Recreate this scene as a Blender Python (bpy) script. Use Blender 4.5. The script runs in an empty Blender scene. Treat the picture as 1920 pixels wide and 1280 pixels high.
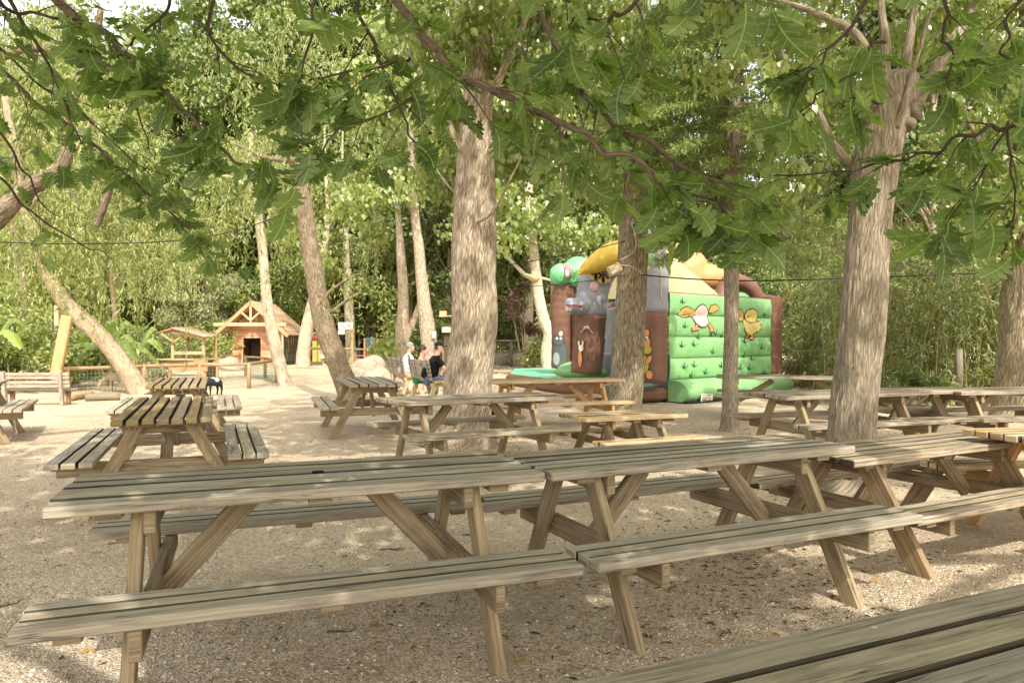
import bpy, bmesh, math, random
import numpy as np
from mathutils import Vector, Matrix
R = math.radians
rng = np.random.default_rng(7)
random.seed(11)
S = bpy.context.scene
COL = S.collection
FPX, CAMH, HZ = 1380.0, 1.33, 637.0     # focal length in photo pixels, camera height, horizon row
SUN = np.array([-0.25, 0.88, -1.0])      # direction the sunlight travels

def P(px, py, d):
    """the point of the place seen at photo pixel (px,py) at distance d ahead"""
    return np.array([(px-960)/FPX*d, d, CAMH-(py-HZ)/FPX*d])
def G(px, py, z=0.0):
    d = (CAMH-z)*FPX/(py-HZ)
    return P(px, py, d)

# ---------------------------------------------------------------- scene tree
def link(o, parent=None):
    COL.objects.link(o)
    if parent is not None: o.parent = parent
    return o
def tag(o, label=None, cat=None, group=None, kind=None):
    if label: o['label'] = label
    if cat: o['category'] = cat
    if group: o['group'] = group
    if kind: o['kind'] = kind
    return o
def thing(name, label, cat, loc=(0, 0, 0), rz=0.0, group=None):
    o = bpy.data.objects.new(name, None)
    o.empty_display_size = .2
    o.location = loc; o.rotation_euler = (0, 0, rz)
    link(o)
    return tag(o, label, cat, group)
def copy_tree(o, parent=None):
    c = o.copy(); COL.objects.link(c); c.parent = parent
    for ch in [x for x in bpy.data.objects if x.parent == o]:
        copy_tree(ch, c)
    return c

# ---------------------------------------------------------------- mesh builder
class MB:
    def __init__(s): s.v = []; s.f = []; s.uv = []; s.mi = []
    def face(s, idx, uv, m=0):
        s.f.append(tuple(idx)); s.uv.append(uv); s.mi.append(m)
    def box(s, c, ex, ey, ez, ch=.004, m=0, sm=None):
        """chamfered box; ex,ey,ez are half-extent vectors, the grain runs along ex"""
        c = np.array(c, float); E = [np.array(e, float) for e in (ex, ey, ez)]
        Ln = [np.linalg.norm(e) for e in E]; U = [e/l for e, l in zip(E, Ln)]
        ch = min(ch, min(Ln)*.45)
        u0, v0 = random.random()*20, random.random()*20
        b = len(s.v); ids = {}; loc = {}
        for sx in (-1, 1):
            for sy in (-1, 1):
                for sz in (-1, 1):
                    sg = (sx, sy, sz)
                    for a in range(3):
                        q = [sg[k]*(Ln[k]-(0 if k == a else ch)) for k in range(3)]
                        ids[sg, a] = len(s.v); loc[sg, a] = q
                        s.v.append(c+sum(U[k]*q[k] for k in range(3)))
        def add(keys, ax):
            uv = []
            for k in keys:
                q = loc[k]
                if ax == 0: uv.append((u0+q[1]*.3, v0+q[2]))
                elif ax == 1: uv.append((u0+q[0], v0+q[2]+3))
                else: uv.append((u0+q[0], v0+q[1]))
            s.face([ids[k] for k in keys], uv, m)
        for a in range(3):
            o = [k for k in range(3) if k != a]
            for sg in (-1, 1):
                ks = []
                for s1, s2 in ((-1, -1), (1, -1), (1, 1), (-1, 1)):
                    t = [0, 0, 0]; t[a] = sg; t[o[0]] = s1; t[o[1]] = s2
                    ks.append((tuple(t), a))
                add(ks, a)
                if sm and a == 1: s.mi[-1] = sm[0 if sg < 0 else 1]
        for a, b2 in ((0, 1), (0, 2), (1, 2)):
            cc = 3-a-b2
            for sa in (-1, 1):
                for sb in (-1, 1):
                    t = [0, 0, 0]; t[a] = sa; t[b2] = sb
                    lo = list(t); lo[cc] = -1; hi = list(t); hi[cc] = 1
                    add([(tuple(lo), a), (tuple(hi), a), (tuple(hi), b2), (tuple(lo), b2)], 2 if a == 0 else b2)
                    if sm and (a, b2) == (1, 2): s.mi[-1] = sm[0 if sa < 0 else 1]
        for sx in (-1, 1):
            for sy in (-1, 1):
                for sz in (-1, 1):
                    add([((sx, sy, sz), a) for a in range(3)], 2)
    def board(s, p0, p1, w, t, wdir, ch=.004, m=0):
        """board from p0 to p1, w wide along wdir, t thick"""
        p0 = np.array(p0, float); p1 = np.array(p1, float); ax = p1-p0; L = np.linalg.norm(ax); ax /= L
        wd = np.array(wdir, float); wd -= ax*(wd@ax); wd /= np.linalg.norm(wd); n = np.cross(ax, wd)
        s.box((p0+p1)/2, ax*L/2, wd*w/2, n*t/2, ch, m)
    def abox(s, x0, x1, y0, y1, z0, z1, ch=.004, m=0, grain='x'):
        c = ((x0+x1)/2, (y0+y1)/2, (z0+z1)/2); X = ((x1-x0)/2, 0, 0); Y = (0, (y1-y0)/2, 0); Z = (0, 0, (z1-z0)/2)
        if grain == 'x': s.box(c, X, Y, Z, ch, m)
        elif grain == 'y': s.box(c, Y, X, Z, ch, m)
        else: s.box(c, Z, X, Y, ch, m)
    def tube(s, pts, rad, n=8, m=0, cap=True, disp=None, vscale=1.0):
        pts = np.array(pts, float); K = len(pts); rad = np.broadcast_to(np.array(rad, float), (K,))
        u0 = random.random()*10
        T = np.gradient(pts, axis=0); T /= np.linalg.norm(T, axis=1)[:, None]+1e-12
        ref = np.array([0, 0, 1.]) if abs(T[0][2]) < .9 else np.array([1., 0, 0])
        N = np.cross(T[0], ref); N /= np.linalg.norm(N); b = len(s.v); L = 0
        ang = np.linspace(0, 2*np.pi, n, endpoint=False); ln = []
        for i in range(K):
            N = N-T[i]*(N@T[i]); N /= np.linalg.norm(N)+1e-12; B = np.cross(T[i], N)
            if i: L += np.linalg.norm(pts[i]-pts[i-1])
            ln.append(L)
            rr = rad[i]*np.ones(n)
            if disp is not None: rr = rr+disp(ang, L)*min(1, rad[i]/.1)
            s.v.extend(list(pts[i]+np.outer(rr*np.cos(ang), N)+np.outer(rr*np.sin(ang), B)))
        for i in range(K-1):
            for j in range(n):
                j2 = (j+1) % n; r = max(rad[i], .01)
                s.face((b+i*n+j, b+i*n+j2, b+(i+1)*n+j2, b+(i+1)*n+j),
                       [((ln[i])*vscale, u0+j/n*6.28*r), ((ln[i])*vscale, u0+(j+1)/n*6.28*r),
                        ((ln[i+1])*vscale, u0+(j+1)/n*6.28*r), ((ln[i+1])*vscale, u0+j/n*6.28*r)], m)
        if cap:
            for i, rev in ((0, True), (K-1, False)):
                idx = [b+i*n+j for j in range(n)]
                if rev: idx = idx[::-1]
                s.face(idx, [(u0+math.cos(a)*rad[i], math.sin(a)*rad[i]) for a in ang], m)
    def grid(s, fn, nu, nv, m=0, closeu=False, us=1., vs=1.):
        b = len(s.v)
        cu = nu if closeu else nu+1
        for j in range(nv+1):
            for i in range(cu): s.v.append(np.array(fn(i/nu, j/nv), float))
        for j in range(nv):
            for i in range(nu):
                i2 = (i+1) % cu
                s.face((b+j*cu+i, b+j*cu+i2, b+(j+1)*cu+i2, b+(j+1)*cu+i),
                       [(i/nu*us, j/nv*vs), ((i+1)/nu*us, j/nv*vs), ((i+1)/nu*us, (j+1)/nv*vs), (i/nu*us, (j+1)/nv*vs)], m)
    def ball(s, c, r, n=12, k=8, m=0, noise=0., rot=None):
        c = np.array(c, float); r = np.broadcast_to(np.array(r, float), (3,)); ph = np.random.default_rng(int(abs(c[0]*991+c[1]*37+c[2]*7))+1).random(12)*6
        def fn(u, v):
            a = u*2*math.pi; t = (v-.5)*math.pi*.998
            d = np.array([math.cos(a)*math.cos(t), math.sin(a)*math.cos(t), math.sin(t)])
            q = 1+noise*(math.sin(3*d[0]+ph[0])*math.sin(4*d[1]+ph[1])+.6*math.sin(7*d[2]+5*d[0]+ph[2])+.4*math.sin(11*d[1]+6*d[2]+ph[3]))
            w = d*r*q
            if rot is not None: w = rot@w
            return c+w
        s.grid(fn, n, k, m, True)
    def build(s, name, mats, parent=None, smooth=False, fix=True):
        me = bpy.data.meshes.new(name)
        me.from_pydata([tuple(map(float, x)) for x in s.v], [], s.f)
        uvl = me.uv_layers.new(name='UVMap')
        flat = np.array([c for q in s.uv for c in q], np.float32).ravel()
        if fix:
            # orient normals by rebuilding through bmesh (keeps uv)
            uvl.data.foreach_set('uv', flat)
            bm = bmesh.new(); bm.from_mesh(me); bmesh.ops.recalc_face_normals(bm, faces=bm.faces); bm.to_mesh(me); bm.free()
        else: uvl.data.foreach_set('uv', flat)
        me.polygons.foreach_set('material_index', np.array(s.mi, np.int32))
        if smooth: me.polygons.foreach_set('use_smooth', np.ones(len(s.f), bool))
        if not isinstance(mats, (list, tuple)): mats = [mats]
        for m in mats: me.materials.append(m)
        o = bpy.data.objects.new(name, me)
        return link(o, parent)

def spline(pts, n):
    """Catmull-Rom through points (any dimension)"""
    p = np.array(pts, float); q = np.vstack([2*p[0]-p[1], p, 2*p[-1]-p[-2]]); out = []
    t = np.linspace(0, len(p)-1-1e-9, n)
    for x in t:
        i = int(x); f = x-i; a, b, c, d = q[i:i+4]
        out.append(.5*((2*b)+(-a+c)*f+(2*a-5*b+4*c-d)*f*f+(-a+3*b-3*c+d)*f**3))
    return np.array(out)

class Noise2:
    """smooth periodic value noise"""
    def __init__(s, seed, nu, nv): s.g = np.random.default_rng(seed).random((nv, nu))*2-1; s.nu, s.nv = nu, nv
    def __call__(s, u, v):
        u = np.asarray(u, float) % 1*s.nu; v = np.asarray(v, float) % 1*s.nv
        i = np.floor(u).astype(int); j = np.floor(v).astype(int); fu = u-i; fv = v-j
        fu = fu*fu*(3-2*fu); fv = fv*fv*(3-2*fv)
        g = lambda a, b: s.g[b % s.nv, a % s.nu]
        return (g(i, j)*(1-fu)+g(i+1, j)*fu)*(1-fv)+(g(i, j+1)*(1-fu)+g(i+1, j+1)*fu)*fv

# ---------------------------------------------------------------- leaves
def leaf_mesh(name, base, dirs, nrm, size, tmpl, mats, parent=None, kind=None):
    V, F, UV = tmpl
    base = np.asarray(base); N = len(base); Vv = V if V.ndim == 3 else V[None]; K = Vv.shape[1]; V = Vv[np.arange(N)*7 % len(Vv)]; size = np.broadcast_to(size, (N,))
    d = dirs/(np.linalg.norm(dirs, axis=1)[:, None]+1e-9)
    n = nrm-d*np.sum(nrm*d, 1)[:, None]; n /= np.linalg.norm(n, axis=1)[:, None]+1e-9
    x = np.cross(d, n)
    co = base[:, None, :]+size[:, None, None]*(V[:, :, 0, None]*x[:, None]+V[:, :, 1, None]*d[:, None]+V[:, :, 2, None]*n[:, None])
    co = co.reshape(-1, 3)
    fl = np.array([len(f) for f in F]); li = np.concatenate([np.array(f) for f in F])
    loops = (li[None]+np.arange(N)[:, None]*K).ravel(); tot = np.tile(fl, N)
    start = np.concatenate([[0], np.cumsum(tot)[:-1]])
    me = bpy.data.meshes.new(name)
    me.vertices.add(len(co)); me.vertices.foreach_set('co', co.astype(np.float32).ravel())
    me.loops.add(len(loops)); me.loops.foreach_set('vertex_index', loops.astype(np.int32))
    me.polygons.add(len(tot)); me.polygons.foreach_set('loop_start', start.astype(np.int32))
    me.polygons.foreach_set('loop_total', tot.astype(np.int32))
    me.update(calc_edges=True)
    uvl = me.uv_layers.new(name='UVMap')
    uvl.data.foreach_set('uv', np.tile(np.array(UV, np.float32)[li], (N, 1)).ravel())
    for m in (mats if isinstance(mats, (list, tuple)) else [mats]): me.materials.append(m)
    o = bpy.data.objects.new(name, me)
    link(o, parent)
    return o

def unit(v): return v/(np.linalg.norm(v, axis=-1, keepdims=True)+1e-9)
def rdirs(n, g=None):
    return unit((g or rng).normal(size=(n, 3)))

# templates: length along y, width along x
def t_quad(w=.5, fold=.12):
    V = np.array([[0, 0, 0], [w/2, .45, fold], [0, 1, -.05], [-w/2, .45, fold]]); return V, [(0, 1, 2), (0, 2, 3)], V[:, :2]+[.5, 0]
def t_heart():
    V = np.array([[0, 0, 0], [.34, .1, .06], [.36, .35, .08], [0, 1, -.12], [-.36, .35, .08], [-.34, .1, .06], [0, .4, 0]])
    return V, [(0, 1, 2, 6), (6, 2, 3), (6, 3, 4), (0, 6, 4, 5)], V[:, :2]+[.5, 0]
def t_lance(w=.16):
    V = np.array([[0, 0, 0], [w/2, .35, .02], [0, 1, -.2], [-w/2, .35, .02]]); return V, [(0, 1, 2), (0, 2, 3)], V[:, :2]+[.5, 0]
OAK_ST = [(0, .012), (.07, .025), (.12, .095), (.15, .122), (.18, .112), (.205, .06), (.25, .145), (.29, .192), (.325, .192), (.35, .165), (.372, .085), (.42, .205), (.465, .272), (.505, .277), (.535, .24), (.557, .118), (.60, .235), (.645, .312), (.69, .322), (.72, .28), (.738, .15), (.78, .235), (.825, .272), (.865, .25), (.885, .2), (.897, .12), (.93, .155), (.965, .135), (.99, .08), (1., .01)]
def t_oak(nvar=7):
    """lobed leaf, several grown variants: different curl, twist, waviness and lobe depth"""
    Vs = []; F = []; UV = []; g = np.random.default_rng(3)
    for v in range(nvar):
        curl = g.uniform(.02, .55); fold = g.uniform(-.05, .5); tw = g.normal()*.35; wav = g.uniform(.01, .05); ph = g.random(4)*6; wsc = g.uniform(1.05, 1.32); lat = g.normal()*.12
        V = []; ymax = 0
        for k, (y, w) in enumerate(OAK_ST):
            ymax = max(ymax, y-w*.32); ym = ymax
            for sx, yy_, ww in ((0, ym, 0), (1, y+.012*math.sin(ph[0]+y*9), w*wsc*(1+.14*math.sin(ph[1]+y*11))), (-1, y+.012*math.sin(ph[2]+y*8), w*wsc*(1+.14*math.sin(ph[3]+y*13)))):
                x = sx*ww; z = fold*abs(x)-curl*yy_*yy_*.55+tw*x*yy_+wav*math.sin(yy_*17+sx*1.3+ph[0])*abs(sx)
                V.append([x+lat*yy_*yy_, yy_*(1-.12*curl*yy_), z])
        Vs.append(V)
    for k, (y, w) in enumerate(OAK_ST): UV += [[.5, max(0, y-w*.32)], [.5+w, y], [.5-w, y]]
    for i in range(len(OAK_ST)-1):
        a, b = 3*i, 3*i+3
        F += [(a, a+1, b+1, b), (a, b, b+2, a+2)]
    return np.array(Vs), F, np.array(UV)
def t_oak_low():
    st = [(0, .02), (.15, .13), (.22, .08), (.33, .22), (.4, .13), (.52, .31), (.58, .18), (.7, .34), (.76, .2), (.88, .25), (1., .03)]
    V = []; F = []
    for y, w in st: V += [[0, max(0, y-w*.3), -.1*y*y], [w, y, .08*w-.1*y*y], [-w, y, .08*w-.1*y*y]]
    for i in range(len(st)-1):
        a, b = 3*i, 3*i+3; F += [(a, a+1, b+1, b), (a, b, b+2, a+2)]
    V = np.array(V); return V, F, V[:, :2]+[.5, 0]

# ---------------------------------------------------------------- materials
MATS = {}
class NT:
    def __init__(s, name):
        s.m = bpy.data.materials.new(name); s.m.use_nodes = True; s.t = s.m.node_tree; s.t.nodes.clear()
        s.out = s.n('ShaderNodeOutputMaterial')
    def n(s, ty, **kw):
        x = s.t.nodes.new(ty)
        for k, v in kw.items():
            if k in x.bl_rna.properties: setattr(x, k, v)
        return x
    def l(s, a, b): s.t.links.new(a, b); return b.node
    def val(s, sock, v):
        if hasattr(v, 'is_output') or isinstance(v, bpy.types.NodeSocket): s.t.links.new(v, sock)
        else: sock.default_value = v
    def math(s, op, a, b=0., clamp=False):
        x = s.n('ShaderNodeMath', operation=op); x.use_clamp = clamp; s.val(x.inputs[0], a); s.val(x.inputs[1], b); return x.outputs[0]
    def mix(s, f, a, b, mode='MIX'):
        x = s.n('ShaderNodeMix'); x.data_type = 'RGBA'; x.blend_type = mode
        s.val(x.inputs[0], f); s.val(x.inputs[6], a if not isinstance(a, tuple) else (*a, 1)[:4]); s.val(x.inputs[7], b if not isinstance(b, tuple) else (*b, 1)[:4]); return x.outputs[2]
    def ramp(s, f, stops):
        x = s.n('ShaderNodeValToRGB'); s.val(x.inputs[0], f); e = x.color_ramp.elements
        while len(e) < len(stops): e.new(.5)
        for el, (p, c) in zip(e, stops): el.position = p; el.color = (*c, 1) if len(c) == 3 else c
        return x.outputs[0]
    def noise(s, vec, scale, detail=3., rough=.55, w=None):
        x = s.n('ShaderNodeTexNoise'); s.l(vec, x.inputs['Vector']); x.inputs['Scale'].default_value = scale
        x.inputs['Detail'].default_value = detail; x.inputs['Roughness'].default_value = rough; return x.outputs[0]
    def voro(s, vec, scale, feat='F1'):
        x = s.n('ShaderNodeTexVoronoi'); x.feature = feat; s.l(vec, x.inputs['Vector']); x.inputs['Scale'].default_value = scale; return x
    def mapping(s, vec, sc, loc=None):
        x = s.n('ShaderNodeMapping'); s.l(vec, x.inputs[0]); x.inputs['Scale'].default_value = sc
        if loc is not None: s.val(x.inputs['Location'], loc)
        return x.outputs[0]
    def uv(s): return s.n('ShaderNodeTexCoord').outputs['UV']
    def obj(s): return s.n('ShaderNodeTexCoord').outputs['Object']
    def isl(s): return s.n('ShaderNodeNewGeometry').outputs['Random Per Island']
    def bump(s, h, strength=.5, dist=.01):
        x = s.n('ShaderNodeBump'); s.val(x.inputs['Height'], h); x.inputs['Strength'].default_value = strength; x.inputs['Distance'].default_value = dist; return x.outputs[0]
    def bsdf(s, col, rough=.8, spec=.3, nrm=None, **kw):
        b = s.n('ShaderNodeBsdfPrincipled'); s.val(b.inputs['Base Color'], col if not isinstance(col, tuple) else (*col, 1)[:4])
        s.val(b.inputs['Roughness'], rough); b.inputs['Specular IOR Level'].default_value = spec
        if nrm is not None: s.l(nrm, b.inputs['Normal'])
        for k, v in kw.items(): b.inputs[k].default_value = v
        s.l(b.outputs[0], s.out.inputs[0]); return b

def hexc(h):
    c = [int(h[i:i+2], 16)/255 for i in (0, 2, 4)]
    return tuple(x/12.92 if x <= .04045 else ((x+.055)/1.055)**2.4 for x in c)

def m_wood(name, light, dark, alg=(.2, .2, .1), algamt=.4, contrast=1., rough=.85, bumps=.5, specks=False):
    t = NT(name); uv = t.uv(); isl = t.isl()
    oi = t.n('ShaderNodeObjectInfo').outputs['Random']
    off = t.n('ShaderNodeCombineXYZ'); t.val(off.inputs[0], t.math('MULTIPLY', oi, 31.)); t.val(off.inputs[1], t.math('MULTIPLY', isl, 17.))
    warp = t.noise(t.mapping(uv, (1.3, 6, 1), off.outputs[0]), 1., 2.)
    add = t.n('ShaderNodeVectorMath', operation='ADD'); t.l(uv, add.inputs[0])
    cw = t.n('ShaderNodeCombineXYZ'); t.val(cw.inputs[1], t.math('MULTIPLY', warp, .03)); t.l(cw.outputs[0], add.inputs[1])
    g1 = t.noise(t.mapping(add.outputs[0], (2.6, 120, 1), off.outputs[0]), 1., 5., .65)
    g2 = t.noise(t.mapping(add.outputs[0], (7., 330, 1), off.outputs[0]), 1., 3., .6)
    # growth-ring arcs and knots
    kn = t.voro(t.mapping(uv, (2.1, 9, 1), off.outputs[0]), 1.)
    kd = t.math('SUBTRACT', 1., t.math('MULTIPLY', kn.outputs['Distance'], 5.5), True)
    g0 = t.noise(t.mapping(add.outputs[0], (1.7, 44, 1), off.outputs[0]), 1., 4., .6)
    wv = t.n('ShaderNodeTexWave'); wv.wave_type = 'BANDS'; wv.bands_direction = 'Y'
    t.l(t.mapping(add.outputs[0], (1.2, 14, 1), off.outputs[0]), wv.inputs[0]); wv.inputs['Scale'].default_value = 1.2; wv.inputs['Distortion'].default_value = 6.; wv.inputs['Detail'].default_value = 2.
    grain = t.math('ADD', t.math('ADD', t.math('MULTIPLY', g1, .40), t.math('MULTIPLY', g2, .14)), t.math('ADD', t.math('MULTIPLY', wv.outputs[0], .06), t.math('MULTIPLY', g0, .40)))
    gr = t.n('ShaderNodeMapRange'); t.val(gr.inputs[0], grain); gr.inputs[1].default_value = .5-.18/contrast; gr.inputs[2].default_value = .5+.18/contrast
    col = t.ramp(gr.outputs[0], [(0, dark), (.35, tuple(a*.55+b*.45 for a, b in zip(dark, light))), (.7, light), (1, tuple(min(1, a*1.18) for a in light))])
    col = t.mix(t.math('MULTIPLY', kd, .75), col, tuple(a*.45 for a in dark))
    big = t.noise(t.mapping(t.obj(), (1, 1, 1), off.outputs[0]), 3.2, 4., .6)
    am = t.n('ShaderNodeMapRange'); t.val(am.inputs[0], big); am.inputs[1].default_value = .38; am.inputs[2].default_value = .68; am.inputs[4].default_value = algamt
    col = t.mix(am.outputs[0], col, alg, 'MIX')
    st = t.noise(t.mapping(uv, (3.5, 14, 1), off.outputs[0]), 1., 6., .72)
    sm = t.n('ShaderNodeMapRange'); t.val(sm.inputs[0], st); sm.inputs[1].default_value = .52; sm.inputs[2].default_value = .7; sm.inputs[4].default_value = .55
    col = t.mix(sm.outputs[0], col, tuple(a*.6 for a in dark))
    hv = t.n('ShaderNodeHueSaturation'); t.l(col, hv.inputs['Color'])
    t.val(hv.inputs['Value'], t.math('ADD', .78, t.math('MULTIPLY', isl, .42))); t.val(hv.inputs['Saturation'], t.math('ADD', .8, t.math('MULTIPLY', t.math('FRACT', t.math('MULTIPLY', isl, 7.3)), .4)))
    # dark checks: thin cracks along the grain
    ck = t.noise(t.mapping(add.outputs[0], (.8, 26, 1), off.outputs[0]), 1., 4., .55)
    cm = t.n('ShaderNodeMapRange'); t.val(cm.inputs[0], t.math('ABSOLUTE', t.math('SUBTRACT', ck, .5))); cm.inputs[1].default_value = .004; cm.inputs[2].default_value = .02; cm.inputs[3].default_value = .85; cm.inputs[4].default_value = 0.
    cg = t.noise(t.mapping(add.outputs[0], (2.5, 9, 1), off.outputs[0]), 1., 3.); cgr = t.n('ShaderNodeMapRange'); t.val(cgr.inputs[0], cg); cgr.inputs[1].default_value = .42; cgr.inputs[2].default_value = .62
    cmm = t.math('MULTIPLY', cm.outputs[0], cgr.outputs[0])
    col2 = t.mix(cmm, hv.outputs[0], tuple(a*.35 for a in dark))
    if specks:
        vs_ = t.voro(t.mapping(t.obj(), (1, 1, 1), off.outputs[0]), 17.); sc_ = t.n('ShaderNodeSeparateColor'); t.l(vs_.outputs['Color'], sc_.inputs[0])
        dm = t.math('MULTIPLY', t.math('LESS_THAN', vs_.outputs['Distance'], t.math('MULTIPLY', sc_.outputs[1], .2)), t.math('GREATER_THAN', sc_.outputs[0], .86))
        col2 = t.mix(t.math('MULTIPLY', dm, .7), col2, (.62, .6, .55))
    h = t.math('SUBTRACT', grain, t.math('MULTIPLY', cmm, .8))
    t.bsdf(col2, rough, .25, t.bump(h, bumps, .004))
    return t.m

def m_bark(name, light, dark, us=9., vs=2.2, patch=None, patchamt=0., bumpd=.02, rough=.95, vary=.35, soft=.35):
    """uv.x runs along the stem, uv.y round it (metres)"""
    dark = tuple(a*(1-soft)+b*soft for a, b in zip(dark, light)); t = NT(name); uv = t.uv()
    w = t.noise(t.mapping(uv, (5., 7., 1)), 1., 4.)
    add = t.n('ShaderNodeVectorMath', operation='ADD'); t.l(uv, add.inputs[0]); cw = t.n('ShaderNodeCombineXYZ'); t.val(cw.inputs[1], t.math('MULTIPLY', w, .08)); t.l(cw.outputs[0], add.inputs[1])
    v = t.voro(t.mapping(add.outputs[0], (vs*3.4, us*3.4, 1)), 1., 'DISTANCE_TO_EDGE')
    n1 = t.noise(t.mapping(add.outputs[0], (vs*3., us*4.5, 1)), 1., 6., .65)
    n2 = t.noise(t.mapping(uv, (30, 60, 1)), 1., 4., .7)
    ridge = t.math('MINIMUM', t.math('MULTIPLY', v.outputs['Distance'], 3.2), 1.)
    h = t.math('ADD', t.math('MULTIPLY', ridge, .26), t.math('ADD', t.math('MULTIPLY', n1, .72), t.math('MULTIPLY', n2, .12)))
    hr = t.n('ShaderNodeMapRange'); t.val(hr.inputs[0], h); hr.inputs[1].default_value = .28; hr.inputs[2].default_value = .84
    col = t.ramp(hr.outputs[0], [(0, tuple(a*.45 for a in dark)), (.22, dark), (.75, light), (1, tuple(min(1, a*1.15) for a in light))])
    big = t.noise(t.obj(), 1.3, 4., .6)
    hv = t.n('ShaderNodeHueSaturation'); t.l(col, hv.inputs['Color']); t.val(hv.inputs['Value'], t.math('ADD', 1-vary/2-.1, t.math('MULTIPLY', big, vary+.2)))
    col = hv.outputs[0]
    if patch:
        pn = t.noise(t.obj(), 3.5, 5., .65); pm = t.n('ShaderNodeMapRange'); t.val(pm.inputs[0], pn); pm.inputs[1].default_value = .5; pm.inputs[2].default_value = .62; pm.inputs[4].default_value = patchamt
        col = t.mix(pm.outputs[0], col, patch)
    t.bsdf(col, rough, .15, t.bump(h, .9, bumpd))
    return t.m

def m_leaf(name, cols, transl=.35, rough=.5, veins=False, tcol=(1.25, 1.3, .6), gloss=.06):
    t = NT(name); isl = t.isl()
    k = len(cols); col = t.ramp(isl, [(i/(k-1), c) for i, c in enumerate(cols)])
    col = t.mix(.2 if veins else .5, col, t.ramp(t.noise(t.obj(), .9, 3.), [(.3, tuple(a*.62 for a in cols[0])), (.7, cols[-1])]), 'MIX')
    nr = None
    if veins:
        uv = t.uv(); sp = t.n('ShaderNodeSeparateXYZ'); t.l(uv, sp.inputs[0])
        au = t.math('ABSOLUTE', t.math('SUBTRACT', sp.outputs[0], .5))
        mid = t.math('LESS_THAN', au, .011)
        fr = t.math('FRACT', t.math('MULTIPLY', t.math('SUBTRACT', sp.outputs[1], t.math('MULTIPLY', au, .75)), 6.3))
        sv = t.math('LESS_THAN', t.math('ABSOLUTE', t.math('SUBTRACT', fr, .5)), .035)
        vm = t.math('MAXIMUM', mid, t.math('MULTIPLY', sv, .6))
        fine = t.noise(t.obj(), 90., 3.)
        col = t.mix(t.math('MULTIPLY', fine, .22), col, tuple(a*.5 for a in cols[0]))
        col = t.mix(t.math('MULTIPLY', vm, .45), col, tuple(min(1, a*1.9+.04) for a in cols[-1]))
        nr = t.bump(t.math('ADD', t.math('MULTIPLY', vm, -.5), fine), .35, .003)
    d = t.n('ShaderNodeBsdfDiffuse'); t.l(col, d.inputs[0])
    tr = t.n('ShaderNodeBsdfTranslucent'); t.l(t.mix(1., col, tcol, 'MULTIPLY'), tr.inputs[0])
    m1 = t.n('ShaderNodeMixShader'); m1.inputs[0].default_value = transl; t.l(d.outputs[0], m1.inputs[1]); t.l(tr.outputs[0], m1.inputs[2])
    g = t.n('ShaderNodeBsdfGlossy'); g.inputs['Roughness'].default_value = rough; g.inputs[0].default_value = (1, 1, 1, 1)
    m2 = t.n('ShaderNodeMixShader'); m2.inputs[0].default_value = gloss; t.l(m1.outputs[0], m2.inputs[1]); t.l(g.outputs[0], m2.inputs[2])
    if nr is not None:
        for x in (d, g): t.l(nr, x.inputs['Normal'])
    t.l(m2.outputs[0], t.out.inputs[0])
    return t.m

def m_plain(name, col, rough=.6, spec=.3, var=.15, scale=6., bump=0.):
    t = NT(name); n = t.noise(t.obj(), scale, 4., .6)
    c = t.mix(n, tuple(a*(1-var) for a in col), tuple(min(1, a*(1+var)) for a in col))
    t.bsdf(c, rough, spec, t.bump(n, bump, .01) if bump else None); return t.m
def m_vinyl(name, col, col2=None):
    """inflatable cloth: faint puckers and dirt"""
    t = NT(name); o = t.obj(); n = t.noise(o, 3., 4., .6); w = t.noise(t.mapping(o, (4, 4, 26)), 1., 3., .6)
    c = t.mix(n, tuple(a*.82 for a in col), col2 or tuple(min(1, a*1.12) for a in col))
    t.bsdf(c, .5, .35, t.bump(t.math('ADD', w, t.math('MULTIPLY', n, .6)), .35, .03)); return t.m
# ---------------------------------------------------------------- materials in use
W_TOP = m_wood('weathered_top_wood', (.445, .385, .295), (.15, .12, .088), (.29, .27, .18), .4, .95, specks=True)
W_LEG = m_wood('weathered_leg_wood', (.37, .28, .165), (.13, .09, .05), (.22, .19, .10), .35, 1.1)
W_BRN = m_wood('brown_top_wood', (.38, .28, .155), (.13, .088, .046), (.26, .23, .125), .45, 1.1)
W_GRY = m_wood('grey_worn_wood', (.44, .365, .265), (.14, .112, .075), (.2, .18, .12), .4, 1.4, specks=True)
W_WORN = m_wood('worn_sun_bleached_wood', (.47, .375, .26), (.12, .09, .058), (.22, .18, .12), .4, 1.7, specks=True)
W_BROWNLEG = m_wood('brown_leg_wood', (.33, .235, .13), (.10, .065, .036), (.2, .15, .08), .35, 1.3)
W_FRESH = m_wood('fresh_pine_wood', (.60, .36, .15), (.36, .185, .065), (.46, .27, .11), .3, .8, .7, .25)
W_PALE = m_wood('pale_pine_wood', (.62, .46, .27), (.40, .26, .13), (.5, .37, .2), .3, .8, .75, .25)
W_LOG = m_wood('round_rail_wood', (.46, .31, .16), (.22, .13, .06), (.33, .22, .11), .4, .9)
W_OLD = m_wood('old_post_wood', (.28, .235, .16), (.1, .08, .052), (.18, .17, .1), .4, 1.)
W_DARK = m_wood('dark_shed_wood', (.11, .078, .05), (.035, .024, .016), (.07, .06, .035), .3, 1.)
W_GAP = m_wood('grimy_shaded_gap_wood', (.07, .057, .038), (.03, .024, .016), (.05, .045, .03), .3, 1.)  # grime and gap shade painted into inner plank sides; also the charred ends
IRON = m_plain('galvanised_bolt', (.3, .29, .26), .45, .5, .3, 40)

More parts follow.
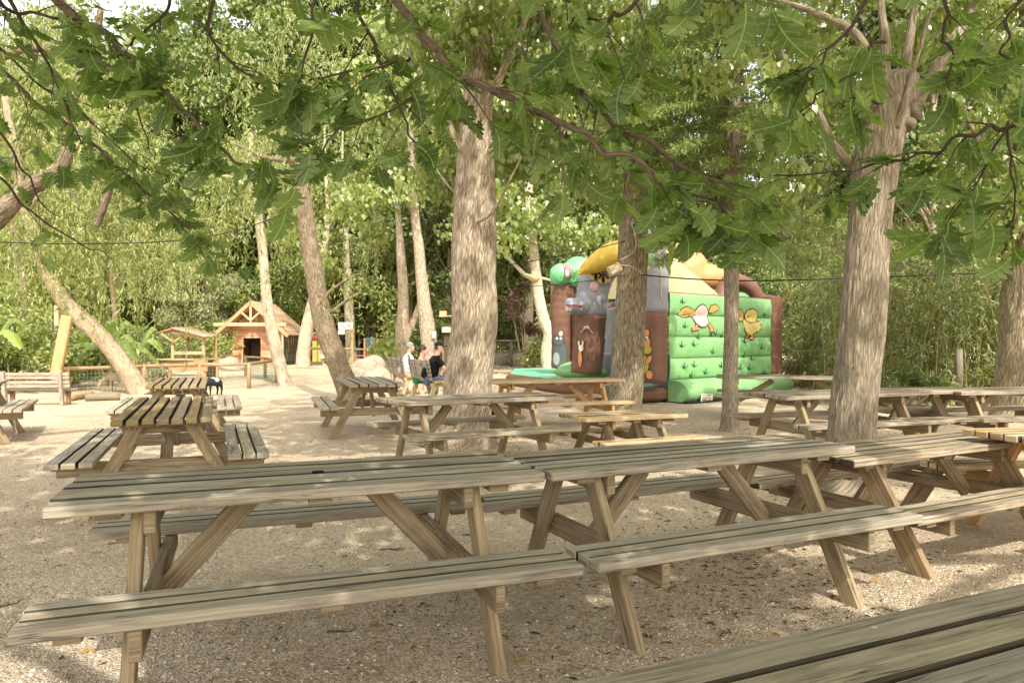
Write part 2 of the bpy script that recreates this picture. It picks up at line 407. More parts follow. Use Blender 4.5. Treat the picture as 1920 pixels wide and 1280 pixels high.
# ---------------------------------------------------------------- ground
def m_ground():
    t = NT('pale_gravel_ground'); o = t.obj()
    f = t.voro(o, 95.); f2 = t.voro(o, 170.); n0 = t.noise(o, .35, 4., .6); n1 = t.noise(o, 2.3, 5., .62); n2 = t.noise(o, 24., 4., .6); n3 = t.noise(o, 140., 2., .5)
    pebble = t.n('ShaderNodeSeparateColor'); t.l(f.outputs['Color'], pebble.inputs[0])
    base = t.ramp(n1, [(.28, (.47, .375, .25)), (.5, (.60, .50, .36)), (.75, (.70, .605, .46))])
    base = t.mix(.42, base, t.ramp(n0, [(.3, (.53, .41, .27)), (.65, (.72, .63, .49))]))
    grey = t.ramp(pebble.outputs[0], [(0, (.28, .22, .15)), (.3, (.52, .43, .305)), (.65, (.64, .545, .41)), (.9, (.74, .655, .525)), (1, (.82, .77, .68))])
    base = t.mix(.72, base, grey)
    base = t.mix(t.math('MULTIPLY', t.math('LESS_THAN', n2, .40), .42), base, (.2, .15, .1))
    base = t.mix(t.math('MULTIPLY', t.math('GREATER_THAN', n3, .66), .5), base, (.15, .115, .08))
    pt_ = t.noise(t.mapping(o, (1, 1.5, 1)), .9, 5., .6); pm = t.n('ShaderNodeMapRange'); t.val(pm.inputs[0], pt_); pm.inputs[1].default_value = .5; pm.inputs[2].default_value = .68; pm.inputs[4].default_value = .5
    base = t.mix(t.math('MULTIPLY', pm.outputs[0], t.math('ADD', .35, t.math('MULTIPLY', n2, 1.1))), base, (.27, .20, .135))
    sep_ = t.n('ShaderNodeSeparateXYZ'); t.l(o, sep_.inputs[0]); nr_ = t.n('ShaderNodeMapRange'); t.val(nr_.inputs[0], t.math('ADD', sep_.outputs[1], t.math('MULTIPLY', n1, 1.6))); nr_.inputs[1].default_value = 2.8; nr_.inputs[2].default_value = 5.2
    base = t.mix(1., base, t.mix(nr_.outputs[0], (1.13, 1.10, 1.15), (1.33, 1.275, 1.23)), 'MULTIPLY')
    h = t.math('ADD', t.math('MULTIPLY', f.outputs['Distance'], -.9), t.math('ADD', t.math('MULTIPLY', f2.outputs['Distance'], -.4), t.math('MULTIPLY', n2, .9)))
    t.bsdf(base, .95, .15, t.bump(h, 1., .02)); return t.m
GROUND = m_ground()
def ground_z(x, y):
    return .012*math.sin(x*1.7+.6*y)+.010*math.sin(y*2.3-x*.8+1)+.006*math.sin(x*5.1+y*4.3)
mb = MB()
xs = np.concatenate([[-300, -120, -60, -35, -22, -14], np.arange(-9, 9.01, .22), [14, 22, 35, 60, 120, 300]])
ys = np.concatenate([[-60, -25, -12, -5], np.arange(-1, 14.01, .22), [18, 24, 32, 45, 70, 130, 400]])
for y in ys:
    for x in xs:
        k = 1. if (-9 <= x <= 9 and -1 <= y <= 14) else 0.
        mb.v.append((x, y, ground_z(x, y)*k))
nx = len(xs)
for j in range(len(ys)-1):
    for i in range(nx-1):
        mb.face((j*nx+i, j*nx+i+1, (j+1)*nx+i+1, (j+1)*nx+i), [(xs[i], ys[j]), (xs[i+1], ys[j]), (xs[i+1], ys[j+1]), (xs[i], ys[j+1])])
gobj = tag(mb.build('ground', GROUND, smooth=True), kind='structure')

# loose pebbles and crumbs near the camera: nobody could count them
def m_pebble():
    t = NT('loose_pebble_stone'); isl = t.isl()
    t.bsdf(t.ramp(isl, [(0, (.2, .16, .11)), (.3, (.46, .38, .28)), (.6, (.6, .52, .4)), (.85, (.62, .55, .45)), (1, (.68, .63, .55))]), .9, .2); return t.m
N = 30000
yy = 1.7+rng.random(N)**1.7*7.5; xx = (rng.random(N)*2-1)*(yy*.75+.3)
sz = .003+rng.random(N)**2.5*.011
zz = np.array([ground_z(a, b) for a, b in zip(xx, yy)])
V = np.array([[1, 0, -.1], [-.45, .8, 0], [-.5, -.85, 0], [0, 0, .62], [.4, .5, .4], [.3, -.7, .3]])
F = [(0, 4, 3, 5), (4, 1, 3), (0, 1, 4), (1, 2, 3), (3, 2, 5), (5, 2, 0)]
pd = rdirs(N); pd[:, 2] *= .15
o = leaf_mesh('gravel', np.c_[xx, yy, zz+sz*.1], pd, np.tile([0, 0, 1.], (N, 1)), sz, (V, F, V[:, :2]), m_pebble())
tag(o, 'loose pale gravel pebbles strewn over the ground', 'gravel', kind='stuff')
# dark litter crumbs, twigs and bark bits
N = 2600
yy = 1.8+rng.random(N)**1.3*10; xx = (rng.random(N)*2-1)*(yy*.75+.3)
cl = np.array([math.sin(a*1.3+2)*math.cos(b*1.7)+.5*math.sin(a*3.1+b*2.2) for a, b in zip(xx, yy)])
for q_, sp_, k_ in [(G(1440, 1010), .5, 700), (G(1300, 1040), .4, 420), (G(1500, 1120), .35, 320), (G(1250, 1120), .3, 200), (P(872, HZ, 9.2), .5, 420), (P(1588, HZ, 6.3), .4, 320), (P(1170, HZ, 12.5), .45, 260), (P(1369, HZ, 10.9), .3, 160), (P(1925, HZ, 12), .7, 260), (G(700, 1140), .5, 160), (G(1040, 1180), .5, 200)]:
    xx = np.r_[xx, q_[0]+rng.normal(size=k_)*sp_]; yy = np.r_[yy, q_[1]+rng.normal(size=k_)*sp_]; cl = np.r_[cl, np.full(k_, 2.)]
N = len(xx)
ok = cl+rng.normal(size=N)*.5 > .15; xx = xx[ok]; yy = yy[ok]; N = len(xx)
zz = np.array([ground_z(a, b) for a, b in zip(xx, yy)])+.004
pd = rdirs(N); pd[:, 2] *= .08
nn = rng.normal(size=(N, 3))*.35+[0, 0, 1]
M_LIT = NT('dry_litter'); M_LIT.bsdf(M_LIT.ramp(M_LIT.isl(), [(0, (.05, .034, .02)), (.5, (.13, .088, .05)), (1, (.3, .21, .11))]), .9, .1)
o = leaf_mesh('leaf_litter', np.c_[xx, yy, zz], pd, nn, .012+rng.random(N)**3*.05, t_quad(.22, .1), M_LIT.m)
tag(o, 'brown crumbs of dry litter and bark scattered on the gravel', 'litter', kind='stuff')

# fallen leaves and twigs one can count
FALL = [m_leaf('fallen_leaf_%s' % a, c, .2, .6, True) for a, c in (('yellow', [(.5, .32, .08), (.55, .36, .1)]), ('tan', [(.46, .30, .13), (.52, .36, .17)]), ('brown', [(.25, .13, .05), (.3, .17, .07)]), ('pale', [(.56, .47, .33), (.6, .5, .36)]))]
leaf_px = [(722, 1180, 0, .1), (442, 1191, 1, .05), (1395, 1153, 3, .045), (1638, 1086, 0, .075), (1085, 1153, 0, .05), (1022, 1118, 0, .05), (1140, 1085, 1, .05), (1347, 1136, 0, .04), (1322, 1210, 0, .05), (1075, 1240, 1, .07), (1100, 1264, 1, .06), (985, 1246, 1, .06), (587, 1158, 1, .05), (190, 1033, 0, .06), (103, 1060, 2, .04), (514, 1000, 0, .06), (60, 1172, 0, .04), (152, 1218, 0, .06), (232, 1212, 0, .09), (1470, 1190, 1, .04), (1545, 1162, 2, .04), (1175, 1205, 2, .05), (880, 1030, 0, .05), (512, 829, 0, .07), (578, 838, 1, .06), (812, 1140, 2, .04), (1262, 1110, 1, .04), (1375, 1040, 2, .05), (1488, 1062, 2, .05), (1232, 1178, 1, .03), (905, 1180, 2, .04), (668, 1230, 2, .03), (1585, 958, 0, .05), (1415, 960, 2, .05), (640, 1045, 2, .05), (318, 1052, 2, .05)]
OAK = t_oak(); 
for k, (px, py, c, s) in enumerate(leaf_px):
    p = G(px, py); p[2] = ground_z(p[0], p[1])+.006
    a = random.random()*6.28
    o = leaf_mesh('fallen_leaf', np.zeros((1, 3)), np.array([[math.cos(a), math.sin(a), .05]]), np.array([[random.uniform(-.3, .3), random.uniform(-.3, .3), 1]]), np.array([s]), OAK, FALL[c])
    o.location = p
    tag(o, '%s dry fallen leaf lying on the gravel' % ('yellow', 'tan', 'brown', 'pale')[c], 'leaf', 'fallen leaves on the gravel')
TWIG = m_plain('dry_twig', (.12, .085, .055), .9, .1, .3, 30)
for k, (px, py, ln, a) in enumerate([(235, 1018, .2, .5), (735, 1033, .16, .1), (640, 1186, .13, .2), (1480, 1000, .18, -.6), (1360, 1190, .1, .9), (10, 1130, .2, 1.2), (880, 1008, .12, 2.8), (1250, 1100, .14, .3), (300, 1010, .12, .2)]):
    p = G(px, py); m = MB(); d = np.array([math.cos(a), math.sin(a), 0]); e = np.array([-d[1], d[0], 0])
    m.tube([-d*ln/2, -d*.1*ln+e*ln*.06, d*ln*.2-e*.02, d*ln/2+e*.015], [.004, .0045, .0035, .002], 5)
    m.tube([d*.05*ln, d*.2*ln+e*ln*.2], [.003, .0015], 4)
    o = m.build('twig', TWIG); o.location = (p[0], p[1], ground_z(p[0], p[1])+.006)
    tag(o, 'thin dry brown twig lying on the gravel', 'twig', 'dry twigs on the gravel')

# ---------------------------------------------------------------- picnic tables
def picnic_table(label, x, y, th, L=1.9, W=.66, B=.6, wb=.27, k=1., planks=6, gap=.0145, top=W_TOP, leg=W_LEG, seat=None, seatp=3, thick=.042, hole=False, sag=0., group='timber picnic tables', bolts=None, legw=.095, split=False):
    bolts = y < 7 if bolts is None else bolts
    root = thing('picnic_table', label, 'picnic table', (x, y, 0), th, group)
    H = .75*k; Hs = .46*k; seat = seat or top
    ins = .29; foot = .575*B/.6
    pw = (W-gap*(planks-1))/planks
    m = MB()
    for i in range(planks):
        yc = -W/2+pw/2+i*(pw+gap); j = random.uniform(-.008, .008); jz = random.uniform(-.0025, .0025)
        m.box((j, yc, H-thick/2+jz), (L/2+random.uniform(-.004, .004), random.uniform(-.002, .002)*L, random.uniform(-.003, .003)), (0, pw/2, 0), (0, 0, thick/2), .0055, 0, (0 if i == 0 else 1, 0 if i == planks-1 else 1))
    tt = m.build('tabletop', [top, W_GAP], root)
    for xx in (-L/2+.2, 0, L/2-.2):
        bt = MB(); bt.abox(xx-.045, xx+.045, -W/2+.04, W/2-.04, H-thick-.03, H-thick-.0035, .004, 0, 'y'); bt.build('batten', leg, tt)
    if hole:
        hm = MB(); hm.tube([(0.02, .02, H-.02), (.02, .02, H+.0035)], .026, 16); hm.build('parasol_hole', m_plain('dark_hole', (.012, .01, .008), .9, .1), tt)
    sg_ = gap*.75; sw = (wb-sg_*(seatp-1))/seatp
    for sy in (-1, 1):
        m = MB()
        for i in range(seatp):
            yc = sy*B-wb/2+sw/2+i*(sw+sg_); j = random.uniform(-.006, .006)
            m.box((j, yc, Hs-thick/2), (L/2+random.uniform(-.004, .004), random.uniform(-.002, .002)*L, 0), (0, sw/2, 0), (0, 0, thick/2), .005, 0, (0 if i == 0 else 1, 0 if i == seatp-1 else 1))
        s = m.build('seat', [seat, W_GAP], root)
        for xx in (-L/2+.15, 0, L/2-.15):
            b2 = MB(); b2.abox(xx-.04, xx+.04, sy*B-wb/2+.02, sy*B+wb/2-.02, Hs-thick-.025, Hs-thick-.003, .003, 0, 'y'); b2.build('batten', leg, s)
    for sx in (-1, 1):
        xe = sx*(L/2-ins)
        # horizontal seat support, chamfered ends
        m = MB(); z1 = Hs-thick-.028 if False else Hs-thick-.004; z0 = z1-.105*k
        e = B+wb/2-.02
        m.box((xe-sx*.047, 0, (z0+z1)/2), (0, e, 0), (.021, 0, 0), (0, 0, (z1-z0)/2), .005)
        m.build('seat_support', leg, root)
        m = MB(); z1 = H-thick-.004; m.box((xe-sx*.047, 0, z1-.045), (0, W/2-.04, 0), (.021, 0, 0), (0, 0, .045), .005)
        m.build('top_support', leg, root)
        for sy in (-1, 1):
            m = MB()
            yt = sy*.17*W/.66; yf = sy*foot; zt = H-thick-.006; zb = -.03
            ang = math.atan2(zt-zb, abs(yf-yt)); hw = legw/2/math.sin(ang)
            b = len(m.v); t2 = .0225
            for (yc, z) in ((yf, zb), (yt, zt)):
                for dx, dy in ((-1, -1), (1, -1), (1, 1), (-1, 1)): m.v.append((xe+dx*t2, yc+dy*hw, z))
            u0, v0 = random.random()*20, random.random()*20; Lg = math.hypot(zt-zb, yf-yt)
            for q in range(4):
                q2 = (q+1) % 4; w = legw if q % 2 else 2*t2
                m.face((q, q2, 4+q2, 4+q), [(u0, v0+q), (u0, v0+q+w), (u0+Lg, v0+q+w), (u0+Lg, v0+q)])
            m.face((3, 2, 1, 0), [(u0, v0)]*4); m.face((4, 5, 6, 7), [(u0, v0)]*4)
            lo = m.build('leg', leg, root)
            mod = lo.modifiers.new('edge', 'BEVEL'); mod.width = .004; mod.segments = 1
            if bolts:
                for zz in (Hs-thick-.055*k, H-thick-.05):
                    f = (zz-zb)/(zt-zb); yc = yf+(yt-yf)*f
                    bb = MB(); bb.ball((xe+sx*.0235, yc, zz), (.007, .012, .012), 10, 6); bb.build('bolt', IRON, lo)
        # diagonal brace from the seat support up to the middle of the top
        m = MB(); m.board((xe-sx*.075, 0, Hs-thick-.1*k), (sx*(L*.135), 0, H-thick-.036), .09, .042, (0, 1, 0) if split else (sx, 0, 1.2), .005)
        m.build('brace', leg, root)
    return root
TABLE_NEAR = picnic_table('large grey-green picnic table cropped by the bottom right corner, nearest the camera', .757, 1.178, .43, 1.9, .68, top=W_TOP, thick=.045, gap=.014)
picnic_table('weathered grey-green picnic table with a parasol hole, in the left foreground', -.866, 3.21, .353, 1.90, .70, .607, .26, hole=True)
picnic_table('weathered grey-green picnic table in the centre foreground, right of the parasol-hole one', .90, 3.893, .44, 1.89, .60, .56, .265, top=W_TOP)
T_CHAR = picnic_table('worn dappled picnic table with dark charred board ends before the pollard trunk', 2.66, 4.88, .49, 1.92, .55, .54, .24, .86, planks=5, top=W_WORN, leg=W_BROWNLEG, legw=.125)
for ch_ in T_CHAR.children:
    if ch_.name.startswith(('tabletop', 'seat')) and len(ch_.data.materials) > 1:
        for p_ in ch_.data.polygons:
            if p_.normal.x < -.6: p_.material_index = 1
picnic_table('long dark grey picnic table standing right in front of the thick central trunk', -.43, 7.651, .47, 1.8, .74, .60, .26, .99, top=W_GRY)
picnic_table('new orange pine picnic table beside the green inflatable mat', .591, 10.91, .281, 2.02, .64, .612, .256, top=W_PALE, leg=W_FRESH)
picnic_table('small low picnic table for children, just behind the centre foreground table', 1.194, 7.934, .392, 1.22, .66, .56, .22, .72, top=W_PALE, leg=W_LEG, seatp=2)
picnic_table('grey picnic table right under the painted side of the bouncy castle', 4.72, 12.3, -.28, 2.5, .66, .62, .25, .97, top=W_GRY)
picnic_table('dappled grey picnic table crossing in front of the slender straight trunk', 3.72, 8.45, .34, 2.0, .72, .58, .22, .98, top=W_GRY)
picnic_table('picnic table between the tall thick trunk and the bamboo, sunlit bench in front', 4.95, 8.95, .2, 1.55, .64, .58, .24, .98, top=W_GRY)
picnic_table('sunlit picnic table against the trunk at the right picture edge', 6.18, 9.1, .2, 2.1, .7, .55, .22, .97, top=W_GRY)
picnic_table('orange-brown picnic table cut off by the right picture edge behind the charred one', 4.10, 4.90, .2, 1.95, .66, .6, .25, .97, top=W_PALE, leg=W_FRESH)
picnic_table('seven-plank brown picnic table seen end-on on the left, wide gaps between its boards', -2.999, 6.47, 1.956, 2.30, .68, .60, .30, 1., 7, .02, top=W_BRN, leg=W_LEG, seat=W_TOP, split=True)
picnic_table('farther seven-plank picnic table in front of the log fence, behind the brown end-on one', -4.69, 10.405, 1.949, 2.28, .70, .64, .31, 1., 7, .02, top=W_BRN, leg=W_LEG, seat=W_TOP, split=True)
picnic_table('picnic table cut off by the left picture edge, only one bench end in view', -7.22, 9.75, 2.05, 1.9, .66, .56, .30, 1., 6, .012, top=W_TOP, leg=W_LEG)
picnic_table('dark six-plank picnic table seen end-on beside the leaning trunk at the path', -2.089, 10.655, 1.893, 2.05, .72, .613, .24, 1., 6, .016, top=W_TOP, leg=W_LEG, seatp=2)
# ---------------------------------------------------------------- bark and leaf materials
B_BROWN = m_bark('ridged_brown_bark', (.60, .50, .385), (.19, .145, .10), 10, 1.7, (.3, .28, .17), .2, soft=.1)
B_GREY = m_bark('fissured_grey_bark', (.46, .385, .27), (.13, .095, .06), 11, 1.6, (.24, .25, .14), .2, .025, soft=.12)
B_FINE = m_bark('fine_ribbed_bark', (.42, .36, .275), (.15, .118, .082), 15, 1.8, (.27, .25, .14), .25, .018, soft=.12)
B_PALE = m_bark('pale_smooth_bark', (.62, .55, .43), (.36, .29, .20), 4, 2.5, (.3, .24, .16), .5, .008)
B_LEAN = m_bark('leaning_grey_brown_bark', (.47, .37, .26), (.17, .12, .075), 10, 1.6, (.55, .47, .34), .3, .025)
B_LEAN2 = m_bark('dark_leaning_bark', (.34, .27, .185), (.10, .072, .048), 12, 2., (.46, .38, .28), .25, .025, soft=.1)
B_DIM = m_bark('shaded_bark', (.24, .19, .13), (.09, .065, .04), 10, 2., None, 0, .02)
B_TWIG = m_plain('dark_oak_twig', (.075, .055, .04), .9, .15, .35, 14)
B_LIMB = m_bark('oak_limb_bark', (.20, .155, .11), (.07, .05, .034), 20, 5, None, 0, .004)
L_OAK = m_leaf('oak_leaf', [(.06, .11, .03), (.11, .18, .045), (.16, .25, .065), (.22, .32, .09), (.33, .42, .14)], .5, .5, True, (1.25, 1.4, .6), .03)
L_CANOPY = m_leaf('oak_canopy_leaf', [(.16, .23, .07), (.22, .30, .10), (.3, .38, .14)], .55, .5, False, (1.25, 1.25, .7), .02)
L_SUNNY = m_leaf('sunlit_yellow_green_leaf', [(0.156, 0.224, 0.039), (0.222, 0.302, 0.062), (0.297, 0.361, 0.085), (0.380, 0.419, 0.124)], .42, .5)
L_GREEN = m_leaf('mid_green_leaf', [(0.091, 0.146, 0.027), (0.137, 0.206, 0.042), (0.198, 0.266, 0.059), (0.274, 0.326, 0.090)], .42, .5)
L_WILLOW = m_leaf('willow_leaf', [(0.181, 0.237, 0.053), (0.256, 0.314, 0.075), (0.330, 0.380, 0.105), (0.396, 0.428, 0.150)], .42, .5)
L_SILVER = m_leaf('silvery_leaf', [(0.208, 0.244, 0.106), (0.311, 0.347, 0.163), (0.432, 0.449, 0.245), (0.502, 0.505, 0.294)], .35, .5)
L_DARK = m_leaf('dark_green_leaf', [(0.080, 0.131, 0.033), (0.135, 0.207, 0.051), (0.225, 0.304, 0.073), (0.450, 0.500, 0.146)], .35, .5)
L_CEDAR = m_leaf('cedar_needles', [(0.170, 0.235, 0.085), (0.273, 0.369, 0.134), (0.376, 0.480, 0.174), (0.512, 0.602, 0.221)], .2, .6, False, (1.1, 1.1, .7), .02)
L_POPLAR = m_leaf('poplar_leaf', [(0.146, 0.222, 0.039), (0.215, 0.300, 0.054), (0.292, 0.367, 0.077), (0.395, 0.446, 0.123)], .48, .4, False, (1.25, 1.3, .55), .08)
L_BAMBOO = m_leaf('bamboo_leaf', [(0.070, 0.107, 0.022), (0.132, 0.182, 0.036), (0.200, 0.250, 0.054), (0.277, 0.302, 0.079)], .38, .5)
L_BANANA = m_leaf('banana_leaf', [(.22, .34, .07), (.30, .42, .10), (.40, .5, .16)], .45, .4)
L_PLUM = m_leaf('purple_plum_leaf', [(.14, .07, .055), (.22, .12, .09), (.32, .2, .14)], .3, .5)

def trunk_disp(seed, amp, nu, nv):
    """vertical bark ridges plus lumps"""
    a = Noise2(seed, nu, nv); b = Noise2(seed+1, 5, 9); c = Noise2(seed+2, nu*2, nv*3)
    def f(ang, L):
        u = ang/6.2832+.012*math.sin(L*5); v = np.full_like(ang, L/7.)
        r = 1-np.abs(a(u, v))*2
        return amp*(r*.8+.35*c(u, v))+amp*1.6*b(u, v)
    return f
def limb(mb, pts, r0, r1, n=10, k=24, m=0, disp=None, vs=1., cap=True, wob=0.):
    q = spline(pts, k)
    if wob:
        q[1:-1] += rng.normal(size=(k-2, 3))*wob
    mb.tube(q, np.linspace(r0, r1, k), n, m, cap, disp, vs)
    return q
def pxpath(pts, d):
    return [P(a, b, d if len(c) == 0 else c[0]) for a, b, *c in pts]
def trunk(parent, pts, radii, mat, seed, amp=.012, nu=36, nv=30, n=48, k=90, name='trunk', flare=0.):
    """pts in world coordinates, radii per control point"""
    q = spline(np.c_[np.array(pts), np.array(radii)], k)
    if flare:
        q[:, 3] *= 1+flare*np.exp(-(q[:, 2]-q[0, 2])/.16)
    td_ = trunk_disp(seed, amp, nu, nv); r0_ = radii[0]; ph_ = seed*1.7
    dsp = (lambda a_, L_: td_(a_, L_)+r0_*flare*1.6*math.exp(-L_/.22)*np.maximum(-.2, .25+.55*np.cos(5*a_+ph_)+.35*np.cos(3*a_+ph_*2))) if flare else td_
    m = MB(); m.tube(q[:, :3], np.maximum(q[:, 3], .004), n, 0, True, dsp)
    o = m.build(name, mat, parent, True, fix=False)
    return o
def set_local(root, *objs):
    """children were built in world coordinates: shift the data to the root"""
    M = Matrix.Translation(Vector(root.location)).inverted()
    for o in objs:
        if o.data.users <= 1 or True: o.data.transform(M)

def crown_points(centres, rad, n, g, shell=.55):
    """leaf positions scattered in clumps; returns points and outward dirs"""
    centres = np.asarray(centres); k = g.integers(0, len(centres), n)
    r = np.broadcast_to(np.asarray(rad), (len(centres),))[k]
    d = rdirs(n, g); rr = (shell+(1-shell)*g.random(n))*g.random(n)**.18
    return centres[k]+d*(r*rr)[:, None]*np.array([1, 1, .7]), d
def twiggy(mb, o0, centres, r0, g, n=5, seg=7, frac=1., rt=.006):
    for c in centres:
        if g.random() > frac: continue
        c = np.asarray(c); o0 = np.asarray(o0); mid = (o0+c)/2+g.normal(size=3)*np.linalg.norm(c-o0)*.09+[0, 0, .06*np.linalg.norm(c-o0)]
        mb.tube(spline([o0, mid, c], seg), np.linspace(r0, rt, seg), n)

# ---------------------------------------------------------------- background tree prototypes (unit built about their own base)
def clump_set(g, n, z0, z1, rad, squash=1., top=.5):
    out = []
    while len(out) < n:
        p = g.random(3)*2-1
        if p@p > 1: continue
        h = (p[2]+1)/2
        rr = rad*(1-top*max(0, h-.55)/.45)*(.55+.45*min(1, h/.25))
        out.append((p[0]*rr, p[1]*rr*squash, z0+(z1-z0)*h))
    return np.array(out)
def proto_broad(seed, H, rad, z0, nclump, nleaf, ls, lmat, bmat, tmpl, r0=.22, clr=1.1, lean=0.):
    g = np.random.default_rng(seed)
    cl = clump_set(g, nclump, z0, H-.6, rad)
    tm = MB()
    pts = [(0, 0, -.1), (g.normal()*.1, g.normal()*.1, H*.25), (g.normal()*.25+lean, g.normal()*.2, H*.5), (g.normal()*.3+lean*1.5, g.normal()*.3, H*.78), (lean*1.6, 0, H*.93)]
    q = limb(tm, pts, r0, .03, 10, 30, disp=trunk_disp(seed, .012, 12, 14))
    for c in cl[::2]:
        f = min(.92, max(.12, (c[2]/H)*.8-.08)); o0 = q[int(f*29)]
        twiggy(tm, o0, [c], r0*.32*(1.05-f), g, 5, 7)
    pt, d = crown_points(cl, clr*(.6+.7*g.random(nclump)), nleaf, g)
    dirs = unit(rdirs(nleaf, g)*.8+[0, 0, -.55]); nrm = unit(rdirs(nleaf, g)*.7+d*.5+[0, 0, .7])
    return tm, (pt, dirs, nrm, ls*(.65+.7*g.random(nleaf)), tmpl, lmat), bmat
def proto_willow(seed, H, rad, nstrand, per, ls, lmat, bmat, z0=2.):
    g = np.random.default_rng(seed)
    tm = MB(); q = limb(tm, [(0, 0, -.1), (.2, 0, H*.2), (-.1, .2, H*.45), (.3, 0, H*.7)], .24, .08, 10, 24, disp=trunk_disp(seed, .012, 12, 14))
    P_, D_, N_ = [], [], []
    heads = clump_set(g, 26, H*.45, H, rad)
    for c in heads: twiggy(tm, q[int(g.integers(9, 23))], [c], .07, g, 5, 7)
    for i in range(nstrand):
        c = heads[g.integers(0, 26)]; o0 = c+g.normal(size=3)*[.8, .8, .45]
        out = unit(np.array([c[0], c[1], 0])+g.normal(size=3)*[.8, .8, 0]); L = 1.2+g.random()*min(4.2, max(.6, o0[2]-z0))
        s = np.sort(g.random(per)); x = o0+out*(s*.7)[:, None]+np.c_[np.zeros(per), np.zeros(per), .35*np.sin(s*2.2)-s**1.4*L]
        P_.append(x+g.normal(size=(per, 3))*.05); D_.append(unit(g.normal(size=(per, 3))*.55+[0, 0, -1.])); N_.append(unit(g.normal(size=(per, 3))+out*.6))
    pt = np.vstack(P_)
    return tm, (pt, np.vstack(D_), np.vstack(N_), ls*(.7+.6*g.random(len(pt))), t_lance(.24), lmat), bmat
def finish(tree, root_args):
    tm, (pt, dirs, nrm, sz, tmpl, lmat), bmat = tree
    r = thing(*root_args)
    tm.build('trunk', bmat, r, True, fix=False)
    leaf_mesh('crown', pt, dirs, nrm, sz, tmpl, lmat, r)
    return r
FAST = 1.0
PROTO = {}
def get_proto(kind):
    return dict(
        poplar=lambda: proto_broad(31, 19, 3.4, 3.5, 110, 30000, .21, L_GREEN, B_PALE, t_quad(.75), .24, 1.15),
        tall=lambda: proto_broad(31, 19, 3.4, 3.5, 110, 30000, .21, L_GREEN, B_DIM, t_quad(.75), .2, 1.15),
        sunny=lambda: proto_broad(32, 15, 4.2, 1.2, 110, 30000, .21, L_SUNNY, B_LEAN, t_quad(.6), .22, 1.15),
        round=lambda: proto_broad(33, 9, 3.8, .6, 80, 24000, .19, L_GREEN, B_GREY, t_quad(.7), .18, 1.1),
        silver=lambda: proto_broad(34, 8, 3.2, .6, 80, 22000, .17, L_SILVER, B_PALE, t_quad(.5), .15, 1.0),
        dark=lambda: proto_broad(35, 11, 3.6, .1, 90, 24000, .20, L_DARK, B_GREY, t_quad(.6), .2, 1.1),
        willow=lambda: proto_willow(36, 14, 4.2, 800, 34, .20, L_WILLOW, B_LEAN),
        pine=lambda: proto_broad(37, 15, 2.8, 4, 80, 26000, .24, L_WILLOW, B_LEAN, t_lance(.12), .2, .9),
    )[kind]()
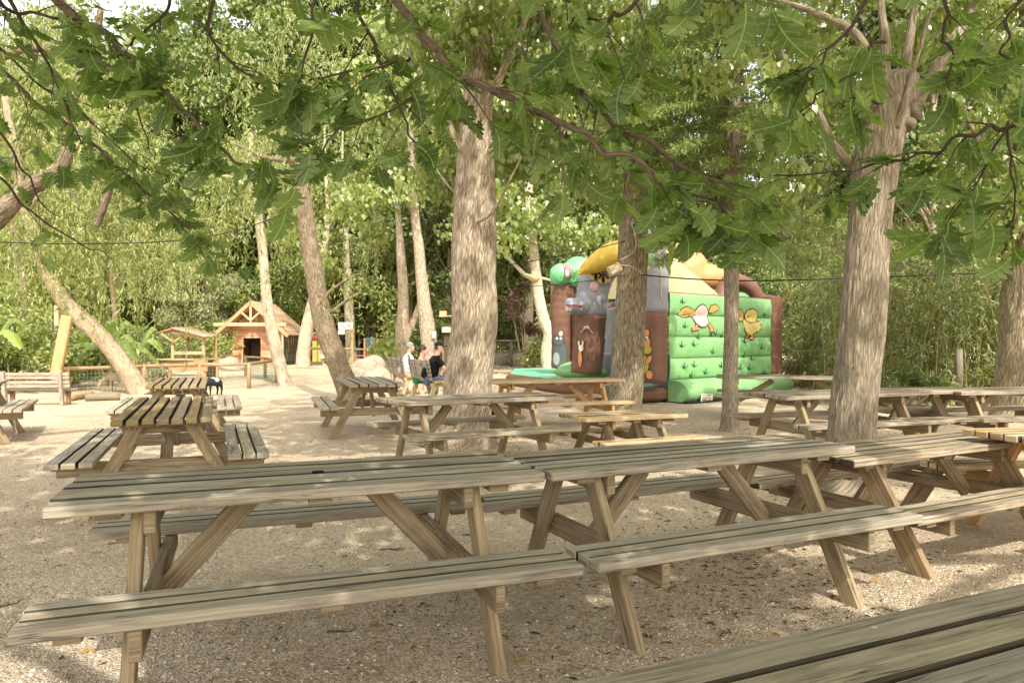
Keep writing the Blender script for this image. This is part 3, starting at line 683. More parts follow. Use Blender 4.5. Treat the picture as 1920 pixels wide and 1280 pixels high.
# kind, photo column of the stem, distance, height factor, spin, label
BACK = [
 ('willow', 30, 30, 1.12, .3, 'willow with hanging yellow-green strands behind the left shrubs'),
 ('willow', 215, 34, .78, 1.9, 'weeping willow behind the banana plants, hanging down to the low roof'),
 ('sunny', 118, 42, 1.42, 2.2, 'tall sunlit yellow-green tree far behind the leaning trunk at left'),
 ('sunny', 300, 56, 1.45, 3.9, 'tall thin-topped tree far behind the feeding shelter'),
 ('pine', 318, 47, 1.08, .8, 'feathery pale pine rising over the small feeding shelter'),
 ('silver', 385, 46, .98, 4.1, 'silvery grey-green bushy tree left of the wooden hut'),
 ('willow', 455, 50, 1.12, 3.0, 'tall feathery willow behind the roof of the wooden hut'),
 ('pine', 200, 46, 1.45, 2.7, 'pale feathery tree far off, showing between the left-hand willows'),
 ('round', 250, 52, .95, 1.1, 'round green tree far back between the willow and the pine'),
 ('sunny', 575, 56, 1.15, 5.2, 'tall bright tree behind the forked trunk beside the hut'),
 ('round', 520, 54, .8, .2, 'bushy green tree right behind the hut gable'),
 ('tall', 648, 58, 1.12, 2.9, 'tall poplar rising above the open shed with the white sign'),
 ('sunny', 735, 60, 1.1, 4.4, 'broad sunlit tree over the right end of the open shed'),
 ('tall', 700, 46, 1.0, 1.4, 'poplar with pale stem behind the slanting log rail'),
 ('round', 800, 52, 1.05, 3.6, 'green tree filling the gap left of the thick central trunk'),
 ('tall', 835, 40, 1.05, 5.9, 'high poplar crown showing left of the central trunk'),
 ('tall', 390, 48, 1.32, 4.7, 'very tall poplar far behind the left roof slope of the hut'),
 ('tall', 478, 49, 1.42, 2.1, 'very tall poplar straight above the hut gable'),
 ('tall', 560, 47, 1.38, .6, 'very tall poplar right of the hut, behind the broken leaning tree'),
 ('tall', 640, 50, 1.45, 3.1, 'very tall poplar directly above the white sign board'),
 ('tall', 730, 48, 1.42, 5.1, 'very tall poplar above the right end of the open shed'),
 ('tall', 800, 46, 1.35, 1.7, 'very tall poplar just left of the thick central trunk'),
 ('tall', 300, 52, 1.36, 3.7, 'very tall poplar above the feeding shelter'),
 ('sunny', 610, 45, .78, 1.3, 'low sunlit tree right behind the yellow sign post'),
 ('sunny', 700, 47, .8, 4.9, 'low sunlit tree behind the blue four-in-a-row frame'),
 ('willow', 775, 43, .85, 2.4, 'drooping yellow-green tree behind the forked trunk'),
 ('sunny', 845, 45, .85, .9, 'sunlit tree just left of the thick central trunk, low in the wood'),
 ('dark', 955, 47, .95, 2.0, 'dark dense tree behind the log fence right of the central trunk'),
 ('poplar', 990, 36, 1.0, .9, 'poplar with pale stem above the dark hedge'),
 ('poplar', 1046, 31, 1.05, 3.3, 'white-stemmed poplar behind the green inflatable heads'),
 ('poplar', 1098, 36, 1.1, 2.2, 'broad pale poplar stem behind the yellow inflatable cone'),
 ('dark', 1120, 44, .9, 5.0, 'dark tree behind the grey inflatable pillars'),
 ('sunny', 1215, 46, 1.1, .4, 'sunlit tree high behind the bouncy castle roof'),
 ('poplar', 1290, 38, 1.1, 4.0, 'poplar behind the tan inflatable head'),
 ('dark', 1420, 36, .8, 1.2, 'dark tree behind the brown inflatable arch'),
 ('poplar', 1500, 40, 1.05, 1.0, 'poplar between the cedar and the tall thick trunk'),
 ('silver', 1560, 33, 1.15, 2.6, 'grey-green tree above the bamboo left of the tall thick trunk'),
 ('poplar', 1690, 30, 1.0, 5.5, 'poplar with white stem just right of the tall thick trunk'),
 ('sunny', 1790, 38, 1.05, .7, 'bright tree above the bamboo near the right edge'),
 ('poplar', 1752, 27, .95, 3.9, 'slim pale poplar stem standing in the bamboo'),
 ('round', 1890, 36, 1.2, 3.2, 'round green tree behind the trunk at the right picture edge'),
 ('poplar', 1960, 42, 1.0, 2.5, 'poplar rising past the top right picture corner'),
]
for kind, px, d, h, spin, lab in BACK:
    p = G(px, HZ+CAMH*FPX/d)
    if kind not in PROTO:
        PROTO[kind] = r = finish(get_proto(kind), ('background_tree', lab, 'tree', p, spin, 'trees of the wood behind the picnic ground'))
    else:
        r = copy_tree(PROTO[kind]); r.location = p; r.rotation_euler = (0, 0, spin); r['label'] = lab
    r.scale = (h*(.95+.1*math.sin(spin*9)),)*2+(h,)

# the far wood behind them reads as one mass
g = np.random.default_rng(77); n = 60000
ang = g.uniform(-1.0, .98, n); dd = g.uniform(66, 84, n); cx = ang*dd
top = 15+3*np.sin(cx*.21)+2.5*np.sin(cx*.53+1)
hz = g.random(n)**.8*top
pt = np.c_[cx, dd+2*np.sin(cx*.7), hz]
o = leaf_mesh('distant_wood', pt, unit(rdirs(n, g)+[0, 0, -.5]), unit(rdirs(n, g)+[0, -.8, .6]), .5+.5*g.random(n), t_quad(.75), m_leaf('far_foliage', [(.16, .21, .06), (.24, .29, .09), (.33, .36, .13)], .35, .6))
tag(o, 'far sunlit wood closing off the view behind all the trees', 'wood', kind='stuff')

# ---------------------------------------------------------------- the trees that stand among the tables
def near_tree(name, lab, pts, radii, mat, seed, **kw):
    base = np.array(pts[0]); r = thing(name, lab, 'tree', (base[0], base[1], 0), 0)
    t = trunk(r, pts, radii, mat, seed, **kw); set_local(r, t)
    return r
def add_limbs(root, specs, mat, name='limb', n=12, k=26):
    for pts, r0, r1 in specs:
        m = MB(); limb(m, pts, r0, r1, n, k, disp=trunk_disp(int(r0*1e4), .006, 14, 20)); o = m.build(name, mat, root, True, fix=False); set_local(root, o)
def add_crown(root, pt, dirs, nrm, sz, tmpl, mat, name='crown'):
    o = leaf_mesh(name, pt, dirs, nrm, sz, tmpl, mat, root); set_local(root, o); return o
def poplar_crown(root, centres, rad, n, seed, size=.085, mat=None, tmpl=None):
    g = np.random.default_rng(seed); pt, d = crown_points(centres, rad, n, g, .3)
    return add_crown(root, pt, unit(rdirs(n, g)*.6+[0, 0, -1.]), unit(rdirs(n, g)+d*.4+[0, -.3, .3]), size*(.7+.6*g.random(n)), tmpl or t_heart(), mat or L_POPLAR)

SUNLIT = [(9.0, -1.05, -.1, .65, 4.3, .22), (12.35, 1.7, 2.4, .3, 3.4, .35), (17.2, 4.4, 7.2, .3, 2.4, .4), (16.9, 1.2, 2.6, .5, 2.6, .6), (6.2, 3.0, 3.3, .2, 1.1, .15), (16.6, -5.2, -4.1, 0, 3.5, .5)]
def sun_holes(pt, g):
    """where the photo shows sun on a trunk or a wall, the leaves in that beam are thinned out in clumps"""
    keep = np.ones(len(pt), bool); nz = Noise2(77, 64, 64)
    for yp, x0, x1, z0, z1, fr in SUNLIT:
        t_ = (yp-pt[:, 1])/SUN[1]; xt = pt[:, 0]+SUN[0]*t_; zt = pt[:, 2]-t_
        hit = (t_ > .5) & (xt > x0) & (xt < x1) & (zt > z0) & (zt < z1)
        keep &= ~(hit & (nz(xt/13+.31, zt/13+.17)*.5+.5 > .12+.8*fr))
    return keep
# thick central trunk
D = 9.27
CT = near_tree('plane_tree', 'thick tree with ridged bark in the centre, leaf shadows on its trunk', [P(866, 845, D), P(872, 805, D), P(879, 700, D), P(888, 600, D), P(891, 450, D), P(893, 330, D), P(897, 200, D), P(903, 60, D), P(908, -120, D), P(912, -420, D), P(915, -760, D)],
    [.335, .31, .285, .268, .262, .235, .185, .155, .13, .10, .05], B_BROWN, 3, amp=.016, nu=30, nv=26, n=72, k=130, flare=.35)
cs = []
for a, b, dd in [(835, 330, 10.1), (945, 250, 10.), (840, 200, 9.9), (960, 120, 9.2), (820, 90, 9.), (900, 20, 8.6), (1000, 40, 9.6), (780, 20, 9.4), (1060, -60, 9.4), (740, -80, 9.2), (880, -160, 8.8), (960, -220, 9.4), (820, -240, 9.6), (700, -200, 9.), (1080, -190, 9.), (900, -330, 9.2), (640, -90, 9.8), (1130, 30, 10.), (990, 300, 9.6), (1010, 180, 10)]:
    cs.append(P(a, b, dd))
add_limbs(CT, [([P(893, 330, D), P(845, 240, D-.2), P(815, 120, D-.1), P(790, -60, D)], .05, .012), ([P(898, 220, D), P(940, 140, D-.3), P(985, 40, D-.2), P(1050, -80, D)], .06, .015), ([P(890, 420, D-.2), P(925, 395, D-.5), P(960, 330, D-.6), P(985, 280, D-.4)], .022, .006), ([P(903, 60, D), P(880, -60, D-.3), P(850, -200, D-.2)], .06, .015),
    ([P(868, 380, D), P(820, 320, D), P(810, 280, D+.1)], .016, .004)], B_BROWN)
poplar_crown(CT, cs, .62, 12000, 5)
# unseen crown added above the frame, cut to dapple the middle ground
g = np.random.default_rng(51); n = 36000
pt = np.c_[g.uniform(-5, 11., n), g.uniform(1., 11., n), g.uniform(6.2, 11.2, n)]
ok = pt[:, 2] > 2.1+.50*pt[:, 1]
pt = pt[ok]; h_ = pt[:, 2]-.3; sx, sy = pt[:, 0]+SUN[0]*h_, pt[:, 1]+SUN[1]*h_
na = Noise2(15, 11, 11); nb = Noise2(16, 41, 41)
dn = .5*na(sx/20, sy/20)+.75*nb(sx/20, sy/20)
left = -3.0-.30*(sy-9)
ok = (dn < .06+.2*(sx < 3.5)*(sy < 13)) & (sy > 8.2) & (sy < 17.2+1.2*np.sin(sx)) & (sx > left+g.normal(size=len(pt))*.4)
ok &= sun_holes(pt, g)
ok &= ~((sy > 15.5) & (sx > 4.6) & (sx < 7.5) & (dn > -.25))
pt = pt[ok]; n = len(pt)
add_crown(CT, pt, unit(rdirs(n, g)*.6+[0, 0, -.8]), unit(rdirs(n, g)*.7+[0, 0, 1]), .17+.13*g.random(n), t_heart(), L_POPLAR, 'added_shade_crown')
top_ = [np.array(P(908, -120, 9.27)), np.array(P(912, -420, 9.27)), np.array(P(914, -600, 9.27))]
for (x_, y_, z_) in [(-4., 5., 8.), (-2., 3., 8.5), (1., 2.5, 9.), (3., 4., 8.4), (5., 5.5, 8.), (6.5, 8., 8.2), (-3., 8., 8.), (2., 6., 9.5), (-.5, 6., 9.8), (4., 9., 9.)]:
    o0 = top_[int(g.integers(0, 3))]; e_ = np.array([x_, y_, z_]); add_limbs(CT, [([o0, o0*.6+e_*.4+[0, 0, .5], e_], .06, .012)], B_BROWN)

# tall pollard trunk on the right
D = 6.37
RT = near_tree('pollard_tree', 'tall pollard tree right of centre, straight ribbed trunk ending in a knobbly head', [P(1588, 932, D), P(1594, 880, D), P(1608, 700, D), P(1618, 560, D), P(1632, 400, D), P(1646, 280, D), P(1662, 200, D), P(1668, 155, D), P(1668, 138, D)],
    [.205, .19, .183, .178, .170, .172, .195, .215, .10], B_FINE, 8, amp=.010, nu=52, nv=22, n=96, k=130, flare=.3)
br = [([P(1640, 165, D), P(1628, 110, D-.1), P(1600, 60, D-.1), P(1530, 25, D), P(1420, -10, D)], .055, .02), ([P(1655, 165, D-.15), P(1660, 90, D-.2), P(1652, 20, D-.2), P(1640, -120, D-.2)], .05, .02), ([P(1690, 170, D), P(1702, 90, D), P(1715, 0, D), P(1730, -140, D)], .05, .02),
      ([P(1715, 200, D), P(1765, 110, D), P(1820, 20, D+.2), P(1880, -110, D+.3)], .06, .025), ([P(1625, 330, D+.1), P(1565, 275, D+.1), P(1530, 205, D+.1), P(1480, 130, D+.2), P(1440, 10, D+.2)], .042, .022), ([P(1680, 240, D-.18), P(1700, 180, D-.25), P(1716, 120, D-.28), P(1745, 20, D-.3)], .028, .012)]
add_limbs(RT, br, B_FINE)
kn = MB()
for a, b, r in [(1640, 178, .075), (1690, 172, .08), (1712, 205, .07), (1632, 200, .05), (1700, 232, .06), (1662, 160, .07)]: kn.ball(P(a, b, D-.12), (r, r, r*1.2), 14, 9, 0, .25)
o = kn.build('knobbly_head', B_FINE, RT, True, fix=False); set_local(RT, o)
cs = [P(a, b, dd) for a, b, dd in [(1480, 130, 5.9), (1420, 70, 6.3), (1540, 40, 6.6), (1470, 240, 6.), (1500, 180, 6.6), (1600, -40, 6.4), (1700, -60, 6.2), (1800, 20, 6.8), (1860, -50, 6.5), (1750, 100, 7.), (1420, -60, 6.5), (1330, 130, 7.), (1380, 20, 7.), (1640, -160, 6), (1760, -180, 6.2), (1880, -180, 6.4), (1500, -190, 6.2), (1900, 90, 7.2), (1700, 60, 7.2), (1480, 330, 6.4), (1440, 380, 6.8)]]
poplar_crown(RT, cs, .36, 3000, 6, .075)

# trunk in front of the bouncy castle
D = 12.6
MT = near_tree('poplar_tree', 'straight tree trunk carrying a floodlight, standing in front of the bouncy castle', [P(1170, 790, D), P(1172, 760, D), P(1178, 650, D), P(1184, 540, D), P(1188, 440, D), P(1192, 330, D), P(1196, 180, D), P(1200, 0, D), P(1204, -150, D)],
    [.285, .265, .252, .245, .235, .20, .17, .14, .1], B_GREY, 12, amp=.016, nu=36, nv=24, n=72, k=120, flare=.25)
cs = [P(a, b, dd) for a, b, dd in [(1150, 250, 12.2), (1230, 180, 12.4), (1120, 120, 12.5), (1200, 60, 12), (1280, 40, 12.6), (1080, 10, 12.4), (1180, -80, 12), (1280, -120, 12.5), (1080, -140, 12.2), (1180, -240, 12.4), (1330, -30, 12.8), (1000, -60, 12.8), (1240, 300, 12.6), (1110, 330, 12.8)]]
add_limbs(MT, [([P(1196, 180, D), P(1235, 110, D-.3), P(1290, 20, D-.2), P(1330, -90, D)], .07, .02), ([P(1194, 250, D), P(1150, 150, D), P(1110, 60, D), P(1050, -60, D)], .07, .02), ([P(1188, 430, D), P(1230, 370, D-.2), P(1262, 330, D-.2)], .03, .01)], B_GREY)
poplar_crown(MT, cs, .95, 9000, 7, .10)

# trunk at the right edge
D = 12.
ET = near_tree('oak_trunk_tree', 'broad tree with deeply cracked bark at the right picture edge', [P(1925, 800, D), P(1924, 760, D), P(1928, 660, D), P(1934, 540, D), P(1940, 400, D), P(1946, 200, D), P(1950, -50, D)], [.50, .46, .42, .39, .37, .33, .25], B_GREY, 17, amp=.022, nu=34, nv=26, n=80, k=110, flare=.2)
cs = [P(a, b, dd) for a, b, dd in [(1850, 440, 12), (1900, 350, 11.6), (1820, 300, 12.2), (1930, 200, 11.5), (1850, 120, 12), (1780, 40, 12.5), (1900, -20, 12), (1840, -120, 12), (1760, -150, 12.4), (1960, -200, 12), (1990, 60, 12.), (2050, 200, 12.), (1700, -60, 12.8)]]
add_limbs(ET, [([P(1936, 480, D), P(1895, 380, D-.3), P(1850, 290, D-.3), P(1800, 200, D-.2)], .09, .02)], B_GREY)
poplar_crown(ET, cs, .95, 8000, 9, .10)

# slender straight cedar in front of the castle wall
D = 10.9
CE = near_tree('cedar_tree', 'slender cedar with a straight trunk before the green castle wall, drooping grey-green boughs', [P(1369, 815, D), P(1369, 780, D), P(1371, 600, D), P(1371, 430, D), P(1374, 250, D), P(1380, 60, D), P(1384, -200, D)], [.125, .112, .106, .104, .095, .08, .05], B_FINE, 21, amp=.006, nu=26, nv=40, n=40, k=90, flare=.25)
g = np.random.default_rng(50)
bm_, pp, dd_, nn_ = MB(), [], [], []
for k in range(72):
    f = k/71; z = 2.75+f*4.3; a = k*2.4+g.normal()*.3; L = (2.35-.9*f)*(.7+.4*g.random())
    if math.sin(a) < -.55: L *= .55
    if math.cos(a) < -.2 and z < 4.3: L *= .62
    o0 = np.array(P(1372, 430, D)); o0 = np.array([o0[0]+.012*(z-3), D, z])
    hd = np.array([math.cos(a), math.sin(a), 0]); s = np.linspace(0, 1, 12)
    q = o0+np.outer(s*L, hd)+np.c_[0*s, 0*s, L*(.10*s-.34*s**2)]
    bm_.tube(q, np.linspace(.022, .004, 12), 5)
    side = np.array([-hd[1], hd[0], 0])
    nf = int(70*L)
    u = .12+.88*g.random(nf)**.75; lat = (g.random(nf)*2-1)*(.20+.5*u*(1-u*.75))*L*.42
    b = o0+np.outer(u*L, hd)+np.outer(lat, side)+np.c_[0*u, 0*u, L*(.10*u-.34*u**2)-.10*np.abs(lat)-.03]
    for j in range(9):
        pp.append(b+g.normal(size=(nf, 3))*[.055, .055, .022]); dd_.append(unit(g.normal(size=(nf, 3))*.7+hd*.5+np.outer(np.sign(lat), side)*.4+[0, 0, .2])); nn_.append(unit(g.normal(size=(nf, 3))*.4+[0, 0, 1]))
o = bm_.build('boughs', B_GREY, CE, True, fix=False); set_local(CE, o)
pp = np.vstack(pp)
add_crown(CE, pp, np.vstack(dd_), np.vstack(nn_), .07+.05*g.random(len(pp)), t_lance(.2), L_CEDAR)

# curved pale trunk left of the castle
D = 26.
QT = near_tree('curved_tree', 'pale bent tree with a sawn-off knob, left of the bouncy castle', [P(1028, 700, D), P(1026, 660, D), P(1030, 625, D), P(1020, 600, D), P(1011, 560, D), P(1004, 500, D), P(998, 440, D), P(992, 380, D), P(986, 250, D), P(980, 100, D)], [.24, .225, .21, .2, .18, .17, .16, .15, .12, .07], B_PALE, 25, amp=.01, nu=14, nv=12, n=28, k=60)
add_limbs(QT, [([P(1002, 520, D), P(985, 515, D-.1), P(960, 490, D-.2), P(940, 470, D-.3), P(900, 440, D)], .09, .03), ([P(1006, 520, D), P(1030, 525, D-.1), P(1060, 540, D-.2)], .06, .02)], B_PALE)
m = MB(); m.ball(P(1002, 520, D-.15), (.2, .16, .14), 12, 8, 0, .15); o = m.build('sawn_knob', m_plain('sawn_wood', (.6, .42, .2), .9, .1), QT, True); set_local(QT, o)
cs = [P(a, b, D+c) for a, b, c in [(960, 440, -1), (1000, 400, -1), (1040, 430, -.5), (1075, 445, 0), (940, 360, 0), (1010, 330, 1), (980, 240, 0), (940, 180, 1), (1040, 200, 1), (1000, 100, 0), (1060, 330, 1), (1120, 430, -1)]]
poplar_crown(QT, cs, 1.15, 3600, 15, .17)

# leaning trunk by the path with a broken top
D = 16.7
LT = near_tree('leaning_tree', 'grey leaning tree with a broken top beside the path, left of the benches', [P(662, 752, D), P(654, 735, D), P(634, 685, D), P(606, 600, D), P(592, 530, D), P(580, 450, D), P(570, 370, D), P(562, 310, D), P(558, 288, D)], [.27, .25, .235, .215, .205, .185, .165, .155, .12], B_LEAN2, 29, amp=.014, nu=22, nv=16, n=48, k=90, flare=.15)
add_limbs(LT, [([P(562, 312, D), P(548, 300, D-.1), P(525, 300, D-.2), P(490, 293, D-.2), P(440, 270, D-.2)], .09, .03), ([P(535, 298, D-.1), P(530, 270, D-.1), P(522, 235, D), P(500, 190, D)], .035, .015), ([P(562, 288, D), P(572, 240, D), P(578, 180, D), P(570, 90, D)], .06, .02),
    ([P(600, 570, D), P(620, 545, D-.1), P(650, 525, D-.1), P(675, 512, D-.2)], .05, .015), ([P(612, 590, D), P(630, 578, D-.1), P(652, 562, D-.1), P(672, 550, D-.1)], .045, .03)], B_LEAN2)
g = np.random.default_rng(60)
def strands(root, heads, n, per, ls, mat, seed, L0=.6, L1=2.2, spread=.5):
    g = np.random.default_rng(seed); A, B, C = [], [], []
    for i in range(n):
        o0 = np.array(heads[g.integers(0, len(heads))])+g.normal(size=3)*[spread, spread, spread*.5]; L = L0+g.random()*(L1-L0); s = np.sort(g.random(per)); out = rdirs(1, g)[0]*[1, 1, 0]
        A.append(o0+np.outer(s*.4, out)+np.c_[0*s, 0*s, -s*L]+g.normal(size=(per, 3))*.03); B.append(unit(g.normal(size=(per, 3))*.5+[0, 0, -1])); C.append(unit(g.normal(size=(per, 3))))
    A = np.vstack(A); return add_crown(root, A, np.vstack(B), np.vstack(C), ls*(.7+.6*g.random(len(A))), t_lance(.22), mat)
strands(LT, [P(a, b, D) for a, b in [(500, 200), (460, 270), (570, 100), (540, 180), (620, 60), (520, 40), (600, -60), (460, 60), (640, 180), (650, 500)]], 260, 22, .13, L_WILLOW, 61)

# white trunk in front of the hut
D = 21.6
WT = near_tree('willow_tree', 'white-barked tree leaning in front of the wooden hut', [P(537, 728, D), P(532, 712, D), P(520, 665, D), P(507, 605, D), P(499, 550, D), P(493, 470, D), P(484, 400, D), P(478, 340, D), P(470, 250, D)], [.20, .178, .166, .155, .145, .135, .12, .10, .05], B_PALE, 33, amp=.008, nu=14, nv=14, n=32, k=70, flare=.15)
add_limbs(WT, [([P(480, 370, D), P(450, 340, D-.2), P(420, 330, D-.2), P(380, 335, D)], .06, .02), ([P(484, 390, D), P(510, 340, D), P(530, 280, D)], .06, .02)], B_PALE)
strands(WT, [P(a, b, D) for a, b in [(380, 330), (430, 300), (480, 250), (530, 270), (440, 240), (510, 330), (350, 380), (420, 380), (545, 340)]], 260, 24, .17, L_WILLOW, 63, .8, 3.)

# big leaning trunk at the left
D = 18.2
NT_ = near_tree('leaning_willow', 'big pale-topped trunk leaning left over the log fence', [P(272, 745, D), P(258, 728, D), P(236, 690, D), P(202, 645, D), P(160, 605, D), P(128, 572, D), P(98, 530, D), P(80, 490, D), P(64, 440, D), P(46, 385, D), P(30, 300, D), P(10, 180, D)], [.26, .235, .215, .205, .20, .19, .15, .135, .13, .12, .10, .07], B_LEAN, 37, amp=.013, nu=18, nv=16, n=40, k=90, flare=.1)
add_limbs(NT_, [([P(50, 395, D), P(90, 340, D), P(130, 300, D), P(170, 230, D)], .08, .03)], B_LEAN)
strands(NT_, [P(a, b, D) for a, b in [(60, 380), (130, 330), (20, 330), (170, 250), (110, 430), (-20, 420), (210, 380), (250, 460), (60, 250), (300, 420), (180, 480)]], 420, 24, .15, L_WILLOW, 64, .8, 3.2)

# rough limb reaching in from the left edge
D = 8.2
FT = near_tree('bare_limbed_tree', 'rough forked tree limb reaching in from the left picture edge', [P(-560, 800, D), P(-540, 730, D), P(-420, 640, D), P(-220, 540, D), P(-60, 450, D), P(10, 392, D), P(60, 350, D), P(112, 320, D), P(128, 270, D), P(122, 230, D), P(150, 150, D), P(175, 110, D), P(190, 20, D)], [.24, .22, .18, .15, .12, .105, .09, .075, .055, .055, .05, .042, .03], B_LEAN2, 41, amp=.010, nu=20, nv=30, n=44, k=120)
add_limbs(FT, [([P(105, 325, D), P(135, 328, D-.1), P(170, 330, D-.1), P(215, 345, D-.1), P(245, 352, D)], .045, .014), ([P(203, 352, D-.1), P(200, 370, D-.1), P(190, 400, D-.1), P(180, 425, D-.1)], .045, .028), ([P(125, 240, D), P(95, 200, D), P(60, 205, D)], .02, .006), ([P(-60, 140, D), P(0, 110, D), P(40, 95, D), P(90, 92, D), P(130, 88, D)], .05, .025), ([P(40, 95, D), P(70, 104, D), P(130, 98, D)], .02, .01), ([P(150, 150, D), P(180, 130, D), P(230, 120, D), P(290, 125, D)], .022, .008),
   ([P(120, 340, D), P(145, 375, D), P(180, 402, D)], .016, .006)], B_LEAN2)
strands(FT, [P(a, b, D) for a, b in [(190, 100), (240, 140), (130, 90), (60, 200), (290, 125), (30, 80), (320, 60), (170, 10), (60, 20)]], 120, 16, .07, L_WILLOW, 65, .3, .9, .3)

# trunks behind the benches
for nm, lab, pts, rad, bark, D, sd in [
    ('path_tree', 'stout tree with a small white notice, right behind the people on the benches', [(812, 712), (806, 660), (800, 600), (792, 540), (786, 470), (778, 400), (770, 250)], [.30, .255, .245, .21, .18, .15, .1], B_BROWN, 25, 44),
    ('forked_tree', 'forked grey-brown tree left of the one with the white notice', [(752, 700), (752, 655), (755, 600), (756, 550), (752, 480), (745, 380)], [.29, .255, .25, .2, .17, .1], B_BROWN, 29, 45),
    ('sloping_tree', 'pale sloping tree against the right side of the wooden hut', [(568, 688), (569, 660), (576, 615), (584, 580), (594, 540), (606, 480), (615, 400)], [.36, .33, .31, .3, .26, .2, .1], B_PALE, 37, 46),
    ('shed_tree', 'pale tree stem in front of the open shed, beside its white sign', [(660, 680), (657, 640), (656, 600), (652, 540), (648, 440)], [.33, .30, .28, .25, .15], B_PALE, 43, 47)]:
    pts = pts+[(pts[-1][0]-6, pts[-1][1]-110), (pts[-1][0]-4, pts[-1][1]-230)]; rad = rad+[rad[-1]*.6, .02]
    r = near_tree(nm, lab, [P(a, b, D) for a, b in pts], rad, bark, sd, amp=.012, nu=16, nv=16, n=28, k=60)
    cs = [np.array(P(pts[-3][0], pts[-3][1]-20, D))+rng.normal(size=3)*[1.7, 1.2, 2.2] for _ in range(12)]
    poplar_crown(r, cs, 1.25, 4200, sd, .19, L_SUNNY)
    if nm == 'forked_tree': add_limbs(r, [([P(756, 650, D), P(764, 628, D), P(776, 600, D), P(786, 570, D)], .15, .10)], bark)
# ---------------------------------------------------------------- the oak the camera stands under
OAKROOT = thing('oak_tree', 'oak overhanging the whole view with dark lobed leaves on low branches', 'tree', (1.6, -2.2, 0), 0)
t_ = trunk(OAKROOT, [(1.6, -2.2, -.1), (1.6, -2.2, .6), (1.55, -2.1, 1.8), (1.4, -1.9, 3.2), (1.2, -1.6, 5.), (1., -1.5, 7.)], [.42, .36, .33, .30, .22, .1], B_BROWN, 70, amp=.015, nu=30, nv=24, n=48, k=60, flare=.3)
set_local(OAKROOT, t_)
OAKL = t_oak(); OAKLOW = t_oak_low()
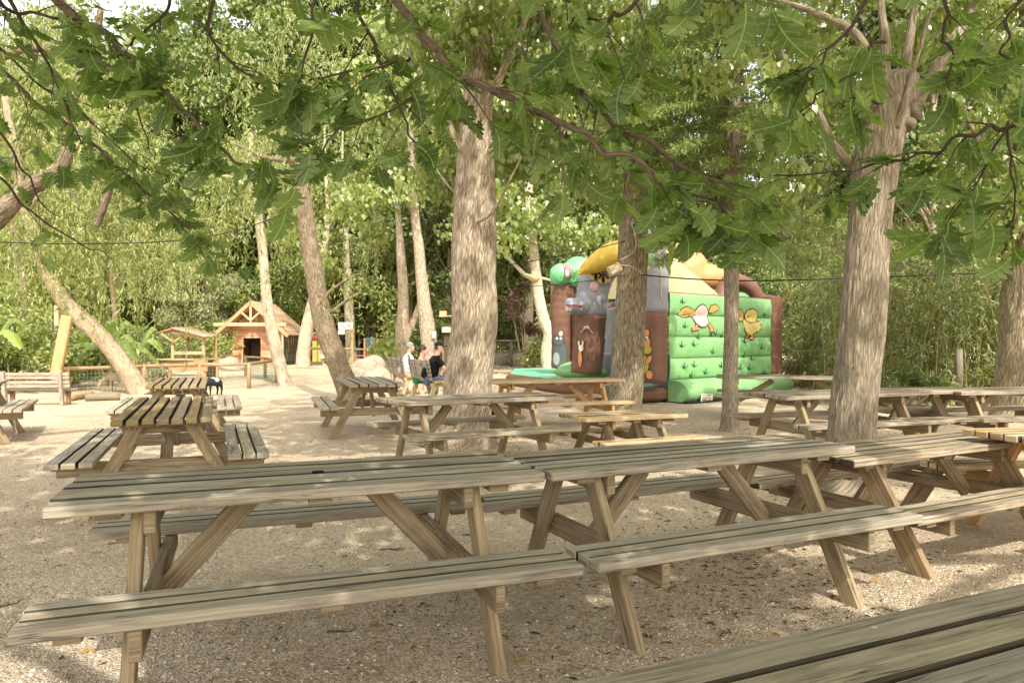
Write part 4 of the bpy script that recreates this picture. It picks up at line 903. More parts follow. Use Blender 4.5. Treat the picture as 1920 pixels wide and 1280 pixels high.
# each main branch: photo points with distance, thickness, and how many leafy side shoots it bears
BR = [
 # pts (px,py,d), r0, r1, shoots, leaf size, shoot length
 ([(640, -160, 1.9), (745, 0, 1.85), (800, 75, 1.8), (850, 145, 1.75), (915, 165, 1.7), (970, 195, 1.7), (1050, 230, 1.65), (1130, 272, 1.65), (1200, 312, 1.62), (1265, 352, 1.6), (1320, 375, 1.6)], .0115, .003, 46, .105, .14),
 ([(975, -120, 2.1), (1000, 0, 2.05), (1045, 90, 2.), (1080, 150, 1.95), (1120, 200, 1.9), (1180, 250, 1.85), (1250, 290, 1.85), (1320, 330, 1.9), (1400, 350, 2.)], .0105, .003, 34, .105, .14),
 ([(640, -80, 2.1), (665, 0, 2.05), (700, 80, 2.), (712, 108, 2.), (735, 165, 1.95), (760, 230, 1.9), (775, 265, 1.9)], .006, .002, 16, .115, .14),
 ([(770, 110, 1.9), (705, 125, 1.9), (640, 140, 1.95), (580, 150, 2.)], .004, .002, 13, .11, .13),
 ([(775, 190, 1.85), (700, 215, 1.85), (640, 245, 1.85), (605, 275, 1.85), (595, 300, 1.85)], .003, .0015, 12, .11, .11),
 ([(60, -60, 2.3), (130, 30, 2.3), (175, 52, 2.3), (215, 78, 2.3), (250, 120, 2.3), (300, 165, 2.3), (350, 215, 2.25), (390, 262, 2.2), (440, 300, 2.2), (470, 318, 2.2)], .013, .003, 36, .12, .16),
 ([(420, -90, 2.3), (395, 60, 2.4), (440, 120, 2.4), (480, 150, 2.35), (505, 180, 2.3)], .006, .002, 17, .115, .15),
 ([(330, -70, 2.5), (310, 15, 2.5), (270, 60, 2.5), (245, 85, 2.5)], .006, .003, 10, .12, .14),
 ([(-40, -40, 2.2), (20, 20, 2.2), (90, 35, 2.2), (160, 45, 2.2)], .006, .003, 18, .13, .14),
 ([(610, -70, 1.95), (597, 0, 1.95), (575, 90, 1.95), (560, 155, 1.95)], .005, .002, 12, .12, .13),
 ([(2010, 200, 1.75), (1920, 226, 1.75), (1880, 236, 1.75), (1810, 255, 1.75), (1740, 285, 1.8), (1660, 305, 1.85), (1560, 318, 1.9), (1450, 330, 1.95)], .006, .0018, 24, .098, .11),
 ([(1888, 238, 1.75), (1862, 285, 1.75), (1825, 345, 1.75), (1795, 390, 1.75)], .003, .0015, 11, .105, .12),
 ([(1890, 238, 1.75), (1888, 300, 1.72), (1892, 370, 1.72), (1900, 430, 1.7)], .003, .0015, 11, .105, .12),
 ([(1755, -70, 1.6), (1768, 10, 1.6), (1775, 60, 1.6), (1780, 110, 1.6), (1790, 150, 1.6)], .004, .002, 9, .105, .07),
 ([(1690, -110, 1.5), (1640, -30, 1.5), (1600, 40, 1.5), (1560, 90, 1.5), (1520, 130, 1.5), (1490, 180, 1.5)], .0045, .0016, 12, .115, .07),
 ([(1660, 80, 1.5), (1630, 100, 1.5), (1590, 140, 1.5), (1545, 175, 1.5), (1500, 210, 1.5)], .003, .0014, 5, .125, .09),
 ([(1030, -70, 1.7), (1060, 0, 1.7), (1110, 35, 1.7), (1140, 70, 1.7)], .005, .003, 9, .115, .12),
 ([(1225, -40, 1.7), (1190, 10, 1.7), (1150, 30, 1.7), (1128, 44, 1.7)], .005, .003, 6, .115, .12),
 ([(1330, -60, 1.55), (1350, -10, 1.55), (1380, 10, 1.55)], .004, .002, 6, .12, .10),
 ([(1960, -40, 1.9), (1900, 30, 1.9), (1880, 90, 1.9), (1900, 140, 1.9)], .004, .002, 12, .115, .13),
 ([(1255, 300, 1.62), (1285, 345, 1.6), (1335, 370, 1.6), (1380, 410, 1.6), (1382, 420, 1.6)], .003, .0015, 15, .095, .07),
 # left spray, farther off
 ([(-90, 70, 3.6), (0, 130, 3.6), (60, 190, 3.6), (120, 225, 3.6), (180, 270, 3.6), (240, 330, 3.6), (290, 370, 3.6), (335, 410, 3.6), (345, 430, 3.6)], .011, .003, 62, .115, .24),
 ([(10, -20, 3.2), (50, 50, 3.2), (85, 110, 3.2), (110, 160, 3.2), (130, 220, 3.3), (150, 270, 3.3)], .008, .003, 16, .115, .2),
 ([(-80, 200, 3.4), (0, 245, 3.4), (30, 300, 3.4), (60, 340, 3.4), (75, 380, 3.4), (110, 405, 3.4)], .007, .002, 4, .11, .18),
 ([(-60, 300, 3.3), (0, 332, 3.3), (45, 385, 3.3), (100, 430, 3.3), (160, 460, 3.3), (210, 485, 3.3)], .007, .002, 1, .1, .15),
 ([(225, 110, 2.3), (255, 165, 2.4), (258, 200, 2.5), (275, 260, 2.6), (290, 300, 2.6)], .004, .0015, 2, .1, .1),
 ([(-60, 20, 3.5), (0, 90, 3.5), (60, 150, 3.5), (160, 215, 3.5), (250, 300, 3.5), (320, 330, 3.5)], .007, .002, 34, .11, .24),
]
g = np.random.default_rng(91)
for pts, r0, r1, ns, ls, sl in BR:
    q = spline([P(*p) for p in pts], 14*len(pts)); K = len(q)
    q[1:-1] += (spline(g.normal(size=(len(pts)*2, 3)), K)*.006)[1:-1]
    rad = np.linspace(r0, r1, K)*(1+.18*g.random(K))
    m = MB(); m.tube(q, rad, 8)
    A, B, C, Z = [], [], [], []
    T = unit(np.gradient(q, axis=0))
    lo = int(K*.05); ns = max(1, int(ns*(.5 if pts[0][0] < 700 else .5))); ls *= .84
    for i in range(ns):
        f = (i+g.random())/ns; k = lo+int((K-1-lo)*min(.999, f**.9)); o0 = q[k]; tip = i == ns-1
        side = rdirs(1, g)[0]*[1, .8, .55]; d0 = unit(T[k]*(.9 if not tip else 2.)+side*1.1+np.array([0, 0, -.12]))
        L = sl*(.35+.85*g.random()); s = np.linspace(0, 1, 6)
        sh = o0+np.outer(s*L, d0)+np.c_[0*s, 0*s, -.22*L*s**2]+np.cumsum(g.normal(size=(6, 3))*.003, 0)*np.c_[s, s, s]
        m.tube(sh, np.linspace(max(.0012, min(rad[k]*.55, .003)), .0009, 6), 5)
        nl = int(g.integers(3, 7)); td = unit(sh[-1]-sh[-2])
        for j in range(nl):
            u = 1-.62*g.random()**1.6*(j > 1); b = sh[0]+(sh[-1]-sh[0])*u if j > 1 else sh[-1]
            az_ = g.random()*6.28; e1 = unit(np.cross(td, [0, 0, 1.])); e2 = np.cross(td, e1)
            d = unit(td*.55+(e1*math.cos(az_)+e2*math.sin(az_))*.85+np.array([0, 0, -.38])+g.normal(size=3)*.12)
            b = b+d*.004
            nrm = unit(np.array([0, -.25, .75])+g.normal(size=3)*.42)
            A.append(b+d*.008); B.append(d); C.append(nrm); Z.append(ls*(.5+.62*g.random()))
    bo = m.build('branch', B_LIMB if r0 > .008 else B_TWIG, OAKROOT, True, fix=False); set_local(OAKROOT, bo)
    lo_ = leaf_mesh('leaves', np.array(A), np.array(B), np.array(C), np.array(Z), OAKL, L_OAK, bo)
    lo_.data.transform(Matrix.Translation(Vector(OAKROOT.location)).inverted())

# unseen canopy above and behind the camera, shaped to keep near tables in dappled shade
g = np.random.default_rng(13)
def shade(pt):
    """where the leaf's shadow lands at table height"""
    h = pt[:, 2]-.45
    return pt[:, 0]+SUN[0]*h, pt[:, 1]+SUN[1]*h
n = 30000
pt = np.c_[g.uniform(-6.5, 9.5, n), g.uniform(-6.5, 3.2, n), g.uniform(3.1, 7.2, n)]
ok = (pt[:, 2] > 1.9+.5*np.maximum(pt[:, 1], 0)+.25*np.maximum(pt[:, 1], 0)) 
pt = pt[ok]; sx, sy = shade(pt)
na = Noise2(5, 9, 9); nb = Noise2(6, 31, 31)
dens = .66*na(sx/20, sy/20)+.55*nb(sx/20, sy/20)
edge = sy-9.6+.9*np.sin(sx*.7)+np.where(sx < -2, -.25*(-2-sx), 0)-np.where(sx > 1.5, .0*(sx-1.5), 0)
keep = sun_holes(pt, g) & (dens < 1.05-.7*np.clip((sy-4.5)/3.5, 0, 1)-.55*np.clip((sx-1.2)/2.2, 0, 1)) & (edge < g.normal(size=len(pt))*.5)
# openings the photo shows as sun flecks: (px, py) on the ground, size in metres
for px, py, z_, rx, ry in [(28, 1235, 0, .22, .26), (215, 1235, 0, .2, .3), (85, 1122, .46, .12, .08), (300, 1205, 0, .07, .08), (1660, 1105, 0, .42, .28), (1720, 1125, 0, .3, .2), (1850, 1040, 0, .75, .4), (1760, 945, 0, .85, .45), (1890, 890, 0, .8, .5), (1700, 1000, 0, .2, .12), (1490, 1015, 0, .12, .1), (1540, 890, 0, .35, .18), (250, 1035, 0, .06, .05), (1130, 890, 0, .2, .1), (1260, 905, 0, .3, .1), (670, 1020, 0, .05, .05), (240, 905, 0, .16, .1), (1760, 832, .64, .42, .25), (1880, 845, .64, .3, .2), (1860, 945, .4, .3, .12), (1390, 822, .75, .12, .08), (1480, 800, .75, .1, .1), (1600, 870, .62, .14, .1), (640, 1100, 0, .05, .05), (325, 895, 0, .08, .08), (1745, 1000, .2, .12, .08)]:
    c = G(px, py, z_); keep &= ~(((sx-c[0]-SUN[0]*(z_-.45))/(rx*1.15+.13))**2+((sy-c[1]-SUN[1]*(z_-.45))/(ry*1.15+.13))**2 < 1)
keep &= (sy > .7) & (np.abs(sx) < 2.5+.72*sy)
pt = pt[keep]; n = len(pt)
cr = leaf_mesh('crown', pt, unit(rdirs(n, g)+[0, 0, -.4]), unit(rdirs(n, g)*.6+[0, 0, 1]), .18+.16*g.random(n), OAKLOW, L_CANOPY, OAKROOT)
set_local(OAKROOT, cr)
for pts in [[(1.4, -1.9, 3.2), (.2, -1.2, 3.9), (-1.6, -.2, 4.2), (-4., .6, 4.6), (-6.5, .5, 5.)], [(1.35, -1.8, 3.6), (2.6, -.6, 4.2), (4.4, .4, 4.6), (7., .6, 5.2)], [(1.25, -1.7, 4.4), (-.5, -3.2, 5.4), (-3.5, -5., 6.2), (-6., -6., 6.4)], [(1.2, -1.6, 5.), (3., -3.6, 6.), (6., -5.5, 6.6)], [(1.4, -1.9, 3.), (.9, -.9, 3.5), (.2, .5, 3.7), (-.55, 1.5, 3.0), (-.8, 1.9, 2.5), (-.45, 1.95, 2.3)], [(2.6, -.6, 4.2), (1.6, .6, 3.9), (.4, 1.5, 3.2), (.02, 2.05, 2.5)], [(.2, -1.2, 3.9), (-1.2, .6, 3.8), (-1.9, 1.8, 3.2), (-1.5, 2.3, 2.5)], [(4.4, .4, 4.6), (3., 1.1, 3.7), (2., 1.6, 2.6), (1.35, 1.75, 1.9)]]:
    m = MB(); limb(m, pts, .09 if pts[0][2] > 3.1 else .05, .012, 10, 40, wob=.01); o = m.build('limb', B_BROWN, OAKROOT, True, fix=False); set_local(OAKROOT, o)
# ================================================================ bouncy castle
V_BROWN = m_vinyl('brown_vinyl', (.165, .082, .052), (.235, .12, .08)); V_GREEN = m_vinyl('green_vinyl', (.20, .47, .18), (.32, .58, .26)); V_TURQ = m_vinyl('turquoise_vinyl', (.16, .50, .31), (.24, .58, .38))
V_GREY = m_vinyl('grey_vinyl', (.30, .31, .36), (.38, .39, .44)); V_YEL = m_vinyl('yellow_vinyl', (.70, .46, .06), (.76, .54, .10)); V_CREAM = m_vinyl('cream_vinyl', (.54, .45, .25), (.60, .51, .30))
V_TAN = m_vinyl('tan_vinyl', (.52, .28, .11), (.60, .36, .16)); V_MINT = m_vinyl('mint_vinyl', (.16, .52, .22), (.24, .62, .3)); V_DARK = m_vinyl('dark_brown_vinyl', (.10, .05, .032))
V_NAVY = m_plain('grass_mark_paint', (.02, .075, .055), .6); INK = m_plain('outline_paint', (.035, .025, .02), .6)
PA = {k: m_plain('paint_'+k, c, .55, .3, .08) for k, c in dict(pink=(.68, .46, .44), orange=(.66, .28, .12), gold=(.54, .35, .1), yellow=(.70, .56, .2), white=(.78, .74, .66), slate=(.10, .12, .12), light=(.36, .40, .37), olive=(.42, .38, .06), red=(.5, .08, .08), pupil=(.01, .01, .01), blush=(.55, .22, .24), rust=(.60, .28, .10), cream=(.7, .6, .4), leafgreen=(.10, .33, .10)).items()}
A0 = np.array([3.38, 15.8, 0]); A1 = np.array([6.48, 18.45, 0])            # foot of the painted side wall
WD = (A1-A0); WL = np.linalg.norm(WD); WD = WD/WL; WN = np.array([WD[1], -WD[0], 0])  # outward = towards the tables
CAS = thing('bouncy_castle', 'inflatable bouncy castle with green painted side wall, brown pillars and grey tops', 'bouncy castle', tuple(A0), 0)
def cpart(mb, name, mat, smooth=True, par=None, fix=True):
    o = mb.build(name, mat, par or CAS, smooth, fix); set_local(CAS, o); return o
ZB, ZT = .46, 2.34
def wall_pt(u, v, off=0.):
    """u along 0..1, v up 0..1 of the cushioned wall"""
    rows = 4; q = (v*rows) % 1.; bulge = .07*math.sqrt(max(0, 1-(2*q-1)**2)) if 0 < v < 1 else 0
    bulge *= min(1, u/.02, (1-u)/.02) if 0 < u < 1 else 0
    return A0+WD*(u*WL)+np.array([0, 0, ZB+(ZT-ZB)*v])+WN*(bulge+off)+WD*(.02*math.sin(v*9))
m = MB(); m.grid(lambda u, v: wall_pt(u, v), 48, 80); cpart(m, 'side_wall', V_GREEN, True)
m = MB(); m.grid(lambda u, v: wall_pt(u, 1, 0)-WN*(v*.5)+np.array([0, 0, .05*math.sin(v*3.1)]), 20, 6); cpart(m, 'wall_top', V_BROWN)
# base tube under the wall
def base_pt(u, v):
    a = v*math.pi*1.02-math.pi*.5
    return A0+WD*(-.18+u*(WL+.35))+WN*(.10+.42*math.cos(a)**.6 if math.cos(a) > 0 else .10)+np.array([0, 0, .23+.25*math.sin(a)])
m = MB(); m.grid(base_pt, 30, 20); m.grid(lambda u, v: A0+WD*(-.18)+WN*(.10+u*.50*math.cos(v*3.14-1.57)**.6 if math.cos(v*3.14-1.57) > 0 else .1)+np.array([0, 0, .23+.25*math.sin(v*3.14-1.57)]), 8, 14); cpart(m, 'base_tube', V_GREEN)
m = MB(); m.box(A0+WD*(WL/2)+np.array([0, 0, .015])+WN*.1, WD*(WL/2+.2), WN*.5, (0, 0, .014), .004); cpart(m, 'ground_skirt', m_plain('black_skirt', (.015, .015, .017), .6), False)
# body behind the wall, dark brown front edge, rear brown column
def bulgebox(c0, c1, width, z0, z1, n, rows=1, bul=.06):
    d = np.array(c1)-np.array(c0); L = np.linalg.norm(d); d = d/L; nn = np.array([d[1], -d[0], 0])
    def f(u, v):
        a = u*2*math.pi; e = .62
        cx = abs(math.cos(a))**e*math.copysign(1, math.cos(a)); cy = abs(math.sin(a))**e*math.copysign(1, math.sin(a))
        q = (v*rows) % 1 if v < 1 else 1.; k = 1+bul*math.sqrt(max(0, 1-(2*q-1)**2))
        return np.array(c0)+d*(L/2)+d*(cx*L/2*k)+nn*(cy*width/2*k)+np.array([0, 0, z0+(z1-z0)*v])
    n.grid(f, 40, 24*rows, 0, True); n.grid(lambda u, v: f(u, 1)*v+(np.array(c0)+d*(L/2)+np.array([0, 0, z1+.06]))*(1-v)+np.array([0, 0, .0]), 40, 4, 0, True)
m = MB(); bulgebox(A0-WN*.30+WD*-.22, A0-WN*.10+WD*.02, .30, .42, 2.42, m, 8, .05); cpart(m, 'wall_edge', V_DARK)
m = MB(); bulgebox(A1-WN*.25+WD*.05, A1-WN*.20+WD*.52, .62, .0, 2.42, m, 1, .05); cpart(m, 'corner_column', V_BROWN)
m = MB(); bulgebox(A0-WN*2.2+WD*.4, A1-WN*2.2-WD*.4, 3.2, .02, 1.0, m, 2, .03); cpart(m, 'bounce_bed', V_GREY)
# front mat: turquoise top with brown rim
Mt = [np.array(q) for q in [(-.18, 21.7, 0), (2.30, 15.1, 0), (3.3, 15.6, 0), (3.2, 20., 0), (2.0, 26.5, 0), (0., 26., 0)]]
MH = .33; ctr = sum(Mt)/6
def edge_pt(u):
    k = u*6; i = int(k) % 6; f = k-int(k); return Mt[i]*(1-f)+Mt[(i+1) % 6]*f
m = MB(); m.grid(lambda u, v: ctr+(edge_pt(u)-ctr)*(1-.06*max(0, v-.75)*4*(v-.75)*4-.04*(v < .25)*(1-v*4))+np.array([0, 0, MH*v]), 72, 10, 0, True); cpart(m, 'mat_rim', V_BROWN)
m = MB(); m.grid(lambda u, v: ctr+(edge_pt(u)-ctr)*(.945*v)+np.array([0, 0, MH+.005+.06*abs(math.sin((ctr+(edge_pt(u)-ctr)*v)[1]*2.2))*(1-v**8)]), 72, 40, 0, True); cpart(m, 'mat_top', V_TURQ)
m = MB(); m.ball(P(1110, 696, 18.4), (.95, .8, .22), 20, 10); m.ball(P(1080, 694, 20.4), (.55, .9, .26), 18, 10); cpart(m, 'entry_bump', V_GREEN)

# pillars
def pillar(pts, r, mats, split, name, n=28):
    q = spline(np.array(pts), 46); z = np.linspace(0, 1, 46)
    rr = r*(1+.035*np.sin(z*38)**2)*np.clip(np.sqrt(np.minimum(1, (1.02-z)*9)), .25, 1)
    k = int(46*split); o = None
    m = MB(); m.tube(q[:k+1], rr[:k+1], n); o = cpart(m, name, mats[0])
    if split < 1:
        m = MB(); m.tube(q[k:], rr[k:]*1.015, n); cpart(m, 'pillar_top', mats[1])
    return o, q
D1, D2, D3 = 15.25, 17.2, 20.6
P1o, q1 = pillar([P(1220, 716, D1), P(1220, 640, D1), P(1222, 560, D1), P(1222, 500, D1), P(1211, 455, D1+.1), P(1188, 425, D1+.2)], .325, (V_BROWN, V_GREY), .345, 'pillar')
P2o, q2 = pillar([P(1099, 700, D2), P(1104, 640, D2), P(1108, 590, D2), P(1112, 545, D2), P(1125, 510, D2+.1), P(1146, 485, D2+.2)], .36, (V_BROWN, V_GREY), .405, 'pillar')
P3o, q3 = pillar([P(1055, 690, D3), P(1056, 630, D3), P(1054, 580, D3), P(1058, 545, D3), P(1066, 525, D3)], .32, (V_BROWN, V_BROWN), 1., 'pillar')
# leafy green heads on the far pillar
m = MB(); m.ball(P(1052, 515, D3-.2), (.32, .34, .32), 20, 14, 0, .04); m.ball(P(1084, 510, D3-.15), (.48, .42, .42), 22, 16, 0, .04); hd = cpart(m, 'leafy_head', V_MINT)
m = MB(); m.ball(P(1064, 508, D3-.5), (.11, .12, .21), 12, 10); cpart(m, 'open_mouth', PA['blush'])
m = MB(); m.ball(P(1063, 513, D3-.6), (.06, .06, .11), 10, 8); cpart(m, 'tongue', PA['pink'])
for a, b in ((1050, 523), (1077, 508), (1075, 525)):
    m = MB(); m.tube(spline([P(a-4, b-2, D3-.62), P(a, b+4, D3-.63), P(a+5, b-3, D3-.61)], 8), .022, 6); cpart(m, 'closed_eyelid', PA['leafgreen'])
# yellow beak
m = MB(); q = spline([P(1168, 474, D2-.35), P(1150, 478, D2-.45), P(1120, 492, D2-.5), P(1096, 505, D2-.5), P(1084, 515, D2-.5)], 40); m.tube(q, np.r_[np.linspace(.30, .30, 14), np.linspace(.295, .02, 26)]*(1+.02*np.sin(np.arange(40)*2.2)), 22); cpart(m, 'beak', V_YEL)
# face on the grey pillar, and its grinning snout
for a, b in ((1118, 517), (1132, 523)):
    m = MB(); m.ball(P(a, b, D2-.36), (.16, .06, .11), 14, 10); cpart(m, 'eye', PA['yellow']); m = MB(); m.ball(P(a-1, b+1, D2-.42), (.04, .03, .08), 8, 8); cpart(m, 'pupil', PA['pupil'])
    m = MB(); m.tube(spline([P(a-9, b-2, D2-.42), P(a, b-9, D2-.43), P(a+9, b-1, D2-.42)], 8), .022, 6); cpart(m, 'eye_outline', INK)
m = MB(); m.ball(P(1115, 537, D2-.37), (.11, .05, .12), 12, 8); cpart(m, 'painted_tongue', PA['pink'])
m = MB(); m.tube(spline([P(1112, 577, D2-.1), P(1090, 575, D2-.25), P(1070, 574, D2-.4), P(1058, 577, D2-.42)], 20), np.r_[np.linspace(.20, .19, 15), np.linspace(.18, .06, 5)], 18); sn = cpart(m, 'snout', V_GREY)
TOOTH = m_plain('painted_tooth', (.55, .42, .31), .6, .3, .1)
for j in range(5):
    m = MB(); m.ball(P(1063+j*6.6, 578-.3*j, D2-.60+.035*j), (.045, .02, .075), 10, 8); cpart(m, 'tooth', TOOTH)
m = MB(); m.tube(spline([P(1058, 571, D2-.61), P(1074, 571, D2-.585), P(1093, 572, D2-.5)], 10), .02, 6); cpart(m, 'lip', PA['blush'])
m = MB(); m.tube(spline([P(1088, 624, D2-.37), P(1100, 613, D2-.39), P(1112, 625, D2-.37)], 12), [.01]*4+[.035]*4+[.01]*4, 8); cpart(m, 'painted_mouth', PA['pink'])
# round eye and leaf on the near pillar
m = MB(); m.ball(P(1214, 487, D1-.22), (.14, .2, .22), 14, 10); cpart(m, 'leafy_tuft', V_GREEN)
m = MB(); m.ball(P(1211, 498, D1-.33), (.10, .05, .11), 12, 9); cpart(m, 'eye', PA['yellow']); m = MB(); m.ball(P(1209, 499, D1-.37), (.035, .03, .06), 8, 8); cpart(m, 'pupil', PA['pupil'])
m = MB(); m.tube(spline([P(1232, 455, D1-.33), P(1238, 500, D1-.35), P(1240, 560, D1-.34)], 14), .010, 6); cpart(m, 'seam_rope', PA['yellow'])
# padded walls and dark gaps inside the opening
m = MB(); bulgebox(P(1190, 712, 17.2)*[1, 1, 0], P(1146, 712, 18.6)*[1, 1, 0], .5, .5, 2.1, m, 4, .08); cpart(m, 'padded_panel', V_GREY)
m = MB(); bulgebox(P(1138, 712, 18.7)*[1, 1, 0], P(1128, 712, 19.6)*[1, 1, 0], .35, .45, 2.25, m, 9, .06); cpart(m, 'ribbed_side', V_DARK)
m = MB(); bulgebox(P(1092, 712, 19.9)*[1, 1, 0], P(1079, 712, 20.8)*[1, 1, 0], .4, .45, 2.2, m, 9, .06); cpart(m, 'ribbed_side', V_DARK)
m = MB(); bulgebox(P(1085, 712, 22.2)*[1, 1, 0], P(1150, 712, 21.2)*[1, 1, 0], .4, .45, 1.9, m, 4, .06); cpart(m, 'padded_panel', V_GREY)
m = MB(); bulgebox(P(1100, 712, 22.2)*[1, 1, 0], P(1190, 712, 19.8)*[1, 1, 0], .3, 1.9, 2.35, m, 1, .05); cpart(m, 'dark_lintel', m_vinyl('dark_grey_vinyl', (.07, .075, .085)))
# cream canopy sheet sloping down behind the near pillar, tan figure behind it
m = MB(); c4 = [P(1222, 462, 15.9), P(1345, 552, 17.4), P(1245, 560, 16.1), P(1238, 500, 15.8)]
m.grid(lambda u, v: (P(1228+u*10, 458+u*105, 15.8+.2*u))*(1-v)+(P(1240+u*108, 460+u*92, 16.8+1.2*u))*v+np.array([0, 0, -.10*math.sin(v*3.1)*math.sin(u*3.1)]), 16, 16); cpart(m, 'canopy_sheet', V_CREAM)
m = MB(); m.grid(lambda u, v: P(1128+60*u, 560-0*u, 19.5)*(1-v)+P(1150+40*u, 500, 19.2)*v, 6, 6); cpart(m, 'back_sheet', V_CREAM)
m = MB(); m.tube(spline([P(1290, 560, 19.8), P(1290, 525, 19.8), P(1283, 495, 19.8), P(1266, 470, 19.7), P(1248, 450, 19.6)], 30), np.r_[np.linspace(.62, .58, 14), np.linspace(.56, .14, 16)], 22)
m.ball(P(1325, 522, 19.7), (.62, .5, .40), 22, 14, 0, .03); cpart(m, 'tan_figure', V_TAN)
m = MB(); m.ball(P(1278, 522, 19.25), (.26, .07, .17), 16, 10); cpart(m, 'eye', PA['cream']); m = MB(); m.ball(P(1284, 528, 19.2), (.10, .05, .08), 10, 8); cpart(m, 'pupil', PA['rust'])
m = MB(); m.tube(spline([P(1262, 512, 19.2), P(1280, 508, 19.16), P(1300, 528, 19.15)], 10), .05, 8); cpart(m, 'eyebrow', INK)
m = MB(); m.tube(spline([P(1296, 548, 19.15), P(1325, 546, 19.05), P(1360, 543, 19.1)], 12), [.02, .04]*6, 8); cpart(m, 'jaw_shadow', PA['rust'])
m = MB(); m.tube(spline([P(1350, 566, 18.4), P(1362, 532, 18.6), P(1385, 527, 18.8), P(1408, 540, 18.9), P(1424, 566, 19.)], 30), .19, 16); cpart(m, 'arch', V_BROWN)
m = MB(); m.ball(P(1388, 556, 18.9), (.26, .1, .2), 14, 8); cpart(m, 'arch_fill', V_GREEN)

# ---- painted figures on the cloth: soft flat shapes that follow the surface
def decal(surf, outline, mat, off, name, rings=5, par=None):
    o = np.array(outline, float); c = o.mean(0); m = MB(); n = len(o)
    m.v.append(surf(c[0], c[1], off))
    for r in range(1, rings+1):
        for p in o: q = c+(p-c)*r/rings; m.v.append(surf(q[0], q[1], off))
    for i in range(n): m.face((0, 1+i, 1+(i+1) % n), [(0, 0)]*3)
    for r in range(rings-1):
        for i in range(n): a = 1+r*n+i; b = 1+r*n+(i+1) % n; m.face((a, a+n, b+n, b), [(0, 0)]*4)
    return cpart(m, name, mat, True, par, fix=False)
def oval(cx, cy, rx, ry, a=0., n=20, k=1.):
    t = np.linspace(0, 2*np.pi, n, endpoint=False); x = rx*np.cos(t); y = ry*np.sin(t); return np.c_[cx+x*math.cos(a)-y*math.sin(a)*k, cy+(x*math.sin(a)/k+y*math.cos(a))]
asp = WL/(ZT-ZB)
def wsurf(x, y, off): return wall_pt(x, y, off)
def shape(name, outl, mat, off=.012):
    o = np.array(outl); c = o.mean(0); d = o-c; s = np.array([.0075/1, .0075*asp]); big = c+d+np.sign(d)*0+d/np.maximum(1e-6, np.sqrt((d[:, :1]/1)**2+(d[:, 1:]/asp)**2))*.0065
    decal(wsurf, big, INK, off-.003, name+'_outline'); decal(wsurf, o, mat, off, name)
def wv(pts): return [((a-1258)/(1443-1258)*1.0, (713-b)/(713-556)) for a, b in pts]
def wx(px):   # photo column -> u along the wall (perspective corrected)
    t = (px-960)/FPX; return float(np.clip((A0[0]-t*A0[1])/(t*WD[1]-WD[0])/WL, .01, .99))
def wpt(px, py):
    u = wx(px); d = (A0+WD*u*WL)[1]; z = CAMH-(py-HZ)/FPX*d; return (u, (z-ZB)/(ZT-ZB))
def wpoly(pts): return [wpt(a, b) for a, b in pts]
shape('egg_wing', wpoly([(1269, 590), (1273, 578), (1282, 575), (1292, 580), (1302, 586), (1298, 592), (1284, 593), (1276, 594)]), PA['gold'], .014)
shape('egg_wing', wpoly([(1323, 585), (1327, 573), (1335, 571), (1342, 577), (1338, 582), (1330, 587)]), PA['gold'], .014)
shape('egg_leg', wpoly([(1303, 598), (1307, 600), (1303, 612), (1306, 618), (1294, 620), (1293, 614), (1299, 611)]), PA['orange'], .014)
shape('egg_leg', wpoly([(1321, 607), (1326, 606), (1332, 614), (1334, 621), (1328, 622), (1325, 613)]), PA['orange'], .014)
shape('egg_body', wpoly([(1310, 571), (1316, 574), (1321, 583), (1322, 594), (1323, 605), (1317, 612), (1309, 612), (1300, 605), (1294, 594), (1300, 590), (1298, 583), (1303, 575)]), PA['pink'], .018)
shape('chick_wing', wpoly([(1378, 590), (1378, 582), (1383, 579), (1388, 587), (1389, 600), (1382, 602)]), PA['gold'], .014)
shape('chick_wing', wpoly([(1415, 604), (1424, 600), (1420, 608), (1424, 614), (1416, 622), (1412, 612)]), PA['yellow'], .014)
shape('chick_leg', wpoly([(1398, 625), (1402, 625), (1400, 633), (1394, 634)]), PA['orange'], .014)
shape('chick_leg', wpoly([(1405, 625), (1409, 625), (1408, 636), (1402, 636)]), PA['orange'], .014)
shape('chick_body', wpoly([(1388, 600), (1398, 596), (1412, 600), (1416, 610), (1414, 622), (1404, 628), (1394, 622)]), PA['yellow'], .018)
shape('chick_head', wpoly([(1391, 590), (1395, 582), (1405, 579), (1414, 585), (1416, 595), (1411, 603), (1400, 604), (1393, 599)]), PA['yellow'], .022)
# tufts of painted grass
for a, b in [(1274, 566), (1280, 612), (1308, 633), (1332, 628), (1274, 648), (1297, 646), (1332, 660), (1277, 688), (1296, 685), (1292, 704), (1318, 698), (1347, 686), (1340, 626), (1392, 668), (1406, 672), (1430, 590), (1424, 652), (1400, 690), (1430, 700), (1393, 640), (1352, 630), (1382, 690)]:
    m = MB()
    for dx, dy in ((-6, -5), (0, -10), (7, -3)):
        pp_ = [wpt(a+dx*.9*(1-f)-1*f, b+dy*(1-f)+2.5*math.sin(f*2)) for f in np.linspace(0, 1, 5)]
        w_ = .012
        for i in range(4):
            (u0, v0), (u1, v1) = pp_[i], pp_[i+1]; w0 = w_*i/4*.55+.001; w1 = w_*(i+1)/4*.55+.001; bI = len(m.v)
            m.v += [wall_pt(u0-w0, v0, .012), wall_pt(u0+w0, v0, .012), wall_pt(u1+w1, v1, .012), wall_pt(u1-w1, v1, .012)]; m.face((bI, bI+1, bI+2, bI+3), [(0, 0)]*4)
    cpart(m, 'painted_grass_tuft', V_NAVY, False, None, False)
